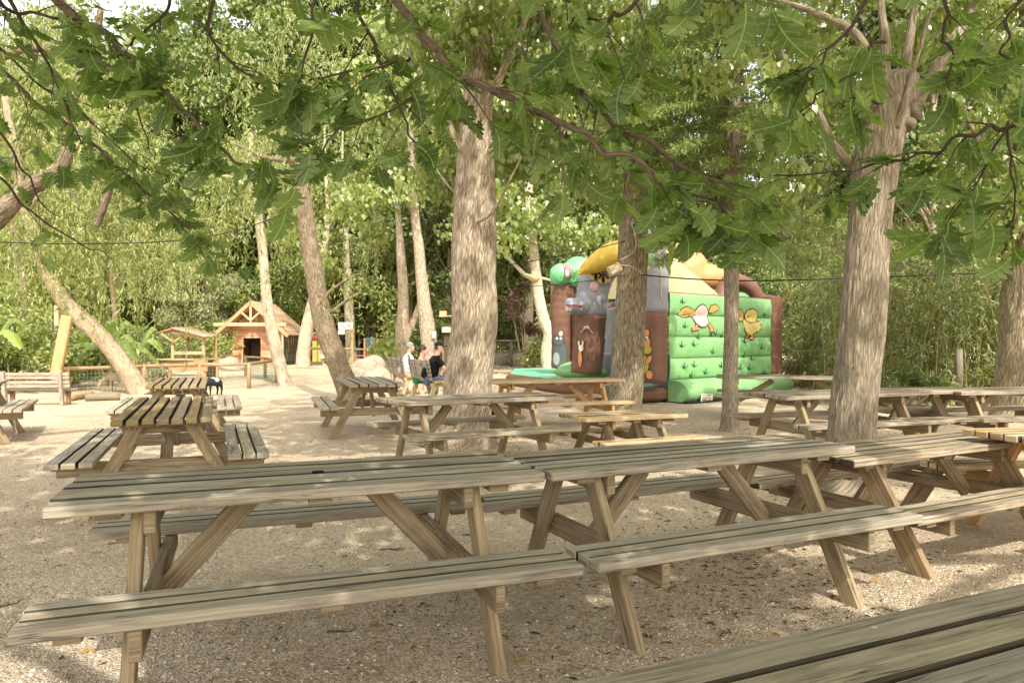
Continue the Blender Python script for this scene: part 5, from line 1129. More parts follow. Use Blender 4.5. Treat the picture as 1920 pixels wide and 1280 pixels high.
# care label with a red line
def basesurf(px, py, off):
    u = wx(px); d = (A0+WD*u*WL)[1]-.42; return A0+WD*u*WL+WN*(.525+off)+np.array([0, 0, CAMH-(py-HZ)/FPX*d-0])
m = MB(); c4 = [basesurf(a, b, 0.012) for a, b in ((1275, 752), (1297, 752), (1298, 738), (1276, 737))]; m.v += c4; m.face((0, 1, 2, 3), [(0, 0)]*4); cl_ = cpart(m, 'care_label', PA['white'], False, None, False)
for (x0, y0, x1, y1, mt) in [(1277, 744.5, 1295, 746, 'red'), (1277, 748, 1286, 750.5, 'slate'), (1288, 747.5, 1295, 751, 'olive'), (1278, 739.5, 1284, 741.5, 'pink'), (1286, 739.5, 1294, 741.5, 'slate')]:
    m = MB(); m.v += [basesurf(a, b, .017) for a, b in ((x0, y1), (x1, y1), (x1, y0), (x0, y0))]; m.face((0, 1, 2, 3), [(0, 0)]*4); o = cpart(m, 'label_print', PA[mt], False, cl_, False); 
# painted animals on the pillars
def psurf(q, r, D):
    def f(px, py, off):
        i = int(np.argmin(np.abs(q[:, 2]-(CAMH-(py-HZ)/FPX*D)))); c = q[i]; x = (px-960)/FPX*(D-r*.8)-c[0]; x = max(-r*.98, min(r*.98, x))
        return np.array([c[0]+x, c[1]-math.sqrt(r*r-x*x)*1.0-off-.012, CAMH-(py-HZ)/FPX*(D-r*.8)])
    return f
def pshape(sf, name, outl, mat, off, grow=1.6):
    o = np.array(outl, float); c = o.mean(0); d = o-c
    if grow: decal(sf, c+d+d/(np.linalg.norm(d, axis=1)[:, None]+1e-6)*grow, INK, off-.006, name+'_outline', 4)
    decal(sf, o, mat, off, name, 4)
s1 = psurf(q1, .332, D1)
pshape(s1, 'painted_squirrel_ear', oval(1212, 624, 4, 7), PA['orange'], .018, 1.2)
pshape(s1, 'painted_squirrel_head', oval(1209, 642, 8.5, 14), PA['orange'], .024, 1.2)
pshape(s1, 'painted_squirrel_cheek', oval(1212, 655, 8, 8), PA['olive'], .030, .8)
pshape(s1, 'painted_squirrel_body', oval(1207, 683, 8, 17), PA['olive'], .018, 1.2)
pshape(s1, 'painted_squirrel_arm', oval(1215, 674, 4, 9, .5), PA['orange'], .026, 1.)
pshape(s1, 'painted_squirrel_foot', oval(1216, 702, 6, 8), PA['orange'], .026, 1.)
pshape(s1, 'painted_squirrel_eye', oval(1211, 634, 3, 4), PA['white'], .034, .6); pshape(s1, 'painted_squirrel_pupil', oval(1210, 635, 1.4, 2.2), PA['pupil'], .040, 0)
s3 = psurf(q3, .326, D3)
pshape(s3, 'painted_raccoon_body', oval(1050, 664, 13, 27), PA['slate'], .018, .8)
pshape(s3, 'painted_raccoon_belly', oval(1043, 672, 6, 12), PA['light'], .026, 0)
pshape(s3, 'painted_raccoon_head', oval(1047, 637, 10, 10), PA['slate'], .028, .8)
pshape(s3, 'painted_raccoon_ear', oval(1051, 625, 4, 5), PA['pink'], .034, .8)
for a in (1044, 1051): pshape(s3, 'painted_raccoon_eye', oval(a, 634, 2, 2.4), PA['white'], .036, 0)
s2 = psurf(q2, .378, D2)
pshape(s2, 'painted_rabbit_body', oval(1087, 672, 3.6, 16), PA['rust'], .018, .6)
pshape(s2, 'painted_rabbit_head', oval(1089, 652, 4.5, 6), PA['cream'], .024, .6)
for a in (1085, 1092): pshape(s2, 'painted_rabbit_ear', oval(a, 643, 1.6, 5), PA['cream'], .022, .6)

# floodlight and its cable on the trunk in front
FL = thing('floodlight', 'yellowed boxy floodlight strapped to the straight trunk before the castle', 'floodlight', tuple(P(1152, 505, 12.25)))
m = MB(); bx_ = P(1152, 505, 12.22); m.box(bx_, np.array([.10, 0, .05]), np.array([0, .07, 0]), np.array([-.035, 0, .075]), .02); o = m.build('housing', m_plain('yellowed_plastic', (.62, .46, .2), .45, .4), FL); set_local(FL, o)
m = MB(); m.box(bx_+[0, -.068, 0], np.array([.08, 0, .04]), np.array([0, .008, 0]), np.array([-.026, 0, .055]), .004); o = m.build('glass_front', m_plain('cloudy_glass', (.62, .55, .38), .2, .5), FL); set_local(FL, o)
m = MB(); m.tube(spline([P(1163, 487, 12.28), P(1180, 478, 12.27), P(1192, 465, 12.27), P(1190, 440, 12.3), P(1183, 415, 12.3)], 24), .009, 6); m.tube(spline([P(1160, 497, 12.28), P(1178, 498, 12.26), P(1195, 505, 12.27), P(1206, 516, 12.3)], 16), .007, 6)
o = m.build('cable', m_plain('pale_cable', (.55, .5, .4), .6), FL); set_local(FL, o)
def wire(lab, pts, r, n=60):
    m = MB(); m.tube(spline([P(*p) for p in pts], n), r, 6); o = m.build('overhead_cable', m_plain('black_cable', (.02, .019, .017), .6)); return tag(o, lab, 'cable')
wire('thin cable sagging across the left half from the edge to the leaning trunk', [(-60, 452, 12), (150, 457, 13), (340, 450, 14.5), (470, 424, 15.5), (572, 380, 16.4)], .011)
wire('dark cable running right from the straight trunk to the right picture edge', [(1202, 515, 12.3), (1300, 523, 12.2), (1420, 526, 12), (1600, 521, 11.9), (1760, 515, 11.9), (1920, 508, 11.9), (2000, 500, 12)], .012)
wire('thin cable passing in front of the inflatable green heads', [(935, 500, 9.4), (1010, 487, 10.5), (1100, 470, 11.8), (1172, 452, 12.4)], .007)
wire('low thin cable from the central trunk past the inflatable heads to the straight trunk', [(932, 540, 9.4), (1020, 535, 10.5), (1100, 527, 11.8), (1172, 515, 12.4)], .006)

# ================================================================ hut
HF = 39.; X0 = (436-960)/FPX*HF; X1 = (531-960)/FPX*HF; HB = HF+2.6; HW = X1-X0; xm = (X0+X1)/2
HUT = thing('wooden_hut', 'small orange wooden hut with a gabled roof and a dark doorway', 'hut', (xm, HF, 0))
def hpart(m, n, mat, sm=False, par=None): o = m.build(n, mat, par or HUT, sm); set_local(HUT, o); return o
W_HUT = m_wood('hut_board_wood', (.66, .39, .225), (.48, .26, .14), (.56, .32, .18), .3, .8, .8, .2)
W_ROOF = m_wood('pale_roof_board', (.56, .40, .26), (.40, .27, .17), (.5, .36, .24), .3, .8, .8, .2)
W_SHADE = m_wood('shade_grey_board', (.27, .27, .24), (.16, .16, .14), (.22, .23, .2), .3, .8, .8, .2)  # the shade on the hut's right wall is put into this grey
ez = 2.08; az_ = 3.28; dx0, dx1 = (456-960)/FPX*HF, (489-960)/FPX*HF
m = MB()
for k in range(16):
    z0 = .0+k*.131; z1 = z0+.128
    if z0 < 1.35: m.abox(X0, dx0, HF, HF+.05, z0, z1, .003); m.abox(dx1, X1, HF, HF+.05, z0, z1, .003)
    else: m.abox(X0, X1, HF, HF+.05, z0, z1, .003)
hpart(m, 'front_wall', W_HUT)
m = MB()
for k in range(16):
    xa = X0+HW*k/16; xb = X0+HW*(k+1)/16-.01; xc = (xa+xb)/2; zt = ez+(az_-ez)*(1-abs(xc-xm)/(HW/2))-.05
    m.abox(xa, xb, HF+.01, HF+.04, ez+.02, max(ez+.05, zt), .006, 0, 'z')
hpart(m, 'gable', W_HUT)
m = MB()
for k in range(12):
    z0 = k*.175; m.abox(X1-.05, X1, HF+.055, HB, z0, z0+.17, .01, 0, 'y')
hpart(m, 'right_wall', W_SHADE)
m = MB(); m.abox(X0, X0+.05, HF+.055, HB, 0, ez, .01, 0, 'y'); m.abox(X0+.06, X1-.06, HB-.05, HB, 0, ez, .01); hpart(m, 'rear_wall', W_HUT)
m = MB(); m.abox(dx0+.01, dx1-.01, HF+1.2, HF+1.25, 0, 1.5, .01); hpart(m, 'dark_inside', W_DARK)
m = MB(); m.abox(dx0-.07, dx0, HF-.03, HF+.03, 0, 1.42, .008, 0, 'z'); m.abox(dx1, dx1+.07, HF-.03, HF+.03, 0, 1.42, .008, 0, 'z'); m.abox(dx0-.07, dx1+.07, HF-.035, HF+.028, 1.425, 1.5, .008); hpart(m, 'door_frame', W_HUT)
for sgn in (-1, 1):
    m = MB(); e = np.array([sgn*(HW/2+.62), 0, -(az_-ez)*(HW/2+.62)/(HW/2)]); L = np.linalg.norm(e)
    nb = 9
    for k in range(nb):
        a = np.array([xm, (HF-1.15+HB+.3)/2, az_+.06])+e*(k+.5)/nb; m.box(a+np.array([0, 0, .012*(k % 2)]), np.array([0, (HB+.3-HF+1.15)/2, 0]), e/2/nb*1.08, np.cross(e/L, [0, 1., 0])*.018, .004)
    hpart(m, 'roof', W_ROOF)
    m = MB(); m.board(np.array([xm, HF-1.12, az_-.05]), np.array([xm, HF-1.12, az_-.05])+e*.98, .14, .05, (0, 0, 1), .006); hpart(m, 'barge_board', W_FRESH)
    xp = xm+sgn*(HW/2+.28); m = MB(); m.abox(xp-.05, xp+.05, HF-1.05, HF-.95, 0, ez-.05, .008, 0, 'z'); hpart(m, 'porch_post', W_PALE)
    m = MB(); m.board((xm, HF-1.1, ez+.25), (xm+sgn*.52, HF-1.1, ez+.72), .09, .06, (1, 0, 0), .006); hpart(m, 'truss_strut', W_PALE)
m = MB(); m.abox(xm-HW/2-.55, xm+HW/2+.5, HF-1.14, HF-1.02, ez-.04, ez+.14, .008); hpart(m, 'porch_beam', W_PALE)
m = MB(); m.abox(xm-.06, xm+.06, HF-1.10, HF-1.04, ez+.145, az_-.1, .008, 0, 'z'); hpart(m, 'king_post', W_PALE)
for k, (a, b) in enumerate([(540, 632), (541, 650), (546, 638), (550, 636), (538, 665)]):
    m = MB(); yy_ = (X1)/((a-960)/FPX); m.box((X1+.004, min(HB-.15, yy_), CAMH-(b-HZ)/FPX*yy_), (0, .05, 0), (.003, 0, 0), (0, 0, .28), .001); hpart(m, 'yellow_paint_mark', PA['yellow'])
# ================================================================ feeding shelter on a hutch
FS = thing('feeding_shelter', 'small pine feeding shelter with a sloping roof on a wire-fronted hutch', 'shelter', tuple(P(360, 637, 23)*[1, 1, 0]))
def fpart(m, n, mat, par=None): o = m.build(n, mat, par or FS); set_local(FS, o); return o
def bd(m, a, b, w, t, wd=(0, 1, 0)): m.board(P(*a), P(*b), w, t, wd, .006)
for px_, t_, d in ((324, 619, 22.6), (382, 632, 22.2), (405, 632, 23.6), (353, 628, 24.6)):
    m = MB(); bd(m, (px_, t_, d), (px_, 680, d), .075, .075); fpart(m, 'post', W_PALE if px_ in (324, 382) else W_FRESH)
m = MB()
for k in range(6):
    f0, f1 = k/6, (k+.97)/6
    a0 = P(322, 614.5, 22.3)*(1-f0)+P(352, 614, 25)*f0; a1 = P(384, 631, 21.9)*(1-f0)+P(414, 629, 24.4)*f0; st = (P(352, 614, 25)-P(322, 614.5, 22.3))/6*.97
    m.box((a0+a1)/2+st/2, (a1-a0)/2*1.04, st/2, (0, 0, .018), .004)
fpart(m, 'roof', W_ROOF)
m = MB()
for k in range(4):
    a0 = P(322, 615.5, 22.3)+(P(352, 615, 25)-P(322, 615.5, 22.3))*k/4; a1 = P(293, 624, 22.5)+(P(325, 623, 25)-P(293, 624, 22.5))*k/4; st = (P(352, 614, 25)-P(322, 614.5, 22.3))/4*.97
    m.box((a0+a1)/2+st/2, (a1-a0)/2, st/2, (0, 0, .018), .004)
fpart(m, 'roof', W_FRESH)
m = MB(); bd(m, (324, 640, 22.5), (302, 625, 22.4), .06, .05); bd(m, (326, 641, 22.5), (346, 627, 22.4), .06, .05); bd(m, (352, 640, 24.5), (340, 630, 24.5), .06, .05); bd(m, (354, 640, 24.5), (368, 630, 24.5), .06, .05); fpart(m, 'strut', W_PALE)
m = MB(); bd(m, (322, 622, 22.45), (382, 634, 22.1), .08, .05, (0, 0, 1)); fpart(m, 'eave_beam', W_PALE)
m = MB(); bd(m, (326, 661.5, 22.4), (381, 661.5, 22.05), .10, .04, (0, 0, 1)); fpart(m, 'hay_rail', W_PALE)
m = MB()
for k in range(3): z_ = .68-k*.11; q0 = P(317, 637, 22.2); q1_ = P(389, 637, 21.7); q0[2] = q1_[2] = z_; m.board(q0, q1_, .10, .03, (0, 0, 1), .004)
fpart(m, 'hutch_front', W_FRESH)
m = MB(); q0 = P(314, 637, 22.9); q1_ = P(392, 637, 22.5); q0[2] = q1_[2] = .74; m.board(q0, q1_, 1.4, .035, (0, 1, 0), .006); fpart(m, 'hutch_top', W_PALE)
for px_, d in ((318, 22.2), (384, 21.8), (407, 22.9)): q0 = P(px_, 637, d); m = MB(); m.abox(q0[0]-.04, q0[0]+.04, q0[1]-.04, q0[1]+.04, 0, .72, .006, 0, 'z'); fpart(m, 'leg', W_FRESH)
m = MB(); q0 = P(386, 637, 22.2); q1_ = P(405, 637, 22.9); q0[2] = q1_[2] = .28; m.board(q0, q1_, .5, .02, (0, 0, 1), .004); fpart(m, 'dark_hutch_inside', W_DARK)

# ================================================================ log fences
MESHM = m_plain('fence_wire', (.36, .36, .33), .5, .5, .2, 40)
def fence(lab, posts, rails, wire_=None, pr=.055, rr=.045, mat=W_LOG, name='log_fence'):
    """posts: (x,y,height); rails: list of heights followed post to post"""
    r = thing(name, lab, 'fence', (posts[0][0], posts[0][1], 0))
    for x, y, h in posts:
        m = MB(); m.tube([(x, y, -.1), (x+random.uniform(-.01, .01), y, h*.5), (x, y, h)], [pr*1.05, pr, pr*.97], 10); o = m.build('post', mat, r, True); set_local(r, o)
    for hz_ in rails:
        for a, b in zip(posts[:-1], posts[1:]):
            h0, h1 = (hz_ if not isinstance(hz_, tuple) else hz_)[:2] if isinstance(hz_, tuple) else (hz_, hz_)
            p0 = np.array([a[0], a[1], h0*a[2]]); p1 = np.array([b[0], b[1], h1*b[2]]); e = (p1-p0)/np.linalg.norm(p1-p0)
            m = MB(); m.tube(spline([p0-e*.07, (p0+p1)/2+[0, 0, random.uniform(-.015, .015)], p1+e*.07], 8), rr*np.linspace(1.05, .92, 8), 9); o = m.build('rail', mat, r, True); set_local(r, o)
    if wire_:
        for a, b in zip(posts[:-1], posts[1:]):
            p0 = np.array([a[0], a[1], 0.]); p1 = np.array([b[0], b[1], 0.]); L = np.linalg.norm(p1-p0); m = MB(); s = wire_; rw = .0018
            for i in range(int(L/s)+1): q = p0+(p1-p0)*(i*s/L); m.tube([q, q+[0, 0, a[2]*.93]], rw, 3, cap=False)
            for j in range(1, int(a[2]*.93/s)+1): m.tube([p0+[0, 0, j*s], p1+[0, 0, j*s]], rw, 3, cap=False)
            o = m.build('wire_mesh', MESHM, r, fix=False); set_local(r, o)
    return r
def gxy(px, py): q = G(px, py); return q[0], q[1]
def pxy(px, d): q = P(px, HZ, d); return q[0], q[1]
fence('log fence with wire mesh in front of the goats and the feeding shelter', [(*pxy(127, 17.6), .68), (*pxy(270, 18.8), .70), (*pxy(373, 19.6), .71), (*pxy(467, 20.2), .70)], [.95], .085)
fence('short log fence with green netting joining the white leaning tree', [(*pxy(467, 20.3), .71), (*pxy(519, 22.8), .72), (*pxy(497, 26.), .72), (*pxy(461, 27.), .74)], [.95], None)
m = MB()
q0 = np.array([*pxy(462, 26.8), 0]); q1_ = np.array([*pxy(518, 22.9), 0])
for i in range(30): q = q0+(q1_-q0)*i/29; m.tube([q, q+[0, 0, .62]], .006, 3, cap=False)
for j in range(8): m.tube([q0+[0, 0, .05+j*.08], q1_+[0, 0, .05+j*.08]], .006, 3, cap=False)
o = m.build('green_netting', m_plain('green_net', (.04, .22, .15), .7), fix=False); tag(o, 'green garden netting hung on the rail beside the white leaning tree', 'netting')
fence('back log fence rising past the banana plants towards the shelter', [(*pxy(205, 25), .78), (*pxy(250, 26), .78), (*pxy(306, 28), .86), (*pxy(345, 31), .95), (*pxy(420, 36), 1.0), (*pxy(470, 41), 1.05)], [.94, .5], None, .06, .05)
fence('slanting log handrail behind the benches, climbing to the right', [(*pxy(690, 33), .80), (*pxy(712, 32), 1.0), (*pxy(728, 31), 1.15), (*pxy(765, 30), 1.38)], [.97, .45], None, .065, .055, W_LOG)
fence('low log rail with netting in front of the toys at the open shed', [(*pxy(560, 40), .95), (*pxy(581, 40), .95), (*pxy(612, 40), .95), (*pxy(664, 40), .9), (*pxy(690, 39), .9), (*pxy(738, 39), .9)], [.92, .1], .16, .07, .06, W_LOG)
fence('grey round-pole fence right of the thick central trunk, before the dark hedge', [(*pxy(905, 37), 1.32), (*pxy(959, 36.5), 1.30), (*pxy(990, 36), 1.34), (*pxy(1002, 35.5), 1.1), (*pxy(1022, 35), 1.1)], [.98, .58], None, .075, .06, W_OLD)
fence('grey round-pole fence left of the thick central trunk behind the man in black', [(*pxy(832, 27), 1.15), (*pxy(846, 27.2), 1.1), (*pxy(905, 28), 1.1)], [.95, .5], None, .06, .05, W_OLD)
fence('single weathered post standing in the bamboo right of the tall thick trunk', [(*pxy(1798, 15), 1.15)], [], None, .07, .05, W_OLD, 'fence_post')
# fallen log and kerb logs before the left fence
m = MB()
for a, b, c_, d_ in [(160, 752, 225, 750)]: p0 = G(a, b); p1 = G(c_, d_); m.tube(spline([p0+[0, 0, .08], (p0+p1)/2+[0, 0, .09], p1+[0, 0, .08]], 8), .085, 12)
tag(m.build('fallen_log', W_OLD, None, True), 'weathered log lying on the ground before the left fence', 'log')
m = MB(); p0 = G(130, 752); p1 = G(172, 744); m.tube(spline([p0+[0, 0, .07], (p0+p1)/2+[0, 0, .08], p1+[0, 0, .07]], 8), .07, 12); tag(m.build('kerb_log', W_LOG, None, True), 'thin pale log lying beside the fallen log at the left fence', 'log')

# leaning plank at the left
PK = MB(); PK.board(P(103, 712, 17.), P(126, 592, 17.), .24, .10, (1, 0, 0), .01); tag(PK.build('leaning_plank', W_FRESH), 'thick orange plank leaning steeply behind the slatted bench at left', 'plank')
m = MB(); p0 = P(108, HZ, 22); m.abox(p0[0]-.07, p0[0]+.07, p0[1]-.07, p0[1]+.07, 0, 2.35, .01, 0, 'z'); tag(m.build('timber_post', W_PALE), 'upright yellow timber post among the shrubs behind the leaning plank', 'post')
m = MB(); q = spline([P(70, 690, 21), P(70, 660, 21), P(68, 630, 21), P(66, 612, 21)], 14); m.tube(q, np.linspace(.26, .30, 14), 16, disp=trunk_disp(90, .015, 10, 8)); tag(m.build('tree_stump', B_LEAN, None, True, False), 'cut grey tree stump among the shrubs at far left', 'stump')
# low roof far left
LRF = thing('low_shed', 'low brown-roofed shed hidden behind the shrubs at the left edge', 'shed', tuple(P(15, HZ, 40)*[1, 1, 0]))
m = MB(); a = P(-30, 596, 40); b = P(50, 596, 40); m.box((a+b)/2, (b-a)/2, (0, 1.6, .35), (0, -.03, .06), .02); o = m.build('roof', W_OLD, LRF); set_local(LRF, o)
m = MB(); m.abox(a[0]+.2, b[0]-.2, 40.3, 40.4, 0, 2.2, .01); o = m.build('wall', W_PALE, LRF); set_local(LRF, o)
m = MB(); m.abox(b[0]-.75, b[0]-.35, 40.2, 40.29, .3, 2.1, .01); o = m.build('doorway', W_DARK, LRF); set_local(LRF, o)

# ================================================================ benches
def slat_bench(lab, c, rz, L=1.9, mat=W_TOP):
    r = thing('park_bench', lab, 'bench', c, rz, 'slatted benches')
    m = MB()
    for k in range(3): m.box((0, -.05-k*.14, .45), (L/2, 0, 0), (0, .062, 0), (0, 0, .02), .006)
    m.build('seat', mat, r)
    for z_ in (.57, .68, .82, .92):
        m = MB(); m.box((0, .075+(z_-.45)*.16, z_), (L/2, 0, 0), (0, .02, .06*0), (0, 0, .045), .006); m.build('back_slat', mat, r)
    for sx in (-1, 1):
        x_ = sx*(L/2-.22)
        m = MB(); m.board((x_, .06, -.02), (x_, .20, 1.0), .13, .10, (0, 1, 0), .012); lo = m.build('back_post', mat, r)
        for z_ in (.57, .68, .82, .92):
            bb = MB(); bb.ball((x_-.02, .06+z_*.13-.075, z_), (.012, .01, .012), 8, 6); bb.build('bolt', IRON, lo)
        m = MB(); m.tube([(x_, -.28, -.02), (x_, -.28, .42)], .07, 12); m.build('front_leg', W_LOG, r, True)
        m = MB(); m.board((x_+.05, -.36, .38), (x_+.05, .12, .38), .10, .05, (0, 0, 1), .006); m.build('seat_bearer', mat, r)
    return r
c = P(66, HZ, 14.9); slat_bench('weathered slatted park bench with thick bolted posts at the left edge', (c[0], c[1], 0), R(178)+.12, 2.0).scale = (.7, .7, .7)
def iron_bench(lab, c, rz, L=1.75):
    r = thing('garden_bench', lab, 'bench', c, rz, 'benches the people sit on')
    m = MB()
    for k in range(3): m.box((0, -.06-k*.13, .45), (L/2, 0, 0), (0, .058, 0), (0, 0, .022), .006)
    m.build('seat', W_PALE, r)
    for k in range(5): z_ = .52+k*.085; m = MB(); m.box((0, .05+(z_-.45)*.18, z_), (L/2, 0, 0), (0, .015, 0), (0, 0, .037), .005); m.build('back_slat', W_TOP, r)
    for x_ in (-L/2+.12, -L/6, L/6, L/2-.12):
        m = MB(); m.tube(spline([(x_, -.02, .40), (x_, .05, .44), (x_, .075, .55), (x_, .15, .92)], 14), .011, 6); m.build('back_strut', m_plain('dark_iron', (.05, .045, .04), .6), r, True)
    for sx in (-1, 1):
        x_ = sx*(L/2-.12)
        m = MB(); m.abox(x_-.03, x_+.03, -.36, .06, .345, .425, .006, 0, 'y'); m.build('seat_bearer', W_PALE, r)
        for y0, y1 in ((-.28, -.40), (-.04, .10)):
            m = MB(); m.board((x_, y0, .37), (x_, y1, -.02), .10, .07, (0, 1, 0), .01); m.build('leg', W_PALE, r)
    return r
BD = unit(np.array([-.80, 2.0, 0.])); BR_ = math.atan2(BD[1], BD[0])   # the bench runs away from the camera; people face right
# local +y is the back side: facing is local -y
def bench_at(lab, pc): return iron_bench(lab, (pc[0], pc[1], 0), BR_)
b2c = np.array([-1.93, 16.1, 0]); b1c = np.array([-2.85, 18.6, 0])
bench_at('wooden bench with iron back struts, the nearer of the two with people', b2c)
bench_at('wooden bench with iron back struts, farther one where the grey-haired man sits', b1c)

# ================================================================ people
SKIN = m_plain('skin', (.50, .29, .20), .55, .35, .1); SKIN2 = m_plain('pink_skin', (.56, .33, .24), .55, .35, .1)
def skinmesh(name, verts, edges, radii, mat, parent, sub=2, extra=None):
    me = bpy.data.meshes.new(name); me.from_pydata([tuple(map(float, v)) for v in verts], edges, []); o = bpy.data.objects.new(name, me); COL.objects.link(o)
    sk = o.modifiers.new('skin', 'SKIN'); sk.use_smooth_shade = True
    for i, r in enumerate(radii):
        v = me.skin_vertices[0].data[i]; v.radius = (r, r) if not isinstance(r, tuple) else r; v.use_root = (i == 0)
    sb = o.modifiers.new('sub', 'SUBSURF'); sb.levels = sub; sb.render_levels = sub
    dg = bpy.context.evaluated_depsgraph_get(); dg.update(); m2 = bpy.data.meshes.new_from_object(o.evaluated_get(dg)); m2.name = name
    bpy.data.objects.remove(o); bpy.data.meshes.remove(me)
    if extra: 
        bm = bmesh.new(); bm.from_mesh(m2)
        for c_, r_, rot in extra: 
            mt = Matrix.Translation(Vector(c_)) @ Matrix.Diagonal((*r_, 1)); bmesh.ops.create_uvsphere(bm, u_segments=16, v_segments=12, radius=1, matrix=mt)
        bm.to_mesh(m2); bm.free()
    m2.materials.clear(); m2.materials.append(mat); m2.polygons.foreach_set('use_smooth', np.ones(len(m2.polygons), bool))
    p = bpy.data.objects.new(name, m2); link(p, parent); return p
def sitter(label, loc, rz, shirt, trouser, hair, skin=SKIN, s=1., head_turn=0., lean=.1, sleeve=True, capm=None, female=False, shoe=None, bun=False, bulk=1.):
    """seated figure, local facing +x, seat at the origin (z=.45)"""
    r = thing('person', label, 'person', loc, rz); r.scale = (s, s, s); z0 = .50
    sw = .165 if female else .195; hy = .09
    hipL, hipR = (.02, hy, z0+.06), (.02, -hy, z0+.06); tx = lean
    neck = (tx*.9+.01, 0, z0+.60); chest = (tx*.75-.02, 0, z0+.42); waist = (.02, 0, z0+.18)
    shL, shR = (tx*.8, sw, z0+.52), (tx*.8, -sw, z0+.52)
    elL, elR = (tx+.14, sw+.06, z0+.27), (tx+.14, -sw-.06, z0+.27); waL, waR = (.36, sw-.02, z0+.20), (.36, -sw+.02, z0+.20); hdL, hdR = (.43, sw-.04, z0+.18), (.43, -sw+.04, z0+.18)
    knL, knR = (.46, hy+.02, z0+.04), (.46, -hy-.02, z0+.04); anL, anR = (.46, hy+.02, .09), (.46, -hy-.02, .09); toL, toR = (.60, hy+.04, .04), (.60, -hy-.04, .04)
    ct, st = math.cos(head_turn), math.sin(head_turn)
    hx, hz = tx+.03, z0+.76
    def H(x, y, z): return (hx+x*ct-y*st, x*st+y*ct, hz+z)
    V = [(.0, 0, z0+.05), waist, chest, neck, H(-.005, 0, -.06), H(0, 0, .03), shL, elL, waL, hdL, shR, elR, waR, hdR, hipL, knL, anL, toL, hipR, knR, anR, toR, H(.015, 0, -.075)]
    E = [(0, 1), (1, 2), (2, 3), (3, 4), (4, 5), (2, 6), (6, 7), (7, 8), (8, 9), (2, 10), (10, 11), (11, 12), (12, 13), (0, 14), (14, 15), (15, 16), (16, 17), (0, 18), (18, 19), (19, 20), (20, 21)]
    fr = .9 if female else 1.
    Rr = [.12, .125*fr, .135*fr, .055, .075, .088, .062*fr, .045*fr, .033, .03, .062*fr, .045*fr, .033, .03, .095, .07, .045, .035, .095, .07, .045, .035, .05]
    V = V[:22]; Rr = Rr[:22]; Rr = [r_*(.82*bulk if i_ < 3 else 1)*(.86 if sleeve and i_ in (6, 10) else 1) for i_, r_ in enumerate(Rr)]
    ex = [(H(.10, 0, -.01), (.018, .014, .022), 0), (H(.075, 0, -.085), (.03, .034, .03), 0), (H(0, .085, -.005), (.018, .012, .03), 0), (H(0, -.085, -.005), (.018, .012, .03), 0), (H(.045, 0, -.02), (.052, .062, .095), 0), (H(0, 0, .035), (.092, .078, .095), 0)]
    for sy_, hd in ((1, hdL), (-1, hdR)):
        for j in range(4): ex.append(((hd[0]+.06+.004*j, hd[1]+(j-1.5)*.018, hd[2]-.012), (.042-.004*abs(j-1.5), .009, .010), 0))
        ex.append(((hd[0]+.02, hd[1]-sy_*.038, hd[2]), (.03, .011, .011), 0))
    body = skinmesh('body', V, E, Rr, skin, r, 2, ex)
    # face details
    for sy_ in (-1, 1):
        m = MB(); m.ball(H(.091, sy_*.032, .012), (.008, .011, .008), 8, 6); m.build('eye', PA['white'], r, True)
    m = MB(); m.ball(H(.094, 0, -.062), (.006, .024, .007), 8, 6); m.build('mouth', PA['blush'], r, True)
    # clothes
    k = 1.16
    cv = [(.0, 0, z0+.04), waist, chest, (neck[0], neck[1], neck[2]-.045), shL, (shL[0]+(elL[0]-shL[0])*.72, shL[1]+(elL[1]-shL[1])*.72, shL[2]+(elL[2]-shL[2])*.72), shR, (shR[0]+(elR[0]-shR[0])*.72, shR[1]+(elR[1]-shR[1])*.72, shR[2]+(elR[2]-shR[2])*.72)]
    if sleeve: skinmesh('shirt', cv, [(0, 1), (1, 2), (2, 3), (2, 4), (4, 5), (2, 6), (6, 7)], [.142*k*fr*bulk, .15*k*fr*bulk, .152*k*fr*bulk, .07, .082*k*fr, .07*k*fr, .082*k*fr, .07*k*fr], shirt, r)
    else: skinmesh('tank_top', cv[:4]+[(shL[0], shL[1]*.72, shL[2]-.02), (shR[0], shR[1]*.72, shR[2]-.02)], [(0, 1), (1, 2), (2, 3), (2, 4), (2, 5)], [.13*k, .128*k, .142*k, .045, .05, .05], shirt, r)
    lw = 1.18
    skinmesh('trousers', [(.0, 0, z0+.05), hipL, knL, (anL[0], anL[1], .14), hipR, knR, (anR[0], anR[1], .14)], [(0, 1), (1, 2), (2, 3), (0, 4), (4, 5), (5, 6)], [.132, .105*lw, .078*lw, .058*lw, .105*lw, .078*lw, .058*lw], trouser, r)
    for a, b in ((anL, toL), (anR, toR)):
        m = MB(); m.ball(((a[0]+b[0])/2+.03, (a[1]+b[1])/2, .045), (.13, .05, .05), 14, 8); m.build('shoe', shoe or PA['slate'], r, True)
    # hair or cap
    m = MB()
    if capm:
        m.grid(lambda u, v: np.array(H(.104*math.cos(u*6.2832)*math.cos(v*1.5)-.005, .092*math.sin(u*6.2832)*math.cos(v*1.5), .05+.095*math.sin(v*1.5))), 24, 8, 0, True); cp = m.build('cap', capm, r, True)
        m = MB(); m.grid(lambda u, v: np.array(H(.075+.11*v*math.sqrt(max(0, 1-(2*u-1)**2*.8)), .08*(2*u-1), .058-.02*v-.015*(2*u-1)**2)), 12, 5); m.grid(lambda u, v: np.array(H(.075+.11*v*math.sqrt(max(0, 1-(2*u-1)**2*.8)), .08*(2*u-1), .050-.02*v-.015*(2*u-1)**2)), 12, 5); m.build('cap_brim', capm, cp, True)
        m = MB(); m.grid(lambda u, v: np.array(H(-.093*math.cos((u-.5)*2.6), .089*math.sin((u-.5)*2.6), .05-.085*v)), 16, 4); m.build('hair', hair, r, True)
    else:
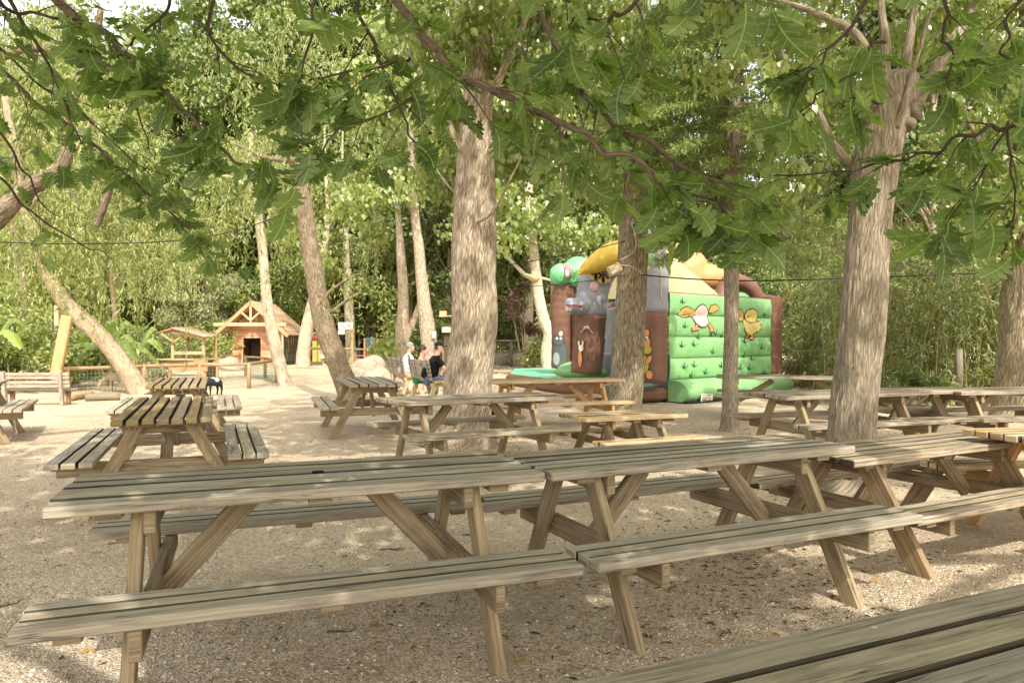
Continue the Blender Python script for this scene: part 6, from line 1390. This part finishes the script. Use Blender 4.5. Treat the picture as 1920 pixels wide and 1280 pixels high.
        def hf(u, v):
            a = u*6.2832; front = max(0, math.cos(a)); low = -.95+1.05*front**.6 if not female else -1.15+1.2*front**.5
            t = low+(1.57-low)*v; k2 = 1+.04*math.sin(a*9+v*7)
            return np.array(H((.103*math.cos(a)*math.cos(t)-.012)*k2, .094*math.sin(a)*math.cos(t)*k2, .04+.108*math.sin(t)))
        m.grid(hf, 28, 12, 0, True); hr = m.build('hair', hair, r, True)
        if bun: m = MB(); m.ball(H(-.12, 0, .02), (.05, .045, .05), 12, 8, 0, .15); m.build('hair_bun', hair, hr, True)
    return r
H_GREY = m_plain('grey_hair', (.27, .26, .245), .8, .2, .35, 60); H_DARK = m_plain('dark_brown_hair', (.05, .028, .018), .6, .35, .4, 60)
C_BLACK = m_plain('black_cotton', (.017, .017, .019), .9, .1, .2, 20, .3); C_WHITE = m_plain('white_cotton', (.72, .71, .70), .9, .1, .06, 20, .3); C_LIGHT = m_plain('pale_grey_cotton', (.60, .64, .70), .9, .1, .06, 20, .3)
C_JEAN = m_plain('blue_denim', (.14, .21, .30), .9, .15, .25, 30, .3); C_GREEN = m_plain('green_cotton', (.03, .30, .13), .9, .1, .2, 20); C_TAN = m_plain('tan_cotton', (.42, .34, .25), .9, .1, .1, 20)
fdir = BR_-math.pi/2     # facing right, away from the bench back
def seat_pos(c, t): q = c+BD*t; return (q[0], q[1], -.045)
off = np.array([math.cos(fdir), math.sin(fdir), 0])*.13
sitter('man in a black cap, black T-shirt and jeans sitting on the nearer bench', seat_pos(b2c+off+[-.16, 0, 0], -.52), fdir-.15, C_BLACK, C_JEAN, H_DARK, SKIN2, .96, -.1, .2, True, C_BLACK, bulk=1.28)
sitter('woman with dark pinned-up hair and a white tank top beside the man in black', seat_pos(b2c+off+[-.12, 0, 0], .62), fdir-.1, C_WHITE, C_GREEN, H_DARK, SKIN2, .90, -.25, .12, False, None, True, None, True)
sitter('grey-haired man in a pale T-shirt sitting on the farther bench', seat_pos(b1c+off+[-.12, 0, 0], -.45), fdir-.1, C_LIGHT, C_TAN, H_GREY, SKIN2, .95, -.2, .14, bulk=1.15)
sitter('person in a white T-shirt mostly hidden behind the thick central trunk', (-.66, 13.9, -.03), fdir+2.9, C_WHITE, C_BLACK, H_DARK, SKIN2, .93, 0, .08)
st_ = thing('garden_stool', 'small dark stool under the person behind the central trunk', 'stool', (-.66, 13.9, 0))
m = MB(); m.abox(-.2, .2, -.2, .2, .38, .42, .01); m.build('seat', W_OLD, st_)
for sx in (-1, 1):
    for sy in (-1, 1): m = MB(); m.abox(sx*.16-.025, sx*.16+.025, sy*.16-.025, sy*.16+.025, 0, .38, .005, 0, 'z'); m.build('leg', W_OLD, st_)
m = MB(); q = P(918, 733, 12.8); m.ball((q[0], q[1], .16), (.16, .12, .17), 16, 10, 0, .08); bg_ = tag(m.build('backpack', C_BLACK, None, True), 'black bag on the ground right of the thick central trunk', 'bag')
# child standing at the toy fence
def child(lab, loc, rz):
    r = thing('person', lab, 'person', loc, rz)
    V = [(0, 0, .60), (0, 0, .78), (0, 0, .92), (.01, 0, 1.0), (.02, 0, 1.10), (0, .11, .90), (.14, .14, .80), (.27, .12, .82), (0, -.11, .90), (.12, -.14, .78), (.25, -.12, .82), (0, .06, .55), (.02, .06, .30), (0, .06, .06), (.09, .07, .03), (0, -.06, .55), (.02, -.06, .30), (0, -.06, .06), (.09, -.07, .03)]
    E = [(0, 1), (1, 2), (2, 3), (3, 4), (2, 5), (5, 6), (6, 7), (2, 8), (8, 9), (9, 10), (0, 11), (11, 12), (12, 13), (13, 14), (0, 15), (15, 16), (16, 17), (17, 18)]
    Rr = [.085, .08, .085, .042, .082, .042, .03, .022, .042, .03, .022, .065, .045, .032, .026, .065, .045, .032, .026]
    ex = [((.02, 0, 1.13), (.085, .075, .095), 0), ((.105, 0, 1.10), (.015, .012, .016), 0)]
    for y_ in (.12, -.12):
        for j in range(4): ex.append(((.31, y_+(j-1.5)*.012, .82), (.03, .006, .007), 0))
    skinmesh('body', V, E, Rr, SKIN2, r, 1, ex)
    m = MB(); m.grid(lambda u, v: np.array([(.105+.12*v*v)*math.cos(u*6.283)*(1+.05*math.sin(u*37)*v), (.11+.12*v*v)*math.sin(u*6.283)*(1+.05*math.sin(u*37)*v), .97-.60*v]), 30, 10, 0, True); m.build('dress', m_plain('pale_pink_dress', (.70, .55, .46), .9, .1), r, True)
    m = MB(); m.grid(lambda u, v: np.array([.02+.098*math.cos(u*6.283)*math.cos(-.9+1.1*max(0, math.cos(u*6.283))**.6+(2.47-1.1*max(0, math.cos(u*6.283))**.6)*v)-.012, .09*math.sin(u*6.283)*math.cos(-.9+1.1*max(0, math.cos(u*6.283))**.6+(2.47-1.1*max(0, math.cos(u*6.283))**.6)*v), 1.14+.108*math.sin(-.9+1.1*max(0, math.cos(u*6.283))**.6+(2.47-1.1*max(0, math.cos(u*6.283))**.6)*v)]), 22, 10, 0, True); m.build('hair', H_DARK, r, True)
    for y_ in (.07, -.07): m = MB(); m.ball((.05, y_, .035), (.085, .035, .035), 12, 8); m.build('shoe', PA['white'], r, True)
c = P(606, HZ, 38.8); child('small child in a pale pink dress standing at the toy-yard fence', (c[0], c[1], 0), .15)

# ================================================================ goats
def goat(lab, loc, rz, coat, patch, s=1., graze=True):
    r = thing('goat', lab, 'goat', loc, rz); r.scale = (s, s, s)
    hz = .30 if graze else .82
    V = [(-.32, 0, .52), (-.10, 0, .52), (.16, 0, .52), (.30, 0, .55), (.46, 0, .48 if graze else .72), (.58, 0, hz+.04), (.70, 0, hz-.10 if graze else hz),
         (.24, .10, .42), (.24, .10, .22), (.23, .10, .02), (.24, -.10, .42), (.26, -.10, .22), (.25, -.10, .02), (-.32, .10, .42), (-.38, .10, .24), (-.34, .10, .02), (-.32, -.10, .42), (-.38, -.10, .24), (-.34, -.10, .02), (-.43, 0, .60)]
    E = [(0, 1), (1, 2), (2, 3), (3, 4), (4, 5), (5, 6), (2, 7), (7, 8), (8, 9), (2, 10), (10, 11), (11, 12), (0, 13), (13, 14), (14, 15), (0, 16), (16, 17), (17, 18), (0, 19)]
    Rr = [.15, .175, .17, .13, .085, .075, .042, .06, .035, .026, .06, .035, .026, .08, .04, .027, .08, .04, .027, .025]
    skinmesh('body', V, E, Rr, coat, r, 2, [((.57, .10, hz+.05), (.02, .06, .03), 0), ((.57, -.10, hz+.05), (.02, .06, .03), 0)])
    for sy in (-1, 1): m = MB(); m.tube(spline([(.54, sy*.035, hz+.09), (.48, sy*.06, hz+.19), (.38, sy*.09, hz+.22)], 8), np.linspace(.02, .005, 8), 7); m.build('horn', m_plain('horn', (.16, .13, .1), .6), r, True)
    if patch:
        m = MB(); m.ball((-.05, 0, .57), (.26, .178, .13), 16, 10, 0, .08); m.build('saddle_patch', patch, r, True)
    return r
c = G(200, 736); goat('tan goat with its head down behind the log fence at left', (c[0]+.1, c[1]+.4, 0), R(195), m_plain('tan_goat_coat', (.42, .32, .22), .95, .1, .25, 12), m_plain('grey_brown_coat', (.36, .29, .22), .95, .1, .2, 12), .72)
c = P(399, HZ, 17.6); goat('black and white goat beside the far end-on picnic table', (c[0], c[1], 0), R(250), m_plain('black_goat_coat', (.025, .028, .03), .9, .15, .4, 12), m_plain('white_goat_coat', (.6, .58, .55), .9, .1, .2, 12), .62)

# ================================================================ rocks
ROCK = m_bark('pale_rock', (.44, .385, .30), (.22, .185, .14), 4, 4, (.33, .29, .22), .5, .02)
def rock(lab, c, r, noise=.14): m = MB(); m.ball(c, r, 22, 14, 0, noise); tag(m.build('boulder', ROCK, None, True, False), lab, 'boulder', 'boulders')
rock('pale sunlit boulder between the leaning trunk and the benches', tuple(P(705, HZ, 24)*[1, 1, 0]+[0, 0, .05]), (.55, .45, .34))
rock('small white boulder left of the farther bench', tuple(P(728, HZ, 21.5)*[1, 1, 0]+[0, 0, .05]), (.35, .3, .28))
rock('brown boulder behind the white-lit ones, at the slanting handrail', tuple(P(690, HZ, 28)*[1, 1, 0]+[0, 0, .2]), (.7, .5, .5))
rock('grey boulder under the hedge, left of the round-pole fence post', tuple(P(945, HZ, 38.5)*[1, 1, 0]+[0, 0, .25]), (.75, .5, .5))
rock('grey boulder under the hedge, behind the round-pole fence corner', tuple(P(973, HZ, 38)*[1, 1, 0]+[0, 0, .25]), (.55, .4, .5))
rock('rounded white boulder behind the feeding shelter', tuple(P(425, HZ, 34)*[1, 1, 0]+[0, 0, .2]), (.6, .5, .3))
rock('flat pale boulder beside the hut porch', tuple(P(440, HZ, 32)*[1, 1, 0]+[0, 0, .1]), (.6, .5, .2))
# dark pool-edge strip before the hedge fence
# ================================================================ open shed with toys
SH = thing('open_shed', 'long open wooden shed with a dark interior behind the toy yard', 'shed', tuple(P(665, HZ, 47)*[1, 1, 0]))
def spart(m, n, mat, par=None): o = m.build(n, mat, par or SH); set_local(SH, o); return o
xl, xr = P(582, 0, 47)[0], P(752, 0, 47)[0]
m = MB(); m.box(((xl+xr)/2, 47.6, 2.32), ((xr-xl)/2, 0, -.12), (0, 1.7, .1), (.0, 0, .07), .02); spart(m, 'roof', m_wood('mossy_roof', (.46, .42, .28), (.3, .26, .16), (.38, .38, .2), .5, .8))
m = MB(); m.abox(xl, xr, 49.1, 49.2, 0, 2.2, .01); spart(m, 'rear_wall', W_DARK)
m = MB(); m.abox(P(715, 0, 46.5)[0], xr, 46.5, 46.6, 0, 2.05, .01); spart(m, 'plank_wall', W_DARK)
for px_ in (590, 640, 672, 690, 727, 750): x_ = P(px_, 0, 46)[0]; m = MB(); m.tube([(x_, 46.2, -.05), (x_, 46.2, 2.2)], .09, 10); spart(m, 'post', W_OLD)
m = MB(); x_ = P(663, 0, 40)[0]; m.abox(x_-.06, x_+.06, 39.7, 39.8, 0, 2.2, .01, 0, 'z'); spost = tag(m.build('sign_post', W_FRESH), 'tall yellow timber post carrying the white sign board', 'post')
SG = thing('sign_board', 'white sign board with red and dark lettering by the yellow post', 'sign', tuple(P(648, 610, 39.7)))
a, b = P(634, 604, 39.6), P(661, 617, 39.6)
m = MB(); m.abox(a[0], b[0], 39.6, 39.64, b[2], a[2], .006); o = m.build('panel', PA['white'], SG); set_local(SG, o)
rl = random.Random(4); xx_ = a[0]+.06; cols = [PA['red'], PA['slate'], m_plain('blue_paint', (.05, .12, .4), .5)]
for k in range(7):
    wdt = rl.uniform(.05, .08); m = MB(); zc = (a[2]+b[2])/2+.02
    m.abox(xx_, xx_+wdt*.4, 39.59, 39.597, zc-.085, zc+.085, .001); m.abox(xx_+wdt*.41, xx_+wdt, 39.59, 39.597, zc+(.045 if k % 2 else -.085), zc+(.085 if k % 2 else -.045), .001)
    o = m.build('letter', cols[0] if k < 4 else cols[1], SG); set_local(SG, o); xx_ += wdt+.025
m = MB(); m.abox(a[0]+.28, a[0]+.40, 39.59, 39.597, b[2]+.05, b[2]+.09, .001); o = m.build('letter', cols[2], SG); set_local(SG, o)
m = MB(); q = P(645, 622, 43); m.abox(q[0]-.35, q[0]+.15, q[1]-.02, q[1]+.02, q[2]-.15, q[2]+.15, .006); m.abox(q[0]+.16, q[0]+.36, q[1]-.02, q[1]+.02, q[2]-.12, q[2]+.15, .006, 1); tag(m.build('notice_sign', [PA['white'], PA['red']]), 'small white and red notice below the white sign board', 'sign')
# giant four-in-a-row game
FR = thing('row_game', 'giant blue four-in-a-row frame with orange side legs', 'game', tuple(P(695, HZ, 42)*[1, 1, 0]))
q = P(696, 643, 42); BLUE = m_plain('blue_plastic', (.10, .16, .30), .4, .4)
m = MB(); nxh, nyh, pw_, ph_ = 7, 6, .60, .60
for i in range(nxh+1): x_ = q[0]-pw_/2+pw_*i/nxh; m.abox(x_-.018, x_+.018, 41.97, 42.03, q[2]-ph_/2, q[2]+ph_/2, .004, 0, 'z')
for j in range(nyh+1): z_ = q[2]-ph_/2+ph_*j/nyh; m.abox(q[0]-pw_/2, q[0]+pw_/2, 41.975, 42.025, z_-.018, z_+.018, .004)
o = m.build('grid_frame', BLUE, FR); set_local(FR, o)
m = MB()
for sx in (-1, 1): x_ = q[0]+sx*(pw_/2+.07); m.abox(x_-.045, x_+.045, 41.9, 42.1, .1, q[2]+.28, .01, 0, 'z'); m.abox(x_-.05, x_+.05, 41.6, 42.4, .0, .10, .01, 0, 'y')
o = m.build('side_legs', PA['orange'], FR); set_local(FR, o)
m = MB(); m.abox(q[0]-pw_/2, q[0]+pw_/2, 42.06, 42.08, q[2]-ph_/2, q[2]+ph_/2, .004); o = m.build('back_plate', m_plain('pale_blue', (.45, .52, .6), .5), FR); set_local(FR, o)
# toy house, slide
TH = thing('toy_house', 'plastic toy house with a grey roof, yellow walls and a red awning', 'toy house', tuple(P(598, HZ, 43)*[1, 1, 0]))
q = P(598, HZ, 43); 
m = MB(); m.abox(q[0]-.4, q[0]-.12, 43, 43.5, .0, 1.38, .02); m.abox(q[0]+.12, q[0]+.42, 43, 43.5, .0, 1.38, .02); m.abox(q[0]-.12, q[0]+.12, 43.2, 43.3, 0, 1.3, .02); o = m.build('walls', m_plain('yellow_plastic', (.5, .46, .14), .4, .4), TH); set_local(TH, o)
m = MB(); m.board((q[0], 43.2, 1.92), (q[0]-.6, 43.2, 1.42), .7, .06, (0, 1, 0), .01); m.board((q[0], 43.2, 1.92), (q[0]+.6, 43.2, 1.42), .7, .06, (0, 1, 0), .01); o = m.build('roof', m_plain('grey_plastic', (.42, .42, .5), .4, .4), TH); set_local(TH, o)
m = MB(); m.abox(q[0]-.34, q[0]+.3, 42.88, 42.96, 1.38, 1.58, .02); o = m.build('awning', m_plain('red_plastic', (.62, .06, .07), .4, .4), TH); set_local(TH, o)
q = P(579, HZ, 45); m = MB(); m.grid(lambda u, v: np.array([q[0]-.45+.9*u, 45-.3*v, 1.75-.75*v+.12*(2*u-1)**2]), 10, 8); m.abox(q[0]-.45, q[0]-.38, 45, 45.3, 0, 1.7, .01, 0, 'z'); m.abox(q[0]+.38, q[0]+.45, 45, 45.3, 0, 1.7, .01, 0, 'z'); tag(m.build('toy_slide', m_plain('green_plastic', (.05, .42, .1), .4, .4)), 'green plastic slide left of the toy house', 'slide')
q = P(678, HZ, 41.5); m = MB(); m.abox(q[0]-.35, q[0]+.35, 41.3, 41.7, .42, .47, .01); m.abox(q[0]-.3, q[0]-.24, 41.35, 41.4, 0, .42, .005, 0, 'z'); m.abox(q[0]+.24, q[0]+.3, 41.35, 41.4, 0, .42, .005, 0, 'z'); m.abox(q[0]-.3, q[0]-.24, 41.6, 41.65, 0, .42, .005, 0, 'z'); m.abox(q[0]+.24, q[0]+.3, 41.6, 41.65, 0, .42, .005, 0, 'z'); tag(m.build('toy_table', m_plain('coral_plastic', (.6, .16, .12), .4, .4)), 'low red toy table behind the toy-yard rail', 'toy table')
# post with bird box, notice on trunk
PB = thing('box_post', 'dark post with a small pale nest box, left of the thick central trunk', 'post', tuple(P(839, HZ, 24)*[1, 1, 0]))
q = P(839, HZ, 24); m = MB(); m.abox(q[0]-.11, q[0]+.11, 23.9, 24.1, 0, 1.85, .01, 0, 'z'); o = m.build('post', W_DARK, PB); set_local(PB, o)
m = MB(); a = P(837, 618, 23.85); m.abox(a[0]-.14, a[0]+.14, 23.78, 23.89, a[2]-.09, a[2]+.09, .01); o = m.build('notice', m_plain('pale_board', (.5, .46, .36), .8), PB); set_local(PB, o)
m = MB(); a = P(836, 592, 23.9); m.board(a+[-.22, 0, -.02], a+[.24, 0, .0], .3, .03, (0, 1, 0), .005); m.abox(a[0]-.2, a[0]+.02, 23.8, 24., a[2]+.0, a[2]+.16, .01); o = m.build('nest_box', W_PALE, PB); set_local(PB, o)
NTC = thing('notice', 'small white notice with a dark print nailed to the stout trunk behind the benches', 'notice', tuple(P(814, 627, 24.6)))
a = P(814, 627, 24.7); m = MB(); m.abox(a[0]-.07, a[0]+.07, a[1]-.01, a[1]+.01, a[2]-.11, a[2]+.11, .003); o = m.build('sheet', PA['white'], NTC); set_local(NTC, o)
m = MB(); m.abox(a[0]-.04, a[0]+.04, a[1]-.016, a[1]-.012, a[2]-.03, a[2]+.07, .001); o = m.build('print', PA['light'], NTC); set_local(NTC, o)
# small white notice inside the castle opening
a = P(1154, 612, 15.0)
# ================================================================ shrubs, bananas, bamboo
def shrub(lab, px, d, w_, h_, n, mat, ls, seed, tmpl=None, name='shrub', z0=.05, depth=None, flowers=None, cat='shrub'):
    g = np.random.default_rng(seed); c = P(px, HZ, d); r = thing(name, lab, cat, (c[0], c[1], 0))
    k = max(6, int(10*w_)); cl = np.c_[(g.random(k)*2-1)*w_, (g.random(k)*2-1)*(depth or w_*.6), z0+h_*(.12+.78*g.random(k)**.8)]; cl[:, 2] *= 1-.35*(np.abs(cl[:, 0])/w_)**2
    m = MB()
    for q in cl: m.tube(spline([(q[0]*.3, q[1]*.3, 0), (q[0]*.7, q[1]*.7, q[2]*.55), q], 6), np.linspace(.03, .008, 6), 5)
    m.build('stems', B_LEAN, r, True, False)
    rad = .36*min(w_, h_)*(.7+.6*g.random(k)); pt, dd = crown_points(cl, rad, n, g, .3); pt[:, 2] = np.abs(pt[:, 2])
    leaf_mesh('foliage', pt, unit(rdirs(n, g)*.8+dd*.5+[0, 0, .1]), unit(rdirs(n, g)*.7+[0, -.3, .8]), ls*(.6+.8*g.random(n)), tmpl or t_quad(.5), mat, r)
    if flowers:
        kf = flowers[1]; i = g.integers(0, n, kf); leaf_mesh('flowers', pt[i]+dd[i]*.08, rdirs(kf, g), unit(rdirs(kf, g)+[0, -.8, .6]), .07+.05*g.random(kf), t_quad(.9), flowers[0], r)
    return r
FLW = m_leaf('pale_flower', [(.75, .68, .66), (.8, .74, .72)], .2, .5)
shrub('leafy sunlit shrub with pale flowers at the left edge', 22, 19, 1.5, 1.75, 5200, L_SUNNY, .13, 101, flowers=(FLW, 120))
shrub('yellow-green shrub left of the leaning plank', 80, 20.5, 1.2, 1.5, 4200, L_SUNNY, .12, 102, flowers=(FLW, 130))
shrub('tall leafy shrub behind the cut stump', 60, 25, 1.8, 3.0, 5200, L_SUNNY, .16, 103)
shrub('loose shrub between the banana leaves and the leaning plank', 150, 24, 1.4, 2.1, 4200, L_GREEN, .13, 104)
shrub('dark green fan-leaved shrub left of the feeding shelter', 285, 27, 1.5, 1.9, 4200, L_GREEN, .18, 105, t_lance(.2))
shrub('low pale shrub right of the banana plants', 240, 24, 1.0, 1.1, 2600, L_SILVER, .10, 106)
shrub('light green shrub behind the feeding shelter', 345, 35, 2.0, 2.1, 4200, L_SUNNY, .16, 107)
shrub('bushy shrub left of the hut wall', 405, 44, 1.8, 2.6, 3600, L_SUNNY, .2, 108)
shrub('sunlit shrub growing behind the hut roof', 545, 50, 2.6, 4.0, 5200, L_SUNNY, .22, 109)
shrub('green shrub right behind the sloping tree', 590, 52, 2.5, 3.4, 4200, L_GREEN, .22, 110)
shrub('green hedge bush above the shed roof, left part', 640, 53, 3.0, 4.6, 5200, L_SUNNY, .23, 111)
shrub('green hedge bush above the shed roof, right part', 725, 53, 3.2, 4.6, 5200, L_GREEN, .23, 112)
shrub('tall sunlit bush between the broken leaning tree and the white sign board', 610, 49, 3.0, 7.0, 7000, L_SUNNY, .24, 131)
shrub('tall sunlit bush behind the right end of the open shed roof', 705, 50.5, 3.4, 7.5, 8000, L_SUNNY, .24, 132)
shrub('tall yellow-green bush behind the stout and the forked trunks', 800, 42, 2.8, 6.5, 7000, L_SUNNY, .22, 133)
shrub('tall sunlit bush behind the hut, right of its ridge', 520, 47, 2.6, 6.6, 6500, L_SUNNY, .23, 134)
shrub('dark green bush behind the handrail and the forked tree', 790, 36, 2., 2.6, 4600, L_DARK, .18, 113)
shrub('green bush directly behind the man in black', 845, 34, 1.8, 3.2, 4600, L_GREEN, .18, 114)
shrub('dark glossy hedge behind the round-pole fence, left half', 935, 41, 2.2, 4.6, 6500, L_DARK, .2, 115)
shrub('dark glossy hedge behind the round-pole fence, right half', 1005, 40, 2.2, 4.8, 6500, L_DARK, .2, 116)
shrub('purple-leaved plum bush left of the curved pale tree', 990, 33, 1.1, 3.4, 2400, L_PLUM, .13, 117, z0=1.2, name='plum_tree', cat='small tree')
shrub('dark bush behind the far castle pillar', 1075, 30, 1.8, 3.4, 4600, L_DARK, .17, 118)
shrub('dark bush behind the castle opening', 1160, 28, 2., 3., 4600, L_DARK, .17, 119)
shrub('loose shrub behind the tan inflatable head', 1300, 26, 2.2, 4.2, 5200, L_GREEN, .17, 120)
shrub('reddish low shrub at the corner column of the castle', 1492, 21, .75, .75, 1500, L_PLUM, .09, 121)
shrub('shrub filling the gap behind the castle corner column', 1440, 24, 1.8, 4.2, 5600, L_GREEN, .17, 122)
shrub('fan-leaved dark green shrub at the foot of the bamboo', 1690, 14.5, .9, .85, 2600, L_GREEN, .16, 123, t_lance(.16))
shrub('pale grassy shrub beside the post in the bamboo', 1825, 14.6, .6, .9, 1400, L_WILLOW, .14, 124, t_lance(.14))

# bamboo thicket: culms and leaves nobody could count
g = np.random.default_rng(140); m = MB(); A, B, C = [], [], []
for i in range(430):
    px = g.uniform(1500, 2060); d = g.uniform(15.2, 20.5) if px > 1545 else g.uniform(19.6, 21.5); c = P(px, HZ, d); c[2] = 0
    Hh = g.uniform(2.4, 4.3)*(1.0+.12*math.sin(px*.02)); bd_ = g.normal(size=2)*.35; s = np.linspace(0, 1, 10)
    q = c+np.c_[bd_[0]*s**2*1.5, bd_[1]*s**2*1.2-.25*s**2, Hh*s-.25*s**3]
    m.tube(q, np.linspace(.013, .004, 10), 4, cap=False)
    nb = 9
    for j in range(nb):
        f = .10+.9*(j+g.random())/nb; o0 = q[min(9, int(f*9.99))]; nl = 13; e = unit(g.normal(size=3)*[1, 1, .3]+[0, -.2, 0])
        u = g.random(nl)*.55; A.append(o0+np.outer(u, e)+g.normal(size=(nl, 3))*.05-np.c_[0*u, 0*u, u*u*.35]); B.append(unit(g.normal(size=(nl, 3))*.6+e*.6+[0, 0, -.55])); C.append(unit(g.normal(size=(nl, 3))*.7+[0, -.3, .7]))
BB = thing('bamboo_thicket', 'dense bamboo thicket of thin culms closing off the right side', 'bamboo', (6.5, 17.5, 0)); BB['kind'] = 'stuff'
o = m.build('culms', m_plain('bamboo_culm', (.30, .27, .10), .5, .3, .3), BB, True, False); set_local(BB, o)
A = np.vstack(A); o = leaf_mesh('leaves', A, np.vstack(B), np.vstack(C), .15*(.6+.8*g.random(len(A))), t_lance(.2), L_BAMBOO, BB); set_local(BB, o)

# banana plants
def banana(lab, px, d, leaves, h=.9):
    c = P(px, HZ, d); r = thing('banana_plant', lab, 'banana plant', (c[0], c[1], 0)); g = np.random.default_rng(int(px)+100)
    m = MB(); m.tube([(0, 0, -.02), (.02, 0, h*.5), (0, 0, h)], [.09, .075, .05], 12); m.build('stem', m_plain('banana_stem', (.36, .38, .12), .6, .3, .25, 9), r, True)
    for (tx, ty, drop, w_, rise) in leaves:
        tip = np.array([tx, ty, 0.]); L = np.linalg.norm(tip); e = tip/L; sd = np.array([-e[1], e[0], 0]); m = MB()
        def f(u, v):
            s = v; base = np.array([0, 0, h*.95])+e*L*s+np.array([0, 0, rise*math.sin(min(1, s*1.15)*2.2)-drop*s*s]); wd = w_*max(.02, math.sin(min(1, .06+s*.97)*3.05)**.6)*(0 if s < .12 else 1)+.012; x = 2*u-1
            return base+sd*wd*x+np.array([0, 0, -.55*wd*abs(x)**1.2+.02*math.sin(s*55)*abs(x)])
        m.grid(f, 8, 34); m.build('leaf', L_BANANA, r, True)
    return r
banana('banana plant with broad pale leaves behind the leaning trunk', 205, 21.5, [(-1.5, -.4, .9, .26, .55), (-1.2, .5, .3, .24, .8), (1.0, -.3, .7, .24, .6), (.5, .6, .1, .22, 1.0), (1.5, .2, .9, .26, .55), (-.5, -.8, 1.1, .22, .3), (-.9, -.7, .95, .2, .45), (.25, -.2, -.2, .16, .9)], 1.0)
banana('small banana plant at the far left edge', -12, 17.5, [(.8, -.2, .5, .2, .5), (.6, .4, .2, .2, .7), (-.5, .3, .3, .2, .6), (.3, -.7, .6, .18, .4)], 1.3)
banana('banana plant with dark leaves left of the feeding shelter', 262, 24.5, [(.9, -.2, .5, .24, .6), (-.9, .1, .4, .24, .7), (.5, .5, .2, .22, .9), (.2, -.8, .6, .2, .5)], 1.0)
# ---------------------------------------------------------------- light, sky, camera
el = math.atan2(-SUN[2], math.hypot(SUN[0], SUN[1])); az = math.atan2(-SUN[0], -SUN[1])   # compass from +Y, clockwise
w = bpy.data.worlds.new('World'); S.world = w; w.use_nodes = True
nt = w.node_tree; nt.nodes.clear()
sky = nt.nodes.new('ShaderNodeTexSky'); sky.sky_type = 'NISHITA'; sky.sun_disc = False
sky.sun_elevation = el; sky.sun_rotation = az; sky.air_density = 1.; sky.dust_density = 3.; sky.ozone_density = 1.; sky.altitude = 100
hs = nt.nodes.new('ShaderNodeMix'); hs.data_type = 'RGBA'; hs.blend_type = 'MULTIPLY'; hs.inputs[0].default_value = 1.; hs.inputs[7].default_value = (3.35, 3.1, 2.7, 1)
ds = nt.nodes.new('ShaderNodeHueSaturation'); ds.inputs['Saturation'].default_value = .45
bg = nt.nodes.new('ShaderNodeBackground'); bg.inputs[1].default_value = .15
ou = nt.nodes.new('ShaderNodeOutputWorld')
nt.links.new(sky.outputs[0], ds.inputs['Color']); nt.links.new(ds.outputs[0], hs.inputs[6]); nt.links.new(hs.outputs[2], bg.inputs[0]); nt.links.new(bg.outputs[0], ou.inputs[0])
sl = bpy.data.lights.new('sun', 'SUN'); sl.energy = 5.0; sl.angle = R(.53); sl.color = (1., .945, .83)
so = bpy.data.objects.new('sun', sl); so.rotation_euler = Vector(SUN).to_track_quat('-Z', 'Y').to_euler(); so.location = (0, -20, 30); link(so)
cam = bpy.data.cameras.new('camera'); cam.sensor_width = 36; cam.lens = FPX/1920*36; cam.clip_start = .05; cam.clip_end = 1500
co = bpy.data.objects.new('camera', cam); co.location = (0, 0, CAMH); co.rotation_euler = (R(90)-.002, 0, 0); link(co); S.camera = co
S.view_settings.view_transform = 'Standard'; S.view_settings.look = 'None'; S.view_settings.exposure = 0
S.render.engine = 'CYCLES'
c = S.cycles; c.max_bounces = 7; c.diffuse_bounces = 4; c.glossy_bounces = 2; c.transmission_bounces = 4; c.transparent_max_bounces = 6; c.sample_clamp_indirect = 6.
c.use_denoising = True
try: c.denoiser = 'OPENIMAGEDENOISE'; c.denoising_input_passes = 'RGB_ALBEDO_NORMAL'; c.denoising_prefilter = 'NONE'
except Exception: pass
